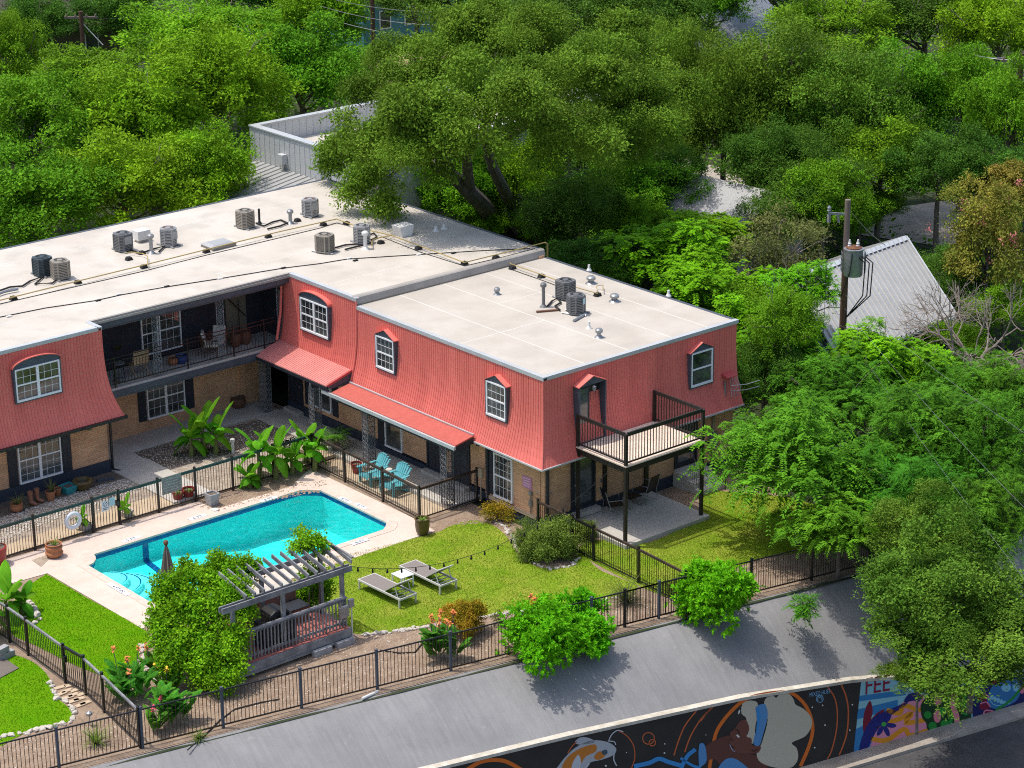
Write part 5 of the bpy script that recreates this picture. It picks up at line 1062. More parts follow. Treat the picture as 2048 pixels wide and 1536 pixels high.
# rock edgings
rocks = []
for k in range(5):
    bm = bmesh.new(); bmesh.ops.create_icosphere(bm, subdivisions=2, radius=1)
    for v in bm.verts:
        f = 1 + .28 * math.sin(v.co.x * 3 + k) * math.cos(v.co.y * 4 + k * 2) + random.uniform(-.09, .09); v.co = Vector((v.co.x * f, v.co.y * f * .75, v.co.z * f * .55))
    me = bpy.data.meshes.new('rock'); bm.to_mesh(me); bm.free(); me.materials.append(M['rock']); rocks.append(me)
def edging(pts, step, label, group, s=(.06, .12), jit=.06):
    W_ = [at(a, b, 0) for a, b in pts]; acc = 0; n = 0
    for a, b in zip(W_, W_[1:]):
        L_ = (b - a).length; k = max(1, int(L_ / step))
        for i in range(k):
            q = a.lerp(b, i / k); o = bpy.data.objects.new('edging_rock', rocks[n % 5]); COL.objects.link(o); r = random.uniform(*s); o.scale = (r, r, r * random.uniform(.8, 1.2)); o.rotation_euler = (random.uniform(-.3, .3), random.uniform(-.3, .3), random.uniform(0, 6.28))
            o.location = (q.x + random.uniform(-jit, jit), q.y + random.uniform(-jit, jit), r * .3); tag(o, label, 'rock', group); n += 1
edging([(1240, 1193), (1170, 1210), (1080, 1219), (1000, 1229), (940, 1240), (880, 1250), (800, 1264), (725, 1270)], .095, 'small white limestone rock edging the front lawn above the mulch bed', 'rocks edging the front lawn', (.05, .1))
edging([(725, 1272), (860, 1253)], .1, 'small white limestone rock edging the front lawn above the mulch bed', 'rocks edging the front lawn', (.05, .09))
edging([(985, 1042), (1005, 1052), (1024, 1072), (1036, 1100), (1060, 1125), (1100, 1139), (1145, 1132), (1160, 1114)], .085, 'small white limestone rock edging the bed of the mounded bush', 'rocks around the mounded bush bed', (.045, .085))
edging([(0, 1476), (50, 1468), (100, 1456), (140, 1444), (152, 1428), (142, 1412), (118, 1398), (107, 1380), (104, 1362)], .16, 'white limestone rock edging the small lower left lawn', 'rocks edging the lower left lawn', (.07, .13))
edging([(282, 1290), (283, 1310), (288, 1330), (300, 1352), (318, 1372)], .13, 'white limestone rock edging the bed between lush lawn and vines', 'rocks beside the lush lawn', (.06, .11))
edging([(40, 1195), (60, 1206), (72, 1222), (76, 1240), (70, 1252)], .2, 'white limestone rock around the banana bed at the left edge', 'rocks around the left banana bed', (.09, .16))
# scattered stone chips on the mulch: nobody could count them
def chips(poly_px, n, m, name, label, s=(.012, .035), z=.0):
    pl = [at(a, b, z) for a, b in poly_px]; xs = [p.x for p in pl]; ys = [p.y for p in pl]; x = RNG.uniform(min(xs), max(xs), n * 3); y = RNG.uniform(min(ys), max(ys), n * 3); k = inside(pl, x, y); x = x[k][:n]; y = y[k][:n]; n = len(x)
    r = RNG.uniform(*s, n); a = RNG.uniform(0, 6.28, n); V = []
    for dx, dy, dz in ((-1, 0, 0), (0, -.7, 0), (1, 0, 0), (0, .7, 0), (0, 0, .6)):
        V.append(np.stack([x + r * (dx * np.cos(a) - dy * np.sin(a)), y + r * (dx * np.sin(a) + dy * np.cos(a)), z + .002 + r * dz], 1))
    V = np.stack(V, 1).reshape(-1, 3); b = np.arange(n)[:, None] * 5; F = np.concatenate([np.concatenate([b + i, b + (i + 1) % 4, b + 4], 1) for i in range(4)])
    o = bpy.data.objects.new(name, np_mesh(name, V, F, M[m])); COL.objects.link(o); o['kind'] = 'stuff'; tag(o, label, 'ground cover')
bed = [(0, 1490), (150, 1440), (280, 1380), (480, 1370), (720, 1275), (1000, 1232), (1240, 1195), (1370, 1190), (1360, 1230), (760, 1375), (300, 1485), (100, 1536), (0, 1536)]
chips(bed, 2600, 'mulch', 'wood_chips', 'brown wood chips strewn over the long mulch bed', (.03, .08)); chips(bed, 1100, 'rock', 'stone_chips', 'pale stone chips scattered over the long mulch bed', (.012, .035))
court = [(258, 905), (400, 868), (525, 838), (600, 865), (640, 880), (560, 900), (330, 960), (320, 940)]
chips(court, 2600, 'rock', 'stone_chips', 'pale stone chips in the gravel court by the banana plants', (.012, .034), .105)
chips([(0, 1035), (150, 985), (255, 955), (290, 975), (130, 1030), (0, 1085)], 1500, 'rock', 'stone_chips', 'pale stone chips along the foot of the left brick wall', (.02, .05), .115)
chips([(380, 1010), (480, 985), (600, 965), (660, 960), (640, 985), (480, 1010), (440, 1025)], 700, 'mulch', 'wood_chips', 'brown wood chips in the banana bed by the pool', (.03, .07), .003)
chips([(860, 1055), (960, 1030), (1060, 1060), (1020, 1065), (980, 1045), (900, 1052)], 500, 'mulch', 'wood_chips', 'brown wood chips along the porch end of the lawn', (.03, .07), .003)

# ================================================================ ROOF EQUIPMENT
def ac_unit(label, px, py, z, m, fan='fan', w_=.62, h_=.70, rz=0, slat=True, round_=False, panel=None):
    q = at(px, py, z); t = thing('air_conditioner', label, 'air conditioner', q, rz); hw = w_ / 2; c = .12 if not round_ else .2
    oc = [(-hw + c, -hw), (hw - c, -hw), (hw, -hw + c), (hw, hw - c), (hw - c, hw), (-hw + c, hw), (-hw, hw - c), (-hw, -hw + c)]
    mb = MB(); mb.prism([(x * .94, y * .94) for x, y in oc], .1, h_ - .04); mb.build('coil', M['fan'], t)
    mb = MB()
    for x, y in oc: mb.box(x * .97 - .02, y * .97 - .02, .08, x * .97 + .02, y * .97 + .02, h_ - .03)
    ns = 9 if slat else 16
    for k in range(ns):
        zz = .14 + (h_ - .22) * k / (ns - 1)
        for (x, y), (x2, y2) in zip(oc, oc[1:] + oc[:1]): mb.beam((x * .98, y * .98, zz), (x2 * .98, y2 * .98, zz), .014, .036 if slat else .014)
    mb.build('louvres', M[m], t)
    MB().prism(oc, .05, .1).build('base_pan', M[m], t); MB().extr([(x, y, h_ - .05) for x, y in oc], (0, 0, .05)).build('top_cover', M[m], t)
    mb = MB(); mb.lathe([(hw * .78, h_ + .002), (hw * .8, h_ + .02), (hw * .72, h_ + .03), (hw * .68, h_ + .006)], 20, cap=False); mb.build('top_ring', M[m], t)
    mb = MB(); mb.lathe([(hw * .7, h_ + .004), (0, h_ + .005)], 20, cap=False); mb.build('fan_grille', M[fan], t)
    mb = MB(); mb.lathe([(0, h_ + .03), (.1, h_ + .028), (.11, h_ + .006)], 12, cap=False)
    for k in range(8): a = k * .785; mb.beam((.1 * math.cos(a), .1 * math.sin(a), h_ + .02), (hw * .72 * math.cos(a), hw * .72 * math.sin(a), h_ + .02), .008, .008)
    mb.build('fan_hub', M[m], t)
    if panel: mb = MB(); mb.box(-hw * .5, -hw - .012, .3, hw * .55, -hw + .02, h_ - .1); mb.build('service_panel', M[panel], t)
    for s in (-1, 1): mb = MB(); mb.tube([(s * hw * .6, -hw - .14, .03), (s * hw * .6, hw + .14, .03)], .04, 7); mb.build('skid', M['galv'], t)
    return t
zA, zB = HA - .02, HB - .02
ac_unit('dark blue grey air conditioner behind a tan one at the left end of the roof', 86, 550, zA, 'acblue', rz=.15)
ac_unit('tan air conditioner in front of the dark blue grey one at the roof edge', 122, 557, zA, 'actan', rz=-.2)
ac_unit('dark grey air conditioner beside the white duct box', 247, 501, zA, 'acgrey', rz=.1, panel='aclight')
ac_unit('pale air conditioner with rusty top right of the white duct box', 338, 491, zA, 'aclight', 'rustfan', rz=.2, panel='aclight', round_=True)
ac_unit('tan slatted air conditioner alone with a black hose on the upper roof', 491, 455, zA, 'actan', rz=.1)
ac_unit('pale air conditioner with rusty top farthest back on the upper roof', 621, 432, zA, 'aclight', 'rustfan', rz=-.1, round_=True, panel='aclight')
ac_unit('brown grilled air conditioner standing in the middle of the upper roof', 650, 504, zA, 'actan', rz=.4, slat=False)
ac_unit('pale lavender air conditioner partly in tree shade near the gas pipe', 724, 486, zA, 'aclight', rz=.05, round_=True, panel='aclight')
ac_unit('dark grey air conditioner on the lower roof, the back one of two', 1131, 597, zB, 'acgrey', rz=.1)
t = ac_unit('grey slatted air conditioner with blue label on the lower roof', 1152, 627, zB, 'acgrey', rz=.5, round_=True)
mb = MB(); mb.box(-.2, -.345, .42, -.02, -.335, .62); mb.build('label', M['signb'], t)
t = thing('duct_box', 'white sheet metal duct box standing between two air conditioners', 'duct box', at(283, 482, zA)); mb = MB(); mb.box(-.28, -.24, .1, .28, .24, .46); mb.build('box', M['pvc'], t, bevel=.01); mb = MB(); mb.box(-.2, -.16, 0, .2, .16, .1); mb.build('curb', M['roof'], t)
t = thing('roof_curb', 'white flared roof curb in tree shade beside the yellow gas pipe', 'roof curb', at(806, 470, zA)); mb = MB(); mb.extr([(-.34, -.28, .42), (-.24, -.28, 0), (.24, -.28, 0), (.34, -.28, .42)], (0, .56, 0)); mb.build('curb', M['pvc'], t, bevel=.01)
t = thing('roof_hatch', 'low grey metal roof hatch beside the yellow gas pipe', 'hatch', at(437, 492, zA)); mb = MB(); mb.box(-.52, -.42, 0, .52, .42, .1); mb.build('curb', M['actan'], t); mb = MB(); mb.add([(-.56, -.46, .1), (.56, -.46, .1), (.56, .46, .1), (-.56, .46, .1), (-.4, -.3, .17), (.4, -.3, .17), (.4, .3, .17), (-.4, .3, .17)], [(0, 1, 5, 4), (1, 2, 6, 5), (2, 3, 7, 6), (3, 0, 4, 7), (4, 5, 6, 7), (0, 3, 2, 1)]); mb.build('lid', M['metalroof'], t)
def flue(label, px, py, z, h_, r=.07, m='galv', cap=True):
    t = thing('vent_pipe', label, 'vent pipe', at(px, py, z), 0, 'vents on the flat roofs'); mb = MB(); mb.lathe([(r * 2.4, 0), (r * 1.3, .08), (r, .1), (r, h_), (0, h_)], 12); mb.build('pipe', M[m], t, True)
    if cap: mb = MB(); mb.lathe([(r * 1.2, h_ - .02), (r * 1.9, h_ + .02), (r * 1.9, h_ + .1), (r * 1.2, h_ + .15), (0, h_ + .16)], 12); mb.build('cap', M[m], t, True)
flue('tall capped grey flue beside the white duct box', 303, 507, zA, .62)
flue('thin dark vent post beside the lone tan air conditioner', 519, 447, zA, .6, .045, 'fan', False)
flue('capped grey flue near the farthest air conditioner', 581, 447, zA, .42)
flue('white capped flue beside the lavender air conditioner', 731, 498, zA, .55, .07, 'pvc')
flue('tall dark capped flue by the pair of units on the lower roof', 1087, 614, zB, .75, .06, 'acgrey')
flue('short capped vent near the back edge of the lower roof', 1182, 567, zB, .14, .09)
flue('short capped vent right of the two units on the lower roof', 1229, 603, zB, .14, .09)
flue('bare grey vent stub with collar near the lower roof front', 1198, 675, zB, .18, .07)
flue('pale cone vent at the back edge of the lower roof', 1178, 541, zB, .22, .045, 'pvc', False)
flue('pale cone vent in front of the two lower roof units', 1178, 657, zB, .26, .045, 'pvc', False)
flue('pale cone vent at the right edge of the lower roof', 1337, 592, zB, .22, .045, 'pvc', False)
flue('small turret vent alone on the left of the lower roof', 994, 589, zB, .12, .06)
flue('small vent stub in tree shade on the upper roof, left of two', 872, 462, zA, .2, .06, 'pvc', False)
flue('small vent stub in tree shade on the upper roof, right of two', 888, 458, zA, .2, .06, 'pvc', False)
def roof_line(name, label, cat, pts, z, r, m, h_=.0):
    mb = MB(); mb.tube([at(a, b, z + h_) for a, b in pts], r, 6); return tag(mb.build(name, M[m], None), label, cat)
roof_line('gas_pipe', 'long yellow gas pipe running on blocks along the upper roof', 'pipe', [(-40, 611), (0, 600.5), (156, 562), (288, 530), (413, 499), (560, 463), (673, 438), (712, 452), (745, 462), (784, 471), (929, 525), (1010, 505), (1090, 485)], zA, .022, 'yellow', .14)
q = at(1091, 485, zA + .14); mb = MB(); mb.tube([q, q + Vector((.1, 0, -.1)), q + Vector((.1, 0, -1.4))], .03, 6); tag(mb.build('gas_pipe', M['yellow'], None), 'yellow gas pipe end turning down over the roof edge', 'pipe')
roof_line('gas_pipe', 'thin yellow gas pipe crossing to the units on the lower roof', 'pipe', [(1001, 507), (1022, 528), (1083, 549), (1150, 574), (1195, 587), (1193, 572), (1206, 570), (1206, 582)], zB, .018, 'yellow', .14)
roof_line('gas_pipe', 'short yellow gas branch beside the dark grey air conditioner', 'pipe', [(295, 530), (295, 512), (285, 507), (262, 504), (250, 506)], zA, .018, 'yellow', .14)
roof_line('gas_pipe', 'short yellow gas branch near the lavender air conditioner', 'pipe', [(784, 471), (765, 474), (744, 479), (744, 492)], zA, .022, 'yellow', .14)
for k, (px, py) in enumerate([(27, 599), (156, 567), (288, 536), (413, 505), (537, 475), (647, 451), (693, 449), (837, 499), (929, 529), (992, 517), (762, 487), (258, 520), (284, 508), (595, 443)]):
    mb = MB(); mb.extr([(-.14, -.09, 0), (.14, -.09, 0), (.08, -.09, .12), (-.08, -.09, .12)], (0, .18, 0)); o = mb.build('pipe_support', M['rubber'], None); o.location = at(px, py, zA); tag(o, 'black rubber pipe support block on the upper roof', 'support block', 'pipe supports on the upper roof')
for k, (px, py) in enumerate([(1025, 538), (1083, 555), (1195, 592)]):
    mb = MB(); mb.extr([(-.14, -.09, 0), (.14, -.09, 0), (.08, -.09, .12), (-.08, -.09, .12)], (0, .18, 0)); o = mb.build('pipe_support', M['rubber'], None); o.location = at(px, py, zB); tag(o, 'black rubber pipe support block on the lower roof', 'support block', 'pipe supports on the lower roof')
roof_line('cable', 'black cable running the length of the upper roof near its front edge', 'cable', [(-20, 638), (0, 634), (90, 616), (191, 601), (240, 590), (330, 574), (440, 557), (567, 536), (640, 527), (694, 518), (837, 509), (966, 501), (1060, 497)], zA, .016, 'rubber', .02)
roof_line('cable', 'black cable running beside the yellow gas pipe', 'cable', [(-10, 610), (156, 572), (288, 542), (413, 510), (540, 480), (640, 456), (673, 446), (700, 452)], zA, .014, 'rubber', .015)
roof_line('cable', 'thin black cable beside the gas pipe toward the lower roof', 'cable', [(765, 474), (837, 503), (929, 532), (1010, 513), (1070, 497)], zA, .014, 'rubber', .015)
roof_line('cable', 'thin black cable along the lower roof beside the thin gas pipe', 'cable', [(1020, 538), (1083, 560), (1120, 574)], zB, .014, 'rubber', .015)
for k, (px, py) in enumerate([(18, 634), (196, 602), (237, 590), (334, 574), (440, 558), (567, 537), (698, 518), (711, 522), (838, 510), (907, 507)]):
    mb = MB(); mb.box(-.1, -.05, 0, .1, .05, .05); o = mb.build('cable_clip', M['pvc'] if k % 2 == 0 else M['rubber'], None, bevel=.01); o.location = at(px, py, zA); tag(o, 'white cable clip block under the black cable on the upper roof' if k % 2 == 0 else 'dark cable clip block under the black cable on the upper roof', 'cable clip', 'white cable clips' if k % 2 == 0 else 'dark cable clips')
for lb, pts in (('black insulated hose from the tan unit with a loop', [(512, 446), (528, 452), (545, 444), (562, 440), (575, 446), (560, 452), (535, 458)]), ('black insulated hoses beside the brown grilled unit', [(668, 496), (690, 490), (712, 488), (728, 490), (710, 494), (690, 499)]), ('tangle of black hoses between the dark grey unit and flue', [(262, 500), (280, 507), (292, 503), (310, 497), (330, 492), (318, 503)]), ('tangle of black hoses at the left end of the roof', [(0, 581), (20, 574), (45, 572), (60, 562), (88, 552), (70, 568), (105, 566), (112, 560)]), ('black hoses joining the two units on the lower roof', [(1095, 612), (1104, 602), (1115, 596), (1122, 605), (1110, 612), (1120, 620)]), ('short black hose behind the lavender unit', [(735, 472), (748, 466), (754, 474), (742, 480)])):
    roof_line('hose', lb, 'hose', pts, zB if 'lower' in lb else zA, .035, 'rubber', .06)
mb = MB(); q = at(1092, 620, zB); mb.beam(q + Vector((-.45, .0, .03)), q + Vector((.25, -.35, .03)), .1, .06); tag(mb.build('timber_block', M['wicker'], None), 'brown timber block beside the dark flue on the lower roof', 'timber')
q = at(1165, 637, zB); tag(MB().tube([q + Vector((-.5, -.1, .05)), q + Vector((.35, .2, .05))], .05, 8).build('skid_pipe', M['galv'], None, True), 'loose grey pipe beneath the slatted unit on the lower roof', 'pipe')
for lb, pts in (('left end', [(0, 585), (40, 577)]),):
    roof_line('conduit', 'grey conduit at the left end of the upper roof', 'conduit', [(-10, 590), (10, 583), (36, 578)], zA, .05, 'galv', .1)
# membrane seams (laid on the roofs)
M['seam'] = mat('roof_seam', (.58, .54, .485), .8, (.64, .6, .55), 3)
mb = MB()
for x in (1.9, 3.9, 5.9, 7.6): mb.box(x - .02, .06, HB - .02, x + .02, LY, HB - .016)
mb.box(.1, 4.4, HB - .02, 3.88, 4.44, HB - .0165); mb.box(3.92, 6.9, HB - .02, 5.88, 6.94, HB - .0165); mb.build('roof_seam', M['seam'], bld)
mb = MB()
for y in (15.9, 18.0, 20.1, 22.2): mb.box(-38, y - .02, HA - .02, 8.7, y + .02, HA - .016)
for x in (-20, -12, -6.5, -2): mb.box(x - .02, 14.3, HA - .02, x + .02, 15.88, HA - .0165)
for y in (12.1,): mb.box(.1, y - .02, HA - .02, 8.7, y + .02, HA - .016)
mb.build('roof_seam', M['seam'], bld)

# ================================================================ UTILITY POLES
def wire(label, a, b, sag=.4, r=.012, m='rubber', group='overhead wires'):
    a, b = Vector(a), Vector(b); mb = MB(); mb.tube([a.lerp(b, k / 16) - Vector((0, 0, 4 * sag * (k / 16) * (1 - k / 16))) for k in range(17)], r, 4); tag(mb.build('overhead_wire', M[m], None), label, 'wire', group)
pb = at(1684, 695, 3.0); b0 = Vector((pb.x, pb.y, 0)); pp = thing('utility_pole', 'brown wooden utility pole carrying a grey transformer beside the trees', 'utility pole', b0)
pt = b0 + Vector((0, 0, 3)); zt = 3 + (695 - 405) / (ppm((pb.x, pb.y, 5)) * math.cos(PIT))
mb = MB(); mb.tube([(0, 0, 0), (0, 0, zt * .6), (0, 0, zt - 2.2)], [.15, .13, .12], 12); mb.build('shaft', M['pole'], pp, True); mb = MB(); mb.tube([(0, 0, zt - 2.2), (0, 0, zt)], [.119, .105], 12); mb.build('shaft_top', M['polegrey'], pp, True)
ex = Vector(_r).normalized(); ex.z = 0; ey = Vector((-_f[0], -_f[1], 0)).normalized()   # the can hangs on the side towards the pool
tz = zt - 2.75; c = ex * .24 + ey * .3
mb = MB(); mb.lathe([(.0, 0), (.33, 0), (.35, .05), (.35, .95), (.37, .97), (.37, 1.02), (.0, 1.1)], 20, (c.x, c.y, tz)); can = mb.build('transformer', M['galv'], pp, True)
mb = MB(); mb.lathe([(.3, 1.062), (.15, 1.11), (0, 1.12)], 14, (c.x, c.y, tz), False); mb.build('rusty_lid', M['rustfan'], can)
for sg in (-1, 1):
    mb = MB(); o = c + ex * sg * .42
    for k in range(4): mb.tube([o + ey * (-.18 + .12 * k) + Vector((0, 0, tz + .15)), o + ey * (-.18 + .12 * k) + Vector((0, 0, tz + .9))], .012, 4)
    for k in range(5): mb.tube([o - ey * .18 + Vector((0, 0, tz + .15 + .18 * k)), o + ey * .18 + Vector((0, 0, tz + .15 + .18 * k))], .012, 4)
    mb.build('cooling_fin', M['galv'], can)
for k in (-.16, .14): mb = MB(); q = c + ex * k; mb.lathe([(.05, 1.05), (.07, 1.12), (.045, 1.16), (.07, 1.2), (.045, 1.24), (.03, 1.34)], 10, (q.x, q.y, tz)); mb.build('bushing', M['pvc'], can)
mb = MB(); mb.beam(Vector((0, 0, zt - .55)), -ex * .7 + Vector((0, 0, zt - .5)), .06, .08); q = -ex * .66; mb.lathe([(.03, 0), (.08, .05), (.05, .1), (.08, .15), (.04, .22)], 10, (q.x, q.y, zt - .45)); mb.box(q.x - .05, q.y - .05, zt - .85, q.x + .05, q.y + .05, zt - .55); mb.tube([-ex * .35 + Vector((0, 0, zt - .55)), -ex * .3 + Vector((0, 0, zt - .85))], .05, 6); mb.build('crossarm', M['galv'], pp)
mb = MB()
for dx, e in ((.1, .35), (.25, .5), (.38, .62)):
    mb.tube([c + ex * dx + ey * .3 + Vector((0, 0, tz + .8)), c + ex * (dx + .28) + ey * .3 + Vector((0, 0, tz + .55)), c + ex * (e) + ey * .25 + Vector((0, 0, tz - .7)), c * .3 + Vector((0, 0, tz - 1.7))], .024, 5)
mb.tube([c - ex * .1 + ey * .36 + Vector((0, 0, tz + .9)), c - ex * .16 + ey * .42 + Vector((0, 0, tz + .3)), -ex * .14 + ey * .1 + Vector((0, 0, tz - .9))], .022, 5); mb.build('drop_cables', M['rubber'], pp)
ptop = b0 + Vector((0, 0, zt - .3))
wire('thin pale wire from the transformer pole top down behind the metal roof', ptop, at(1770, 490, 6), .1, .014, 'galv')
wire('thin wire from the pole crossarm to the treetops left', ptop - ex * .66 + Vector((0, 0, -.3)), b0 + Vector((-.6, .4, 3.2)), .0, .01, 'rubber')
for k, (lb, z1, tgt) in enumerate((('upper pale overhead wire crossing the trees at the right edge', tz - .8, (2110, 905, 5.2)), ('middle pale overhead wire crossing the trees at the right edge', tz - 1.3, (2110, 1075, 4.6)), ('lower pale overhead wire crossing the trees at the right edge', tz - 2.0, (2110, 1235, 4.0)))):
    wire(lb, b0 + Vector((0, 0, z1)), at(*tgt), .25, .006, 'acgrey')
def far_pole(label, px, py, z, pyt, arms=True):
    q = at(px, py, z); t = thing('utility_pole', label, 'utility pole', (q.x, q.y, 0)); zt = z + (py - pyt) / (ppm((q.x, q.y, z)) * math.cos(PIT)); mb = MB(); mb.tube([(0, 0, 0), (0, 0, zt)], [.16, .12], 10); mb.build('shaft', M['pole'], t, True)
    mb = MB(); mb.beam(-ex * .9 + Vector((0, 0, zt - .35)), ex * .9 + Vector((0, 0, zt - .35)), .09, .11)
    for k in (-.8, -.3, .3, .8): qq = ex * k; mb.lathe([(.03, 0), (.06, .06), (.03, .14)], 8, (qq.x, qq.y, zt - .29))
    mb.build('crossarm', M['polegrey'], t); return q, zt
qr, zr = far_pole('slim wooden utility pole with crossarm near the right edge', 2030, 306, 3.5, 116)
ql, zl = far_pole('wooden utility pole among the trees at the upper left', 166, 92, 4.5, 26)
qm, zm = far_pole('dark wooden utility pole behind the big tree at the top', 748, 128, 1.5, -90)
for k in (-.8, .3): wire('wire from the right pole crossarm leaving the picture %s' % ('on its left arm' if k < 0 else 'on its right arm'), Vector((qr.x, qr.y, zr - .2)) + ex * k, at(1960 + 30 * k, 112 + 8 * k, zr - .5), .1, .015, 'galv')
wire('wire running right from the right pole at mid height', Vector((qr.x, qr.y, zr - 3.4)), at(2150, 262, 5), .1, .02, 'galv')
wire('slanting guy wire with guard at the right pole', Vector((qr.x, qr.y, zr - 2.6)), at(2008, 306, 3), 0, .03, 'pvc')
wire('slanting striped guy wire at the upper left pole', Vector((ql.x, ql.y, zl - .6)), at(206, 90, 4.5), 0, .03, 'pvc')
wire('wire leading right from the upper left pole', Vector((ql.x, ql.y, zl - .3)), at(300, 26, zl - .6), .2, .02, 'rubber')
for k, dz in enumerate((-.2, -1.2, -2.2)): wire('%s of the overhead wires crossing the top near the dark pole' % ('highest', 'middle one', 'lowest')[k], at(640, -8 + 20 * k, 9 + dz), at(960, 18 + 30 * k, 8.2 + dz), .4, .014, 'acgrey')

# ================================================================ BUILDINGS BEHIND
gb = thing('metal_building', 'pale grey metal building with white parapet behind the apartment roof', 'building')
gx0, gx1, gy0, gy1, gz = 13.4, 30, 28.6, 36.4, 5.0
mb = MB(); mb.box(gx0, gy0, 0, gx0 + .25, gy1, gz); mb.box(gx0 + .25, gy1 - .25, 0, gx1, gy1, gz); mb.box(gx1 - .25, gy0, 0, gx1, gy1 - .25, gz); mb.box(gx0 + .25, gy0, 0, gx1 - .25, gy0 + .25, gz)
for k in range(int((gy1 - gy0) / .4)): y = gy0 + .2 + .4 * k; mb.box(gx0 - .018, y - .012, 0, gx0, y + .012, gz - .08)
for k in range(int((gx1 - gx0) / .4)): x = gx0 + .3 + .4 * k; mb.box(x - .012, gy1 - .268, 4.1, x + .012, gy1 - .25, gz - .08)
mb.build('wall', M['greybld'], gb); mb = MB(); mb.box(gx0 + .25, gy0 + .25, 3.9, gx1 - .25, gy1 - .25, 4.05); mb.build('roof', M['roof'], gb)
mb = MB(); mb.box(gx0 - .05, gy0, gz, gx0 + .35, gy1 + .03, gz + .06); mb.box(gx0 + .35, gy1 - .32, gz, gx1, gy1 + .03, gz + .06); mb.build('parapet_cap', M['fascia'], gb)
for y in (33.6, 30.6): mb = MB(); mb.box(gx0 - .3, y - .2, 3.75, gx0 - .02, y + .2, 4.2); mb.tube([(gx0 - .1, y, 3.75), (gx0 - .1, y, 3.2)], .05, 6); mb.build('scupper_box', M['greybld'], gb)
mb = MB(); mb.add([(gx0, 26.5, 3.45), (gx0, 36.0, 3.45), (8.95, 36.0, 2.75), (8.95, 26.5, 2.75)], [(0, 1, 2, 3)])
for k in range(24): y = 26.5 + .41 * k; mb.beam((gx0, y, 3.47), (8.95, y, 2.77), .03, .05)
mb.build('roof', M['metalroof'], gb); mb = MB(); mb.box(9.2, 35.7, 0, gx0, 35.9, 2.72); mb.box(9.1, 26.6, 0, 9.25, 35.7, 2.66); mb.build('wall', M['greybld'], gb)
mb = MB(); q = aty(540, 325, 32.5); mb.tube([(10.6, 33.2, 3.0), (10.6, 33.2, 3.4)], .04, 6); mb.build('vent_pipe', M['galv'], gb)
# small metal shed roof seen under the big tree
sh_ = thing('metal_shed', 'corrugated metal shed roof half hidden under the big tree', 'shed'); q = Vector((10.6, 19.4, 0)); mb = MB()
for k in range(14): x = q.x - .9 + .16 * k; mb.extr([(x, q.y - .8, 1.9), (x + .08, q.y - .8, 1.93), (x + .16, q.y - .8, 1.9)], (0, 1.8, .35))
mb.build('roof', M['metalroof'], sh_); mb = MB(); mb.box(q.x - .8, q.y - .6, 0, q.x + 1.3, q.y + .9, 1.85); mb.build('wall', M['greybld'], sh_)
# house with ribbed metal roof
hr = at(1812, 474, 4.2); he = at(1912, 630, 2.3); hl = at(1640, 536, 4.2)
hb_ = thing('metal_roof_house', 'blue house with ribbed grey metal gable roof beside the transformer pole', 'house'); yr_, ye_ = hr.y, he.y
xr_ = (hr.x + he.x) / 2; xl_ = hl.x
dx = (he.x - hr.x)
mb = MB(); n = int((xr_ - xl_) / .2); vs = []
R0, E0 = Vector((hr.x, hr.y, 4.2)), Vector((he.x, he.y, 2.3)); ux = Vector((-1, 0, 0)) ; ux = (hl - hr); ux.z = 0; ux = ux.normalized(); Ln = (hl - hr).length + 2.0
k_ = []
for i in range(int(Ln / .3) + 1):
    a = i * .3; k_ += [(a, 0), (a + .02, .075), (a + .08, .075), (a + .1, 0)]
back = Vector((R0.x * 2 - E0.x, R0.y * 2 - E0.y, 2.3))
for P in (R0, E0): vs += [P + ux * a + Vector((0, 0, h)) for a, h in k_]
m_ = len(k_); vs += [back + ux * a + Vector((0, 0, h)) for a, h in k_]
mb.add(vs, [(i, i + 1, m_ + i + 1, m_ + i) for i in range(m_ - 1)] + [(2 * m_ + i, 2 * m_ + i + 1, i + 1, i) for i in range(m_ - 1)]); mb.build('roof', M['metalroof'], hb_)
mb = MB(); mb.extr([R0 + Vector((-.0, -.22, -.03)), R0 + Vector((0, 0, .07)), R0 + Vector((0, .22, -.03))], ux * Ln); mb.beam(R0 - ux * .02, E0 - ux * .02, .06, .12); mb.build('ridge_cap', M['fascia'], hb_)
iw = ux * .35; dn = (E0 - R0); dn.z = 0; dn = dn.normalized() * .4
c0 = E0 + iw - dn; c1 = E0 + ux * (Ln - .3) - dn; c2 = back + ux * (Ln - .3) + dn; c3 = back + iw + dn
mb = MB(); mb.prism([c0, c1, c2, c3], 0, 2.25); mb.extr([Vector((c0.x, c0.y, 2.25)), Vector((R0.x, R0.y, 4.05)) + iw, Vector((c3.x, c3.y, 2.25))], ux * .1); mb.build('wall', M['bluehouse'], hb_)
mb = MB(); mb.tube([E0 + ux * .2 + Vector((0, 0, -.05)), E0 + ux * .25 - dn + Vector((0, 0, -.3)), E0 + ux * .25 - dn * .9 + Vector((0, 0, -3))], .06, 6); mb.beam(E0 + Vector((0, 0, -.07)), E0 + ux * Ln + Vector((0, 0, -.07)), .1, .1); mb.build('gutter', M['fascia'], hb_)
q = at(1940, 800, 1.2); 
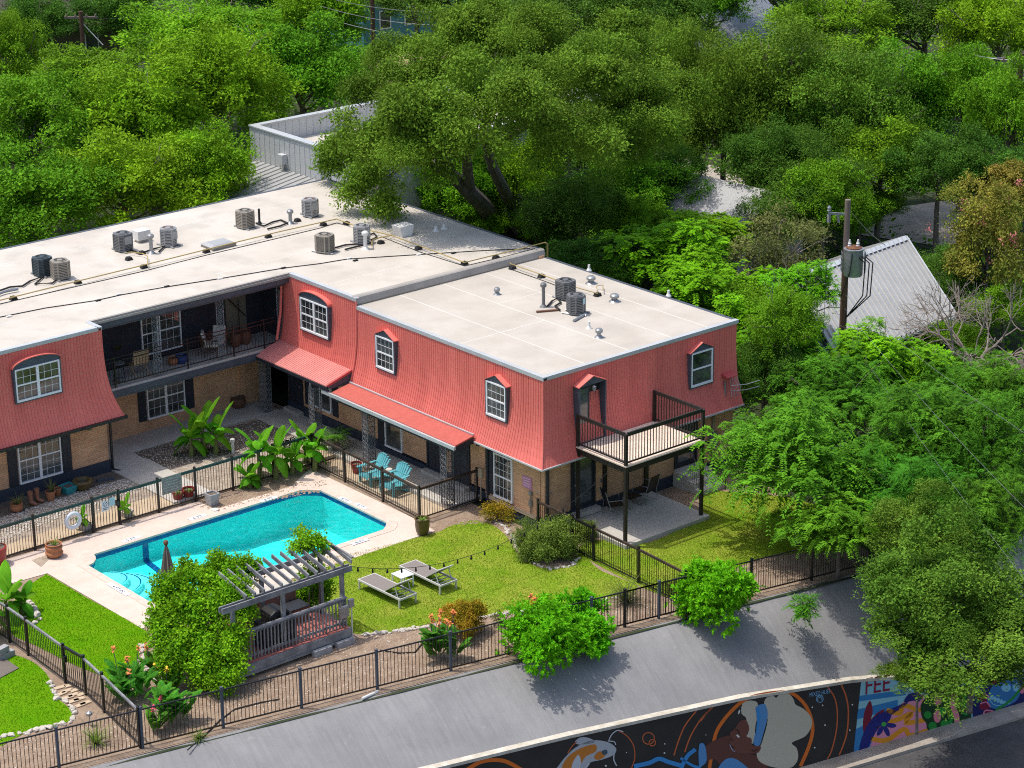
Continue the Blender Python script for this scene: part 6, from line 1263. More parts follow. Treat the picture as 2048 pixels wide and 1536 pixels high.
# house with a white roof among the trees
def gable_house(name, label, c, ax, L_, W_, zw, zr, roofm, wallm, win=()):
    t = thing(name, label, 'house', (c[0], c[1], 0), ax); mb = MB(); mb.box(-L_ / 2 + .3, -W_ / 2 + .3, 0, L_ / 2 - .3, W_ / 2 - .3, zw); mb.extr([(-L_ / 2 + .3, -W_ / 2 + .3, zw), (-L_ / 2 + .3, 0, zr - .12), (-L_ / 2 + .3, W_ / 2 - .3, zw)], (L_ - .6, 0, 0)); mb.build('wall', M[wallm], t)
    mb = MB(); zz = zw - .12
    for s in (-1, 1): mb.extr([(-L_ / 2, 0, zr), (-L_ / 2, s * W_ / 2, zz), (-L_ / 2, s * W_ / 2, zz - .1), (-L_ / 2, 0, zr - .1)], (L_, 0, 0))
    mb.build('roof', M[roofm], t)
    for (u, z, side) in win:
        mb = MB(); s = -1 if side == 'y' else 1
        if side == 'y': mb.box(u - .45, -W_ / 2 + .24, z - .6, u + .45, -W_ / 2 + .3, z + .6)
        else: mb.box(-L_ / 2 + .24, u - .45, z - .6, -L_ / 2 + .3, u + .45, z + .6)
        f = mb.build('window', M['white'], t); mb = MB()
        if side == 'y': mb.box(u - .38, -W_ / 2 + .225, z - .52, u + .38, -W_ / 2 + .238, z + .52)
        else: mb.box(-L_ / 2 + .225, u - .38, z - .52, -L_ / 2 + .238, u + .38, z + .52)
        mb.build('pane', M['glass'], f)
    return t
q = at(1440, 415, 2.6); gable_house('white_roof_house', 'house with bright white metal roof half hidden among the trees', q, rad(95), 6.5, 5.2, 2.5, 3.9, 'whiteroof', 'greybld')
q = at(70, 62, 4.5); gable_house('brown_house', 'brown house with shingled roof at the top left corner', (q.x, q.y + 3), rad(0), 13, 8, 4.6, 6.6, 'brownroof', 'brownhouse', [(u, 3.6, 'y') for u in (-3, .2, 3.2)])
q = at(850, 40, 1.5); gable_house('teal_house', 'teal house with white trimmed windows glimpsed at the top', (q.x + 2, q.y + 4), rad(0), 14, 8, 3.6, 5.4, 'metalroof', 'tealhouse', [(u, 1.9, 'y') for u in (-5, -3, -1, 1, 3)])
q = at(1500, 35, 4.0); gable_house('grey_roof_house', 'dark grey metal roofed house peeking out at the top right', (q.x, q.y + 1.5), rad(15), 8, 6, 3.0, 4.6, 'galv', 'greybld')
struct(MB().sheet([at(x, y, 0) for x, y in [(1720, 470), (1790, 415), (1900, 400), (1990, 470), (1940, 500)]], .0).build('parking_lot', M['walkc']))
struct(MB().sheet([at(x, y, 0) for x, y in [(1120, 360), (1300, 300), (1500, 350), (1480, 400), (1250, 420)]], .0).build('street', M['walkc']))
struct(MB().sheet([at(x, y, 0) for x, y in [(690, 150), (860, 75), (930, 110), (760, 190)]], .0).build('bare_earth', M['dirt']))
# parked car glimpsed between the trees
q = at(1203, 352, 0); t = thing('parked_car', 'white parked car glimpsed under the trees', 'car', q, rad(-35)); mb = MB()
prof = [(-2.2, .35), (-2.2, .85), (-1.9, .98), (-1.5, 1.0), (-1.0, 1.5), (.75, 1.52), (1.35, 1.02), (2.05, .92), (2.2, .7), (2.2, .35)]
mb.extr([(x, -.85, z) for x, z in prof], (0, 1.7, 0)); mb.build('body', M['carwhite'], t, bevel=.06); mb = MB(); mb.extr([(-1.38, -.862, 1.02), (-.95, -.862, 1.42), (.7, -.862, 1.44), (1.18, -.862, 1.04)], (0, 1.724, 0)); mb.build('side_windows', M['glass'], t)
mb = MB(); mb.extr([(.86, -.72, 1.47), (.86, .72, 1.47), (1.36, .78, 1.06), (1.36, -.78, 1.06)], (.02, 0, .02)); mb.build('windscreen', M['glass'], t)
for x in (-1.4, 1.35):
    for y in (-.8, .8): mb = MB(); mb.tube([(x, y - .1, .33), (x, y + .1, .33)], .33, 16); mb.build('wheel', M['rubber'], t)

# ================================================================ VEGETATION
def nrm(a): return a / (np.linalg.norm(a, axis=1, keepdims=True) + 1e-9)
def leaf_quads(P, A, Nn, L_, W_, fold=0.0):
    A = nrm(A); S = nrm(np.cross(A, Nn)); L_ = np.asarray(L_)[:, None]; W_ = np.asarray(W_)[:, None]; U = np.cross(S, A)
    V = np.stack([P, P + A * L_ * .45 + S * W_ * .5 - U * L_ * fold, P + A * L_ - U * L_ * fold * 1.5, P + A * L_ * .45 - S * W_ * .5 - U * L_ * fold], 1)
    return V.reshape(-1, 3)
def rdir(rng, n, up=0.0):
    d = rng.normal(size=(n, 3)); d[:, 2] += up; return nrm(d)
def crown(name, lobes, n, L_, W_, m, style='fine', seed=0, k=7, shell=.38, up=.6, droop=.2, spread=.16):
    rng = np.random.default_rng(seed); C = np.array([l[0] for l in lobes], float); Rr = np.array([l[1] if hasattr(l[1], '__len__') else (l[1],) * 3 for l in lobes], float)
    wt = (Rr.prod(1) ** (2 / 3)) * rng.uniform(.35, 1.6, len(C)); wt /= wt.sum(); ns = max(1, n // k); li = rng.choice(len(C), ns, p=wt)
    d = rdir(rng, ns, up); rr = 1 - shell * rng.random(ns) ** 1.3; rr *= 1 + .12 * rng.normal(size=ns)
    rr = np.where(rng.random(ns) < .12, rr * rng.uniform(1.15, 1.6, ns), rr); ls = rng.uniform(.7, 1.35, len(C))[li]
    SP = C[li] + d * Rr[li] * rr[:, None]
    ax = nrm(d + rng.normal(size=(ns, 3)) * .5 + np.array([0, 0, -droop]))
    i = np.repeat(np.arange(ns), k); j = np.tile(np.arange(k), ns); N = ns * k
    if style == 'fine':
        P = SP[i] + rng.normal(size=(N, 3)) * spread * .55 + ax[i] * (j / k * spread * 1.5)[:, None]
        A = nrm(ax[i] * .7 + rng.normal(size=(N, 3)) * .75 + np.array([0, 0, -.15])); Nn = nrm(d[i] * .6 + rng.normal(size=(N, 3)) * .6 + np.array([0, 0, .7]))
        LL = L_ * rng.uniform(.65, 1.3, N); WW = W_ * rng.uniform(.7, 1.3, N)
    elif style == 'frond':                                            # pairs of leaflets along an arching stalk
        ln = spread * rng.uniform(.7, 1.25, ns); ax = nrm(d * .8 + rng.normal(size=(ns, 3)) * .4); t = (j // 2 + .5) / (k / 2); sd = np.where(j % 2 == 0, 1., -1.)
        side = nrm(np.cross(ax, np.array([0, 0, 1.]) + rng.normal(size=(ns, 3)) * .15)); P = SP[i] + ax[i] * (t * ln[i])[:, None] + np.array([0, 0, -1.]) * (droop * 2.2 * t ** 2 * ln[i])[:, None]
        A = nrm(side[i] * sd[:, None] * .9 + ax[i] * .5 + np.array([0, 0, -.35 * droop * 2]) + rng.normal(size=(N, 3)) * .12); Nn = nrm(np.array([0, 0, 1.]) + d[i] * .3 + rng.normal(size=(N, 3)) * .25)
        LL = L_ * rng.uniform(.8, 1.15, N); WW = W_ * rng.uniform(.8, 1.2, N)
    else:                                                             # whorl: a rosette of leaves at each shoot tip
        u = nrm(np.cross(ax, rng.normal(size=(ns, 3)))); v = np.cross(ax, u); a = j / k * 2 * np.pi * 1.62; tilt = .25 + .9 * (j / k)
        P = SP[i] + ax[i] * ((1 - j / k) * spread)[:, None]
        A = nrm(ax[i] * np.cos(tilt)[:, None] + (u[i] * np.cos(a)[:, None] + v[i] * np.sin(a)[:, None]) * np.sin(tilt)[:, None] + np.array([0, 0, -droop])); Nn = nrm(ax[i] + np.array([0, 0, .5]) + rng.normal(size=(N, 3)) * .2)
        LL = L_ * rng.uniform(.75, 1.2, N); WW = W_ * rng.uniform(.8, 1.2, N)
    V = leaf_quads(P, A, Nn, LL * ls[i], WW * ls[i], .06); rs = np.clip(rng.random(len(C))[li][i] * .5 + rng.random(ns)[i] * .3 + rng.random(N) * .2, 0, 1)
    return np_mesh(name, V, np.arange(4 * N).reshape(-1, 4), m, rs)
def lobes_for(R_, RZ, n, seed, f=(.2, .34), flat=.62, low=-.5):
    rng = np.random.default_rng(seed); out = []; c = rng.random(3) * 9
    while len(out) < n:
        d = rdir(rng, 1)[0]
        if d[2] < low: continue
        q = rng.uniform(.38, 1.0) * (1 + .24 * math.sin(d[0] * 5 + c[0]) * math.cos(d[1] * 4 + c[1])); r = rng.uniform(*f) * R_
        p = np.array([d[0] * R_ * q, d[1] * R_ * q, d[2] * RZ * q])
        if any(np.linalg.norm(p - np.array(o[0])) < .55 * r for o in out[-14:]): continue
        out.append((tuple(p), (r, r, r * flat)))
    return out
def trunk_mesh(name, lobes, H, r0, m, seed=0, lean=(0, 0), frac=.5, nlimb=14, fork=None):
    """tapered trunk from (0,0,-H) up into the crown whose centre is the origin, with limbs to its clumps"""
    rng = random.Random(seed); mb = MB(); top = Vector((lean[0], lean[1], -.25 * H * 0 - .1)); base = Vector((0, 0, -H))
    mid = base.lerp(top, .55) + Vector((rng.uniform(-.15, .15), rng.uniform(-.15, .15), 0)); mb.tube([base, base + Vector((0, 0, .25)), mid, top], [r0 * 1.35, r0, r0 * .8, r0 * .5], 9)
    for l in rng.sample(lobes, min(nlimb, len(lobes))):
        e = Vector(l[0]); s = mid.lerp(top, rng.random()); m1 = s.lerp(e, .5) + Vector((rng.uniform(-.3, .3), rng.uniform(-.3, .3), rng.uniform(0, .4))); mb.tube([s, m1, e], [r0 * .38, r0 * .22, r0 * .07], 6)
        for q in range(3):
            e2 = e + Vector(l[1]) * .0 + Vector((rng.uniform(-1, 1), rng.uniform(-1, 1), rng.uniform(-.4, 1))) * l[1][0] * 1.0; mb.tube([m1.lerp(e, .6 + .13 * q), e2], [r0 * .09, .012], 4)
    me = bpy.data.meshes.new(name); me.from_pydata(mb.v, [], mb.f); me.materials.append(m)
    for p in me.polygons: p.use_smooth = True
    return me
LM = {
 'elm': leaf_mat('elm_leaf', (0.099, 0.260, 0.0090), (0.220, 0.437, 0.0180), .22),
 'oak': leaf_mat('oak_leaf', (.070, .165, .013), (.165, .29, .028), .2, .5),
 'dark': leaf_mat('dark_leaf', (.040, .12, .014), (.095, .21, .024), .2, .6),
 'ash': leaf_mat('ash_leaf', (0.072, 0.208, 0.0090), (0.162, 0.354, 0.0180), .2, .6),
 'pecan': leaf_mat('pecan_leaf', (.045, .16, .010), (.16, .39, .022), .22, 1.2),
 'fern': leaf_mat('ferny_leaf', (.028, .12, .010), (.10, .29, .018), .2, 1.0),
 'hedge': leaf_mat('hedge_leaf', (0.099, 0.302, 0.0072), (0.209, 0.478, 0.0144), .22),
 'crepe': leaf_mat('crepe_leaf', (.13, .20, .025), (.40, .31, .06), .2),
 'shrub': leaf_mat('lush_shrub_leaf', (0.075, 0.374, 0.0072), (0.151, 0.541, 0.0162), .26, 2),
 'vine': leaf_mat('vine_leaf', (0.070, 0.239, 0.0072), (0.278, 0.499, 0.0180), .24, 1.6),
 'olive': leaf_mat('small_olive_leaf', (.035, .105, .009), (.20, .35, .04), .2, 1.1),
 'grey': leaf_mat('grey_green_leaf', (0.099, 0.135, 0.0360), (0.209, 0.218, 0.0720), .2),
 'box': leaf_mat('boxwood_leaf', (0.197, 0.218, 0.0135), (0.487, 0.281, 0.0270), .25, 3),
 'rose': leaf_mat('rosemary_leaf', (0.099, 0.161, 0.0198), (0.232, 0.302, 0.0540), .25, 2),
 'banana': leaf_mat('banana_leaf', (0.081, 0.312, 0.0135), (0.162, 0.437, 0.0270), .4, 1.2),
 'canna': leaf_mat('canna_leaf', (0.046, 0.198, 0.0180), (0.104, 0.291, 0.0270), .33, 1.5),
 'blade': leaf_mat('strap_leaf', (0.070, 0.177, 0.0180), (0.186, 0.281, 0.0540), .3, 2),
}
KIND = {  # R, RZ, lobes, leaves, L, W, style, k, kwargs
 'elm': (3.5, 3.2, 95, 34000, .17, .09, 'fine', 7, dict(spread=.20)),
 'oak': (3.5, 2.8, 105, 56000, .115, .065, 'fine', 8, dict(spread=.2)),
 'dark': (3.5, 3.0, 95, 42000, .13, .075, 'fine', 7, dict(spread=.2)),
 'ash': (3.5, 3.0, 95, 34000, .155, .085, 'fine', 7, dict(spread=.2)),
 'pecan': (3.0, 2.6, 52, 36000, .17, .07, 'frond', 16, dict(spread=.62, droop=.32)),
 'fern': (3.0, 2.4, 48, 40000, .19, .042, 'frond', 18, dict(spread=.5, droop=.3)),
 'hedge': (2.4, 2.2, 44, 26000, .16, .09, 'frond', 12, dict(spread=.45, droop=.25)),
 'olive': (3.0, 3.0, 100, 70000, .125, .07, 'fine', 10, dict(spread=.17)),
 'grey': (2.4, 2.2, 28, 9000, .12, .06, 'fine', 7, dict(spread=.2)),
 'crepe': (2.4, 2.6, 70, 26000, .12, .07, 'fine', 8, dict(spread=.17)),
}
VAR = {}
for ki, (kd, (R_, RZ, nl, n, L_, W_, st, k, kw)) in enumerate(KIND.items()):
    for v in range(3 if kd in ('elm', 'oak', 'ash') else 2):
        lb = lobes_for(R_, RZ, nl, 31 * ki + v, (.12, .24) if st == 'fine' else (.18, .3))
        VAR.setdefault(kd, []).append((crown(kd + '_crown', lb, n, L_, W_, LM[kd], st, 7 * ki + v, k, **kw), trunk_mesh(kd + '_trunk', lb, 1.9 * RZ, .2 if R_ > 3 else .13, M['palebark'] if kd == 'grey' else M['bark'], ki + v, nlimb=22 if kd == 'grey' else 15)))
TN = {'elm': 'elm_tree', 'oak': 'oak_tree', 'dark': 'evergreen_tree', 'ash': 'ash_tree', 'pecan': 'pecan_tree', 'fern': 'chinaberry_tree', 'hedge': 'shrub_tree', 'olive': 'live_oak_tree', 'grey': 'sparse_tree', 'crepe': 'crepe_myrtle_tree'}
_ct = {}
def tree(kd, label, px, py, wpx, hpx, zc=4.0, cat='tree', name=None, group=None):
    C = at(px, py, zc); pm = ppm(C); R_ = wpx / 2 / pm; hh = hpx / 2 / pm
    rz = math.sqrt(max(hh * hh - (R_ * math.sin(PIT)) ** 2, (.45 * R_) ** 2)) / math.cos(PIT); rz = min(rz, zc * .95 + .6)
    v = _ct.get(kd, 0); _ct[kd] = v + 1; cm, tm = VAR[kd][v % len(VAR[kd])]
    t = thing(name or TN[kd], label, cat, (C.x, C.y, 0), (v * 2.4) % 6.28, group)
    k0 = KIND[kd]; o = bpy.data.objects.new('crown', cm); COL.objects.link(o); o.parent = t; o.location = (0, 0, zc); o.scale = (R_ / k0[0], R_ / k0[0], rz / k0[1])
    o = bpy.data.objects.new('trunk', tm); COL.objects.link(o); o.parent = t; o.location = (0, 0, zc); o.scale = (R_ / k0[0], R_ / k0[0], max(zc / (1.9 * k0[1]), .35)) 
    return t
# ---- trees behind the upper roof, left
T = tree
T('ash', 'dark leafy tree with pale twigs against the left end of the roof', 70, 415, 330, 250, 4.2)
T('elm', 'dense bright green tree directly behind the middle of the long roof', 245, 385, 300, 240, 4.0)
T('elm', 'bright green tree touching the roof edge beside the grey metal building', 385, 345, 240, 220, 4.0)
T('elm', 'yellow green tree in the middle of the left grove', 290, 240, 320, 240, 5.2)
T('ash', 'mid green tree at the left edge, below the wooden pole', 60, 270, 280, 230, 5.0)
T('elm', 'tall bright green tree left of the grey metal building', 430, 190, 290, 260, 5.5)
T('ash', 'lush green tree whose crown hides the back of the metal building', 600, 150, 290, 240, 5.0)
T('elm', 'bright green rounded tree at the top between the two wooden poles', 400, 80, 320, 190, 5.5)
T('elm', 'bright green tree left of the dark wooden pole at the top', 640, 40, 220, 190, 5.5)
T('ash', 'green tree below the brown house at the upper left', 160, 165, 260, 160, 5.0)
T('ash', 'green tree in front of the brown house at the left edge', 20, 130, 170, 190, 5.0)
T('dark', 'dark tree right of the brown house at the very top', 225, 25, 190, 150, 5.0)
T('dark', 'dark shaded tree at the top near the dark wooden pole', 545, -25, 300, 130, 5.5)
T('dark', 'dark tree on the top left corner above the brown house', 60, -45, 260, 110, 6)
# ---- the big oak leaning over the roof: its own crown and two leaning trunks
base = at(1012, 470, 0); bo = thing('oak_tree', 'huge spreading oak with two leaning trunks overhanging the roof', 'tree', base)
BL = [(at(px, py, z), r) for px, py, z, r in [
 (720, 330, 6.8, 1.5), (700, 270, 7.2, 1.3), (760, 250, 8.0, 1.7), (730, 390, 6.6, 1.1), (790, 330, 8.0, 1.5), (820, 190, 9.0, 1.9), (850, 270, 9.6, 1.9), (845, 330, 8.2, 1.3), (900, 120, 10.0, 2.0), (930, 200, 10.8, 2.2), (950, 265, 9.8, 1.6), (990, 90, 10.5, 2.0), (1010, 170, 10.2, 2.2), (1045, 245, 10.2, 1.8),
 (1080, 110, 10.5, 2.1), (1110, 200, 9.8, 2.2), (1140, 290, 9.2, 1.8), (1170, 140, 10.0, 2.0), (1210, 220, 9.0, 2.0), (1250, 160, 9.4, 1.9), (1290, 230, 8.4, 1.8), (1300, 290, 7.4, 1.5), (1220, 300, 7.6, 1.4), (960, 60, 10.6, 1.6), (1060, 60, 10.8, 1.6), (790, 400, 6.4, .8), (760, 420, 6.3, .6), (680, 330, 6.6, 1.0), (860, 80, 9.6, 1.7), (800, 140, 9.2, 1.6), (760, 190, 8.8, 1.4), (1330, 200, 8.4, 1.7), (1230, 100, 9.6, 1.8), (1320, 140, 8.8, 1.6)]]
BL += [(at(px, py, HA) + Vector((-.2 * h, .25 * h, h)), r) for px, py, h, r in [(790, 440, 3.2, 1.0), (850, 450, 3.5, 1.1), (900, 458, 3.7, 1.1), (945, 478, 3.9, 1.0), (985, 492, 4.2, .9), (870, 428, 3.0, .9), (820, 470, 3.4, .6)]]
ob = []
rg = random.Random(4)
for c, r in BL:
    c = c - base
    for q in range(6):
        d = Vector((rg.gauss(0, 1), rg.gauss(0, 1), rg.gauss(.2, .8))).normalized(); rr = r * rg.uniform(.26, .46); p = c + d * r * .74; ob.append((tuple(p), (rr * 1.1, rr * 1.1, rr * .6)))
o = bpy.data.objects.new('crown', crown('big_oak_crown', ob, 310000, .115, .064, LM['oak'], 'fine', 77, 8, spread=.2)); COL.objects.link(o); o.parent = bo
def limb(mb, pts, r): mb.tube(pts, r, 9)
W_ = lambda px, py, z: at(px, py, z) - base
mb = MB(); limb(mb, [(0, 0, -.2), W_(1000, 455, .5), W_(965, 410, 2.4), W_(915, 360, 4.3), W_(880, 335, 5.3), W_(830, 300, 6.6), W_(760, 290, 7.4)], [.52, .45, .4, .34, .26, .17, .06]); limb(mb, [W_(940, 385, 3.2), W_(935, 340, 5.2), W_(930, 260, 7.6), W_(900, 170, 9.2)], [.26, .24, .16, .05])
for px, py, z in [(700, 330, 6.8), (750, 380, 6.4), (820, 190, 9), (790, 250, 8), (870, 340, 7), (850, 270, 8)]: e = W_(px, py, z); s = W_(870, 325, 5.6); mb.tube([s, s.lerp(e, .5) + Vector((.1, .2, .5)), e], [.15, .1, .03], 6)
mb.build('trunk', M['bark'], bo, True); mb = MB(); limb(mb, [W_(1055, 470, 0), W_(1040, 440, .8), W_(1005, 375, 3.2), W_(985, 335, 4.8), W_(965, 265, 7.2), W_(980, 170, 9.4)], [.36, .32, .28, .24, .18, .06])
for px, py, z in [(1080, 110, 10.3), (1140, 240, 9), (1210, 220, 9), (1040, 260, 9), (990, 90, 10.3), (1250, 160, 9.2)]: e = W_(px, py, z); s = W_(975, 300, 6.2); mb.tube([s, s.lerp(e, .5) + Vector((0, .2, .5)), e], [.15, .1, .03], 6)
mb.build('trunk', M['bark'], bo, True)
# ---- behind and around the oak
T('elm', 'yellow green understorey tree behind the leaning oak trunks', 930, 375, 200, 170, 2.6)
T('elm', 'yellow green sapling low between roof edge and leaning oak trunk', 975, 440, 110, 90, 1.4)
T('elm', 'light green bush behind the corner of the roof hatch side, under the oak', 1090, 430, 110, 130, 1.8)
T('elm', 'yellow green young tree between the two leaning oak trunks', 1050, 370, 170, 200, 2.6)
T('ash', 'narrow green tree low behind the overhanging oak branches', 860, 400, 130, 110, 2.0)
T('dark', 'dark evergreen just right of the oak trunks beside the roof corner', 1150, 430, 240, 190, 3.0)
T('ash', 'mid green tree in front of the parked car', 1260, 390, 240, 180, 3.2)
T('dark', 'shaded dark tree under the right side of the big oak', 1240, 290, 260, 200, 4.0)
T('oak', 'olive green tree behind the big oak, to its right', 1340, 190, 230, 300, 5.5)
T('dark', 'dark olive tree crown at the top behind the big oak', 1120, 30, 300, 140, 6)
T('dark', 'dark olive tree crown at the top, between oak and grey roof', 1300, 40, 260, 180, 6)
T('dark', 'dark tree at the top edge right of the teal house', 1050, -30, 260, 110, 6)
T('ash', 'green tree crown at the top right of centre, left of the grey roof', 1420, 0, 160, 140, 6)
T('oak', 'broad olive green oak in the middle of the right grove', 1560, 190, 360, 270, 6.0)
T('oak', 'yellow olive oak crown left in the right grove', 1450, 250, 250, 290, 5.0)
T('oak', 'olive oak crown standing above the transformer pole', 1690, 230, 280, 260, 5.5)
T('ash', 'bright green tree in the right grove left of the slim pole', 1800, 200, 230, 220, 5.5)
T('ash', 'green tree low in the right grove beside the metal roof ridge', 1760, 330, 240, 180, 4.0)
T('dark', 'dark tree above the parking lot at the right', 1880, 340, 220, 180, 4.2)
T('dark', 'shaded evergreen behind the transformer pole top', 1600, 350, 240, 190, 4.0)
T('ash', 'green tree right of the bright white metal roof', 1650, 410, 200, 170, 3.4)
T('dark', 'drooping dark tree with bare twigs over the white metal roof', 1530, 315, 190, 160, 4.6)
T('dark', 'dark tree between the parked car and the white metal roof', 1345, 355, 150, 140, 3.6)
T('elm', 'bright yellow green tree in the top right corner', 2000, 60, 230, 210, 6.0)
T('dark', 'dark green tree at the top right behind the light green one', 1850, 30, 280, 170, 6.0)
T('ash', 'feathery green tree at the top right of centre', 1660, 60, 260, 160, 6.0)
T('dark', 'dark tree at the very top above the grey roofed house', 1600, -40, 330, 130, 6.5)
T('elm', 'light green tree along the top edge at the right', 1790, -30, 260, 110, 6.5)
T('ash', 'green tree behind the slim pole at the right edge', 2020, 240, 200, 220, 5.5)
T('dark', 'dark tree below the slim pole at the right edge', 2010, 360, 210, 160, 4.0)
T('ash', 'green tree behind the slim pole left arm', 1930, 200, 200, 200, 5.5)
T('crepe', 'crepe myrtle with orange tinged leaves and pink blooms at the right edge', 1975, 500, 200, 260, 3.6)
T('crepe', 'smaller orange tinged crepe myrtle behind the metal roof corner', 2030, 400, 150, 160, 3.6)
T('ash', 'green bushy tree below the crepe myrtle at the right edge', 2010, 620, 160, 110, 1.8)
# ---- along the right side of the building
T('hedge', 'bright green arching shrub tree beside the lower roof back edge', 1330, 520, 240, 170, 2.8)
T('dark', 'dark green vine covered bush at the roof step corner', 1190, 525, 200, 100, 2.6)
T('hedge', 'bright green shrub tree at the right rear corner of the lower roof', 1420, 590, 220, 180, 2.8)
T('hedge', 'bright green arching shrub tree above the first one beside the roof', 1400, 480, 190, 130, 2.8)
T('grey', 'sparse grey green tree with bare twigs left of the transformer pole', 1560, 520, 230, 200, 3.2)
T('ash', 'dark green bush below the sparse grey tree', 1560, 640, 220, 170, 2.6)
T('hedge', 'glossy bright green bush left of the transformer pole shaft', 1580, 720, 200, 150, 2.8)
T('dark', 'dark glossy tree against the right end of the red wall', 1530, 760, 170, 190, 2.8)
T('hedge', 'bright green bush at the foot of the metal roof', 1790, 725, 150, 90, 3.0)
T('fern', 'ferny dark green chinaberry below the transformer pole', 1690, 790, 250, 180, 3.0)
T('hedge', 'yellow green bush between the pole and the dead branches', 1830, 760, 190, 150, 2.6)
T('fern', 'ferny dark green chinaberry at the right below the dead branches', 1850, 850, 270, 190, 3.0)
T('fern', 'ferny green chinaberry on the right edge, lower one', 1980, 900, 220, 240, 2.8)
T('fern', 'ferny green chinaberry on the right edge, upper one', 2020, 790, 180, 160, 2.8)
T('fern', 'dark ferny tree in the shade between pecan and live oak', 1810, 1000, 260, 220, 2.2)
T('fern', 'dark ferny sapling at the right edge above the live oak', 1990, 1050, 200, 200, 2.2)
T('pecan', 'leafy pecan with drooping fronds beside the timber balcony', 1600, 930, 320, 290, 2.8)
T('pecan', 'shaded pecan branches low behind the right end of the fence', 1680, 1050, 220, 150, 1.8)
T('olive', 'large fine leaved live oak at the lower right over the mural', 1880, 1190, 340, 360, 1.6)
T('olive', 'lower spreading part of fine leaved live oak by the mural skull', 1945, 1300, 330, 220, .9)
T('olive', 'fine leaved live oak top at right, behind the large one', 1850, 1070, 200, 190, 2.2)
T('dark', 'dark tree in front of the teal house at the top', 830, -5, 200, 110, 4.5)
T('ash', 'leafy green tree hiding the left end of the ribbed metal roof', 1572, 655, 150, 150, 4.6)
T('hedge', 'bright green shrub tree in front of the ribbed metal roof eave', 1735, 705, 150, 110, 3.6)
T('ash', 'green tree between the white metal roof and the arching shrub trees', 1275, 455, 190, 140, 2.6)
T('dark', 'dark tree left of the ribbed metal roof ridge', 1560, 430, 200, 150, 3.0)
T('ash', 'green bush beneath the trees by the parking lot', 1720, 420, 180, 120, 2.0)
T('dark', 'dark undergrowth bush at the right behind the crepe myrtle', 1900, 560, 190, 140, 1.8)
T('ash', 'green undergrowth bush beside the blue house wall', 1900, 700, 150, 110, 1.5)
T('fern', 'ferny green tree filling the right edge below the dead branches', 1930, 790, 220, 170, 2.6)
T('hedge', 'bright green bush under the right rear roof corner', 1480, 660, 170, 160, 2.4)
T('dark', 'dark tree standing before the roof of the brown house', 90, 40, 170, 120, 5.2)
T('olive', 'fine leaved live oak sprays hanging lowest over the mural', 1840, 1345, 150, 70, .2)
T('hedge', 'bright green shrub tree before the left end of the ribbed metal roof', 1605, 578, 130, 110, 4.8)
# dead branches
q = at(1950, 690, 2.5); dt = thing('dead_tree', 'bare dead tree with tangled pale branches at the right edge', 'tree', (q.x, q.y, 0)); mb = MB(); rg = random.Random(9)
def grow(p, d, r, n):
    e = p + d * rg.uniform(.7, 1.1) * (.5 + r * 6); mb.tube([p, p.lerp(e, .5) + Vector((rg.uniform(-.08, .08),) * 3), e], [r, r * .85, r * .7], 5 if r > .03 else 4)
    if n == 0: return
    for k in range(rg.choice((2, 3, 3))):
        dd = (d + Vector((rg.gauss(0, .55), rg.gauss(0, .55), rg.gauss(-.05, .4)))).normalized(); grow(e, dd, r * .66, n - 1)
for k in range(5): a = k * 1.256; grow(Vector((0, 0, 1.6)), Vector((math.cos(a), math.sin(a), .75)).normalized(), .075, 5)
mb.tube([(0, 0, 0), (0, 0, 1.7)], [.16, .1], 8); mb.build('branches', M['palebark'], dt, True)
# pink blooms of the crepe myrtle are blossoms on its crown
cm_ = [o for o in COL.objects if o.name.startswith('crepe_myrtle_tree')]
for ct in cm_:
    cr = [c for c in ct.children if c.name.startswith('crown')][0]; lb = lobes_for(2.4, 2.6, 16, 400, (.05, .09), low=-.1); o = bpy.data.objects.new('blossom', crown('blossom', [((l[0][0] * 1.25, l[0][1] * 1.25, l[0][2] * 1.25), l[1]) for l in lb], 700, .09, .08, leaf_mat('pink_petal', (.62, .17, .18), (.75, .3, .26), .25), 'fine', 8)); COL.objects.link(o); o.parent = ct; o.location = cr.location; o.scale = cr.scale
# ---- bushes: a crown of leaves with stems
def bush(name, label, px, py, wpx, hpx, zc, kd, n, L_, W_, style='fine', nl=22, k=7, f=(.26, .42), low=-.6, cat='bush', seed=1, squash=1, **kw):
    C = at(px, py, zc); pm = ppm(C); R_ = wpx / 2 / pm; hh = hpx / 2 / pm; rz = max(math.sqrt(max(hh * hh - (R_ * math.sin(PIT)) ** 2, .05)) / math.cos(PIT), .3 * R_)
    t = thing(name, label, cat, (C.x, C.y, 0)); lb = lobes_for(R_, rz, nl, seed, f, .85, low); o = bpy.data.objects.new('foliage', crown(name + '_foliage', lb, n, L_, W_, LM[kd], style, seed, k, **kw)); COL.objects.link(o); o.parent = t; o.location = (0, 0, zc)
    mb = MB(); rg = random.Random(seed)
    for l in rg.sample(lb, min(9, len(lb))): e = Vector(l[0]) + Vector((0, 0, zc)); mb.tube([(rg.uniform(-.08, .08), rg.uniform(-.08, .08), -.05), Vector((e.x * .4, e.y * .4, e.z * .5)), e], [.035, .025, .008], 5)
    mb.build('stems', M['bark'], t); return t
bush('lush_shrub', 'lush bright green shrub spilling over the fence onto the slope, left of two', 1092, 1278, 165, 128, .7, 'shrub', 19000, .125, .06, 'whorl', 26, 10, seed=21, spread=.12, cat='shrub')
bush('lush_shrub', 'smaller lush green shrub beside the left one on the slope', 1180, 1272, 80, 62, .42, 'shrub', 6000, .125, .06, 'whorl', 14, 10, seed=22, spread=.12, cat='shrub')
bush('lush_shrub', 'lush green shrub behind the fence above the pair on the slope', 1162, 1216, 72, 66, .7, 'shrub', 6500, .12, .058, 'whorl', 16, 10, seed=23, spread=.12, cat='shrub')
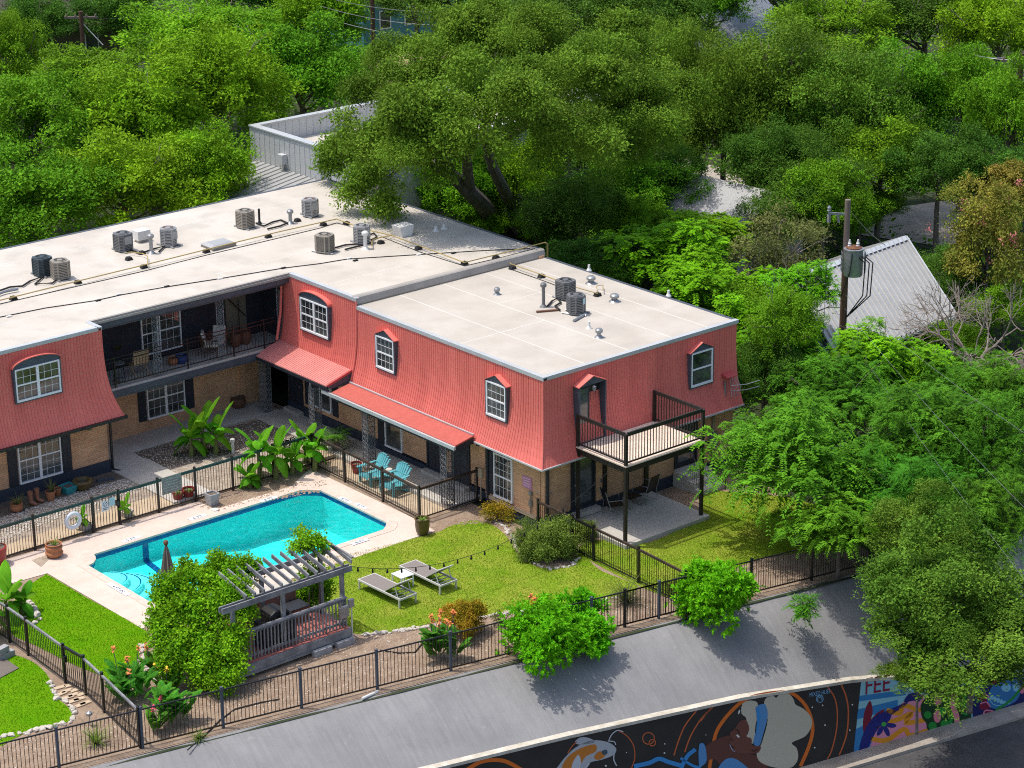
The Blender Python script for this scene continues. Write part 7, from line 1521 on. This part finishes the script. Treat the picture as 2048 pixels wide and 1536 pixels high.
bush('lush_shrub', 'lush bright green shrub on the slope at the right fence corner', 1430, 1186, 155, 132, .75, 'shrub', 19000, .125, .058, 'whorl', 26, 10, seed=24, spread=.13, cat='shrub')
bush('boxwood', 'clipped round boxwood with orange tinged leaves by the orange cannas', 931, 1240, 84, 82, .48, 'box', 20000, .05, .035, 'fine', 60, 8, (.2, .3), seed=25, spread=.05)
bush('mounded_bush', 'wide mounded olive green bush at the building corner', 1092, 1084, 122, 96, .42, 'rose', 34000, .07, .028, 'fine', 60, 8, (.2, .3), seed=26, spread=.08, up=.6)
bush('mounded_bush', 'small olive green bush behind the fence at the brick corner', 1168, 1062, 46, 38, .3, 'rose', 5000, .07, .028, 'fine', 14, 8, seed=27, spread=.08)
bush('small_shrub', 'small brownish shrub by the window near the building corner', 994, 1030, 54, 34, .22, 'box', 2200, .08, .03, 'fine', 12, 7, seed=28, spread=.1)
bush('small_shrub', 'low golden shrub by the fence left of the lush shrub', 1085, 1213, 44, 26, .25, 'box', 3500, .06, .035, 'fine', 14, 7, seed=29, spread=.06)
bush('small_shrub', 'dark green plant growing on the shaded right side of the slope', 1612, 1218, 58, 50, .2, 'fern', 1600, .13, .03, 'frond', 10, 12, seed=30, spread=.3)
bush('small_shrub', 'sparse brown shrub below the boxwood bed near the fence', 1005, 1240, 40, 26, .2, 'grey', 500, .06, .03, 'fine', 8, 7, seed=31, spread=.1)
# vines on the pergola
def custom_bush(name, label, lb, n, L_, W_, kd, seed, k=8, stems=(), cat='vine', **kw):
    c = Vector(lb[0][0]); t = thing(name, label, cat, (c.x, c.y, 0)); b = Vector((c.x, c.y, 0)); rg = random.Random(seed); sub = []
    for p, r in lb:
        p = Vector(p) - b
        for q in range(8): d = Vector((rg.gauss(0, 1), rg.gauss(0, 1), rg.gauss(.1, 1))).normalized(); rr = r * rg.uniform(.3, .5); sub.append((tuple(p + d * r * .66), (rr, rr, rr * .9)))
    o = bpy.data.objects.new('foliage', crown(name + '_foliage', sub, n, L_, W_, LM[kd], 'fine', seed, k, **kw)); COL.objects.link(o); o.parent = t; mb = MB()
    for p, r in lb[::2]: e = Vector(p) - b; mb.tube([(e.x * .8, e.y * .8, -.02), (e.x * .9 + .05, e.y * .9, e.z * .5), e], [.03, .025, .012], 5)
    mb.build('stems', M['bark'], t)
V1 = []; rg = random.Random(17)
for py, xa, xb, z in ((1128, 425, 490, 2.55), (1148, 350, 500, 2.4), (1172, 325, 500, 2.3), (1200, 305, 500, 2.05), (1228, 300, 495, 1.8), (1256, 305, 490, 1.5), (1284, 300, 490, 1.2), (1312, 315, 485, .95), (1340, 335, 480, .65), (1366, 390, 470, .35)):
    n = max(2, int((xb - xa) / 34))
    for k in range(n): V1.append((at(xa + (xb - xa) * (k + .5) / n + rg.uniform(-9, 9), py + rg.uniform(-8, 8), z), rg.uniform(.26, .42)))
custom_bush('climbing_vine', 'large glossy vine smothering the left end of the pergola', V1, 60000, .085, .06, 'vine', 41, spread=.13)
V2 = [(at(px, py, z), r) for px, py, z, r in [(612, 1085, 2.75, .27), (592, 1096, 2.7, .22), (636, 1092, 2.72, .22), (604, 1068, 2.85, .17), (622, 1150, 1.6, .36), (615, 1180, 1.0, .36), (630, 1195, .7, .34), (650, 1172, 1.1, .26), (600, 1190, .7, .26)]]
custom_bush('climbing_vine', 'smaller vine climbing the back post and top of the pergola', V2, 9500, .08, .055, 'vine', 42, spread=.12)
# ---- bananas
def banana_leaf(mb, base, az, L_, W_, rise, fall, rng):
    n = 9; p = Vector(base); d = Vector((math.cos(az), math.sin(az), 0)); s = Vector((-d.y, d.x, 0)); rows = []
    pts = []
    for i in range(n + 1):
        t = i / n; pts.append(p + d * (L_ * (t * .75)) + Vector((0, 0, L_ * (rise * t - fall * t * t))))
    for i, q in enumerate(pts):
        t = i / n; w_ = W_ * (0.08 if t < .12 else math.sin(min(1, (t - .1) / .9 * .94 + .06) * math.pi) ** .55); nn = Vector((0, 0, 1)); v = w_ * .16
        rows += [q + s * w_ * .5 - nn * v, q + s * w_ * .22 + nn * v * .5, q, q - s * w_ * .22 + nn * v * .5, q - s * w_ * .5 - nn * v]
    o = len(mb.v); mb.add(rows, [(5 * i + j, 5 * i + j + 1, 5 * i + j + 6, 5 * i + j + 5) for i in range(n) for j in range(4)])
def banana(label, px, py, z0, H, nleaf, Lr, seed, sc_=1.0):
    q = at(px, py, z0); t = thing('banana_plant', label, 'banana plant', q, 0); rng = random.Random(seed); mb = MB(); mb.tube([(0, 0, 0), (.02, 0, H * .5), (.0, .03, H)], [.11 * sc_, .085 * sc_, .05 * sc_], 8); mb.build('stem', mat_stem, t, True)
    for k in range(nleaf):
        mb = MB(); a = k * 2.4 + rng.uniform(-.4, .4); f = k / max(1, nleaf - 1); banana_leaf(mb, (0, 0, H * (.75 + .25 * f)), a, .9 * rng.uniform(*Lr), rng.uniform(.30, .42) * sc_, .35 + 1.25 * f ** 1.2 + rng.uniform(0, .25), 1.25 - .7 * f, rng)
        o = mb.build('leaf', LM['banana'], t, True); at_ = o.data.attributes.new('rnd', 'FLOAT', 'FACE'); v = rng.random(); at_.data.foreach_set('value', [v] * len(o.data.polygons))
mat_stem = mat('banana_stem', (.17, .22, .05), .6, (.12, .1, .04), 5)
banana('banana plant in the gravel court, left of three close together', 383, 912, .1, .7, 11, (0.77, 1.21), 1); banana('banana plant in the gravel court, tallest in the middle', 408, 908, .1, 1.0, 11, (0.77, 1.21), 2); banana('banana plant in the gravel court, right of three close together', 432, 908, .1, .75, 11, (0.77, 1.21), 3)
banana('banana plant with a tall upright leaf beside the pool fence', 520, 962, .0, 1.15, 11, (0.82, 1.32), 4); banana('low banana plant at the left of the pool bed', 500, 975, .0, .35, 11, (0.58, 0.94), 5); banana('banana plant with drooping leaves over the pool fence', 552, 958, .0, .95, 11, (0.82, 1.26), 6)
banana('banana plant at the right end of the pool bed by the terrace', 630, 942, .0, .9, 11, (0.67, 1.10), 7); banana('small banana plant between two larger ones by the pool', 585, 948, .0, .55, 10, (0.58, 0.99), 8); banana('young banana plant near the fence corner by the terrace', 612, 930, .0, .95, 10, (0.58, 0.99), 9)
banana('large banana plant at the left edge beside the lush lawn', 14, 1235, .0, .6, 12, (0.86, 1.32), 10); banana('banana plant cut by the left edge of the picture', -22, 1275, .0, .75, 11, (0.86, 1.32), 11); banana('smaller banana plant right of the large one at the left edge', 45, 1228, .0, .4, 10, (0.58, 0.88), 12)
banana('potted banana sprout behind the pool gate', 250, 1030, .3, .25, 9, (0.29, 0.50), 13, .5); banana('potted banana sprout behind the life ring', 165, 1050, .3, .25, 9, (0.29, 0.50), 14, .5)
# ---- strap leaves: cycad, grasses, agaves, cannas
def strap(mb, base, az, L_, W_, rise, fall, n=6):
    p = Vector(base); d = Vector((math.cos(az), math.sin(az), 0)); s = Vector((-d.y, d.x, 0)); vs = []
    for i in range(n + 1):
        t = i / n; q = p + d * (L_ * t * .8) + Vector((0, 0, L_ * (rise * t - fall * t * t))); w_ = W_ * (1 - t ** 2 * .95); vs += [q + s * w_ / 2, q - s * w_ / 2]
    mb.add(vs, [(2 * i, 2 * i + 1, 2 * i + 3, 2 * i + 2) for i in range(n)])
def rnd_attr(o, rng):
    a = o.data.attributes.new('rnd', 'FLOAT', 'FACE'); a.data.foreach_set('value', [rng.random() for _ in o.data.polygons])
def tuft(name, label, px, py, z0, n, L_, W_, rise, fall, seed, kd='blade', cat='grass tuft', rz=0):
    q = at(px, py, z0); rng = random.Random(seed); mb = MB()
    for k in range(n): a = rng.uniform(0, 6.28); strap(mb, (rng.uniform(-.05, .05), rng.uniform(-.05, .05), 0), a, rng.uniform(.6, 1.1) * L_, W_, rng.uniform(*rise), rng.uniform(*fall))
    o = mb.build(name, LM[kd], None, True); rnd_attr(o, rng); o.location = q; tag(o, label, cat); return o
tuft('grass_tuft', 'green ornamental grass tuft in the lower left mulch bed', 192, 1488, 0, 90, .75, .022, (.7, 1.5), (.5, 1.0), 1); tuft('grass_tuft', 'large grey green grass clump near the right fence corner', 1252, 1205, 0, 160, 1.05, .02, (.6, 1.5), (.5, 1.1), 2, 'grey'); tuft('grass_tuft', 'darker grass clump behind the fence at the right corner', 1345, 1195, 0, 80, .8, .02, (.9, 1.6), (.4, .8), 3)
tuft('agave', 'spiky agave growing in the terracotta pot below the left window', 102, 982, .42, 26, .4, .03, (.7, 1.4), (.1, .3), 4, 'grey', 'plant'); tuft('grass_tuft', 'tufted grass growing in the clay pot at the far left wall', 34, 1008, .42, 60, .45, .016, (.5, 1.4), (.4, .8), 5, 'grey'); tuft('grass_tuft', 'small dark plant with palm like shadow on the left edge of the slope', 398, 1478, 0, 40, .42, .025, (.5, 1.2), (.4, .8), 6)
tuft('grass_tuft', 'short green plant in the tall olive brown glazed pot', 845, 1040, .58, 50, .2, .03, (.6, 1.2), (.5, .9), 7); tuft('grass_tuft', 'small green plant in the round terracotta pot', 109, 1090, .46, 14, .3, .03, (.8, 1.4), (.4, .7), 8); tuft('grass_tuft', 'small plant in the left red pot behind the fence', 357, 987, .42, 24, .2, .03, (.6, 1.2), (.5, .9), 9); tuft('grass_tuft', 'small plant in the right red pot behind the fence', 378, 982, .42, 24, .2, .03, (.6, 1.2), (.5, .9), 10)
tuft('succulent', 'potted succulent on the dark plant stand on the balcony', 235, 700, 3.6, 26, .26, .05, (.6, 1.4), (.2, .5), 11, 'grey', 'plant')
q = at(672, 905, .02); cy = thing('cycad', 'dark green cycad palm on a stout trunk behind the terrace fence', 'cycad', q); mb = MB(); mb.tube([(0, 0, 0), (0, 0, .5)], [.16, .14], 10); mb.build('trunk', M['bark'], cy); mb = MB(); rng = random.Random(3)
for k in range(40):
    az = k * 2.4; ri = rng.uniform(.25, 1.3); L_ = rng.uniform(.6, .8); d = Vector((math.cos(az), math.sin(az), 0)); s = Vector((-d.y, d.x, 0))
    for i in range(3, 22):
        t = i / 22; p = Vector((0, 0, .5)) + d * (L_ * t * .85) + Vector((0, 0, L_ * (ri * t - .75 * t * t))); w_ = .13 * math.sin(t * 2.9)
        for sg in (-1, 1): mb.add([p, p + (s * sg + d * .5) * w_ * .5 + d * .012, p + (s * sg + d * .7) * w_, p + (s * sg + d * .5) * w_ * .5 - d * .012], [(0, 1, 2, 3)])
o = mb.build('fronds', LM['canna'], cy); rnd_attr(o, rng)
def canna(label, px, py, n, H, blooms, seed, spread=.35, bm='orange'):
    q = at(px, py, 0); t = thing('canna_lily', label, 'canna', q); rng = random.Random(seed); mb = MB(); fl_ = []
    for k in range(n):
        bx, by = rng.uniform(-spread, spread), rng.uniform(-spread, spread); h = H * rng.uniform(.7, 1.1)
        for j in range(5):
            a = rng.uniform(0, 6.28); banana_leaf(mb, (bx, by, h * (.1 + .15 * j)), a, rng.uniform(.48, .7), rng.uniform(.18, .26), 1.35 - .05 * j, .55, rng)
        if k < blooms: fl_.append((bx, by, h))
    o = mb.build('foliage', LM['canna'], t, True); rnd_attr(o, rng)
    for bx, by, h in fl_:
        h2 = h + rng.uniform(.35, .6); dx, dy = rng.uniform(-.25, .25), rng.uniform(-.25, .25); mb = MB(); mb.tube([(bx, by, .2), (bx + dx * .5, by + dy * .5, h), (bx + dx, by + dy, h2)], .012, 4); mb.build('stalk', M['bark'], t)
        mb = MB()
        for j in range(12):
            a = rng.uniform(0, 6.28); e = rng.uniform(-.5, 1.2); c = Vector((bx + dx, by + dy, h2 + rng.uniform(-.1, .05))); d = Vector((math.cos(a), math.sin(a), e)).normalized() * rng.uniform(.07, .12); s = d.cross(Vector((0, 0, 1))).normalized() * .04; mb.add([c, c + d * .5 + s, c + d, c + d * .5 - s], [(0, 1, 2, 3)])
        mb.build('flower', M[bm], t)
    return t
canna('clump of cannas with orange blooms above the fence by the boxwood', 885, 1318, 13, 1.0, 9, 1, .33)
canna('cannas with orange and seed heads at the lower left by the vines', 262, 1400, 14, .95, 5, 2, .45); canna('broad leaved cannas in front of the lower left fence corner', 345, 1440, 13, .95, 0, 3, .38); canna('canna with red pink bloom beside the lower left corner post', 308, 1462, 3, .45, 2, 4, .18, 'pinkb'); canna('canna with small yellow blooms at the foot of the vines', 345, 1392, 3, .4, 3, 5, .22, 'yellowb'); canna('canna with two orange blooms left of the lush shrub', 1052, 1262, 4, .75, 2, 6, .18); canna('small orange canna between rocks and the vines', 305, 1345, 3, .35, 2, 7, .15)

# undergrowth on the ground behind: nobody could count its leaves
n = 150000; x = RNG.uniform(-30, 70, n); y = RNG.uniform(-8.5, 115, n)
ok = ((y > 24.6) | (x > 9.4)) & ~((x > 8.6) & (x < 30.3) & (y > 26.2) & (y < 36.7)) & (y > -8.2 - .2 * (x - 5))
for pl in ([c0, c1, c2, c3], [at(a, b, 0) for a, b in [(1720, 470), (1790, 415), (1900, 400), (1990, 470), (1940, 500)]], [at(a, b, 0) for a, b in [(1150, 355), (1300, 315), (1480, 355), (1470, 390), (1250, 410)]]): ok &= ~inside(pl, x, y)
x, y = x[ok], y[ok]; n = len(x); hgt = .25 + .75 * (np.sin(x * .9 + 1.3 * np.sin(y * .7)) * np.cos(y * .8 + x * .3) * .5 + .5); z = hgt * RNG.random(n) ** .5
A_ = nrm(RNG.normal(size=(n, 3)) * np.array([1, 1, .45])); N_ = nrm(RNG.normal(size=(n, 3)) * .5 + np.array([0, 0, 1.]))
o = bpy.data.objects.new('undergrowth', np_mesh('undergrowth', leaf_quads(np.stack([x, y, z], 1), A_, N_, RNG.uniform(.2, .42, n), RNG.uniform(.11, .2, n), .06), np.arange(4 * n).reshape(-1, 4), LM['ash'], RNG.random(n))); COL.objects.link(o); o['kind'] = 'stuff'; tag(o, 'low green undergrowth covering the ground between the background trees', 'undergrowth')
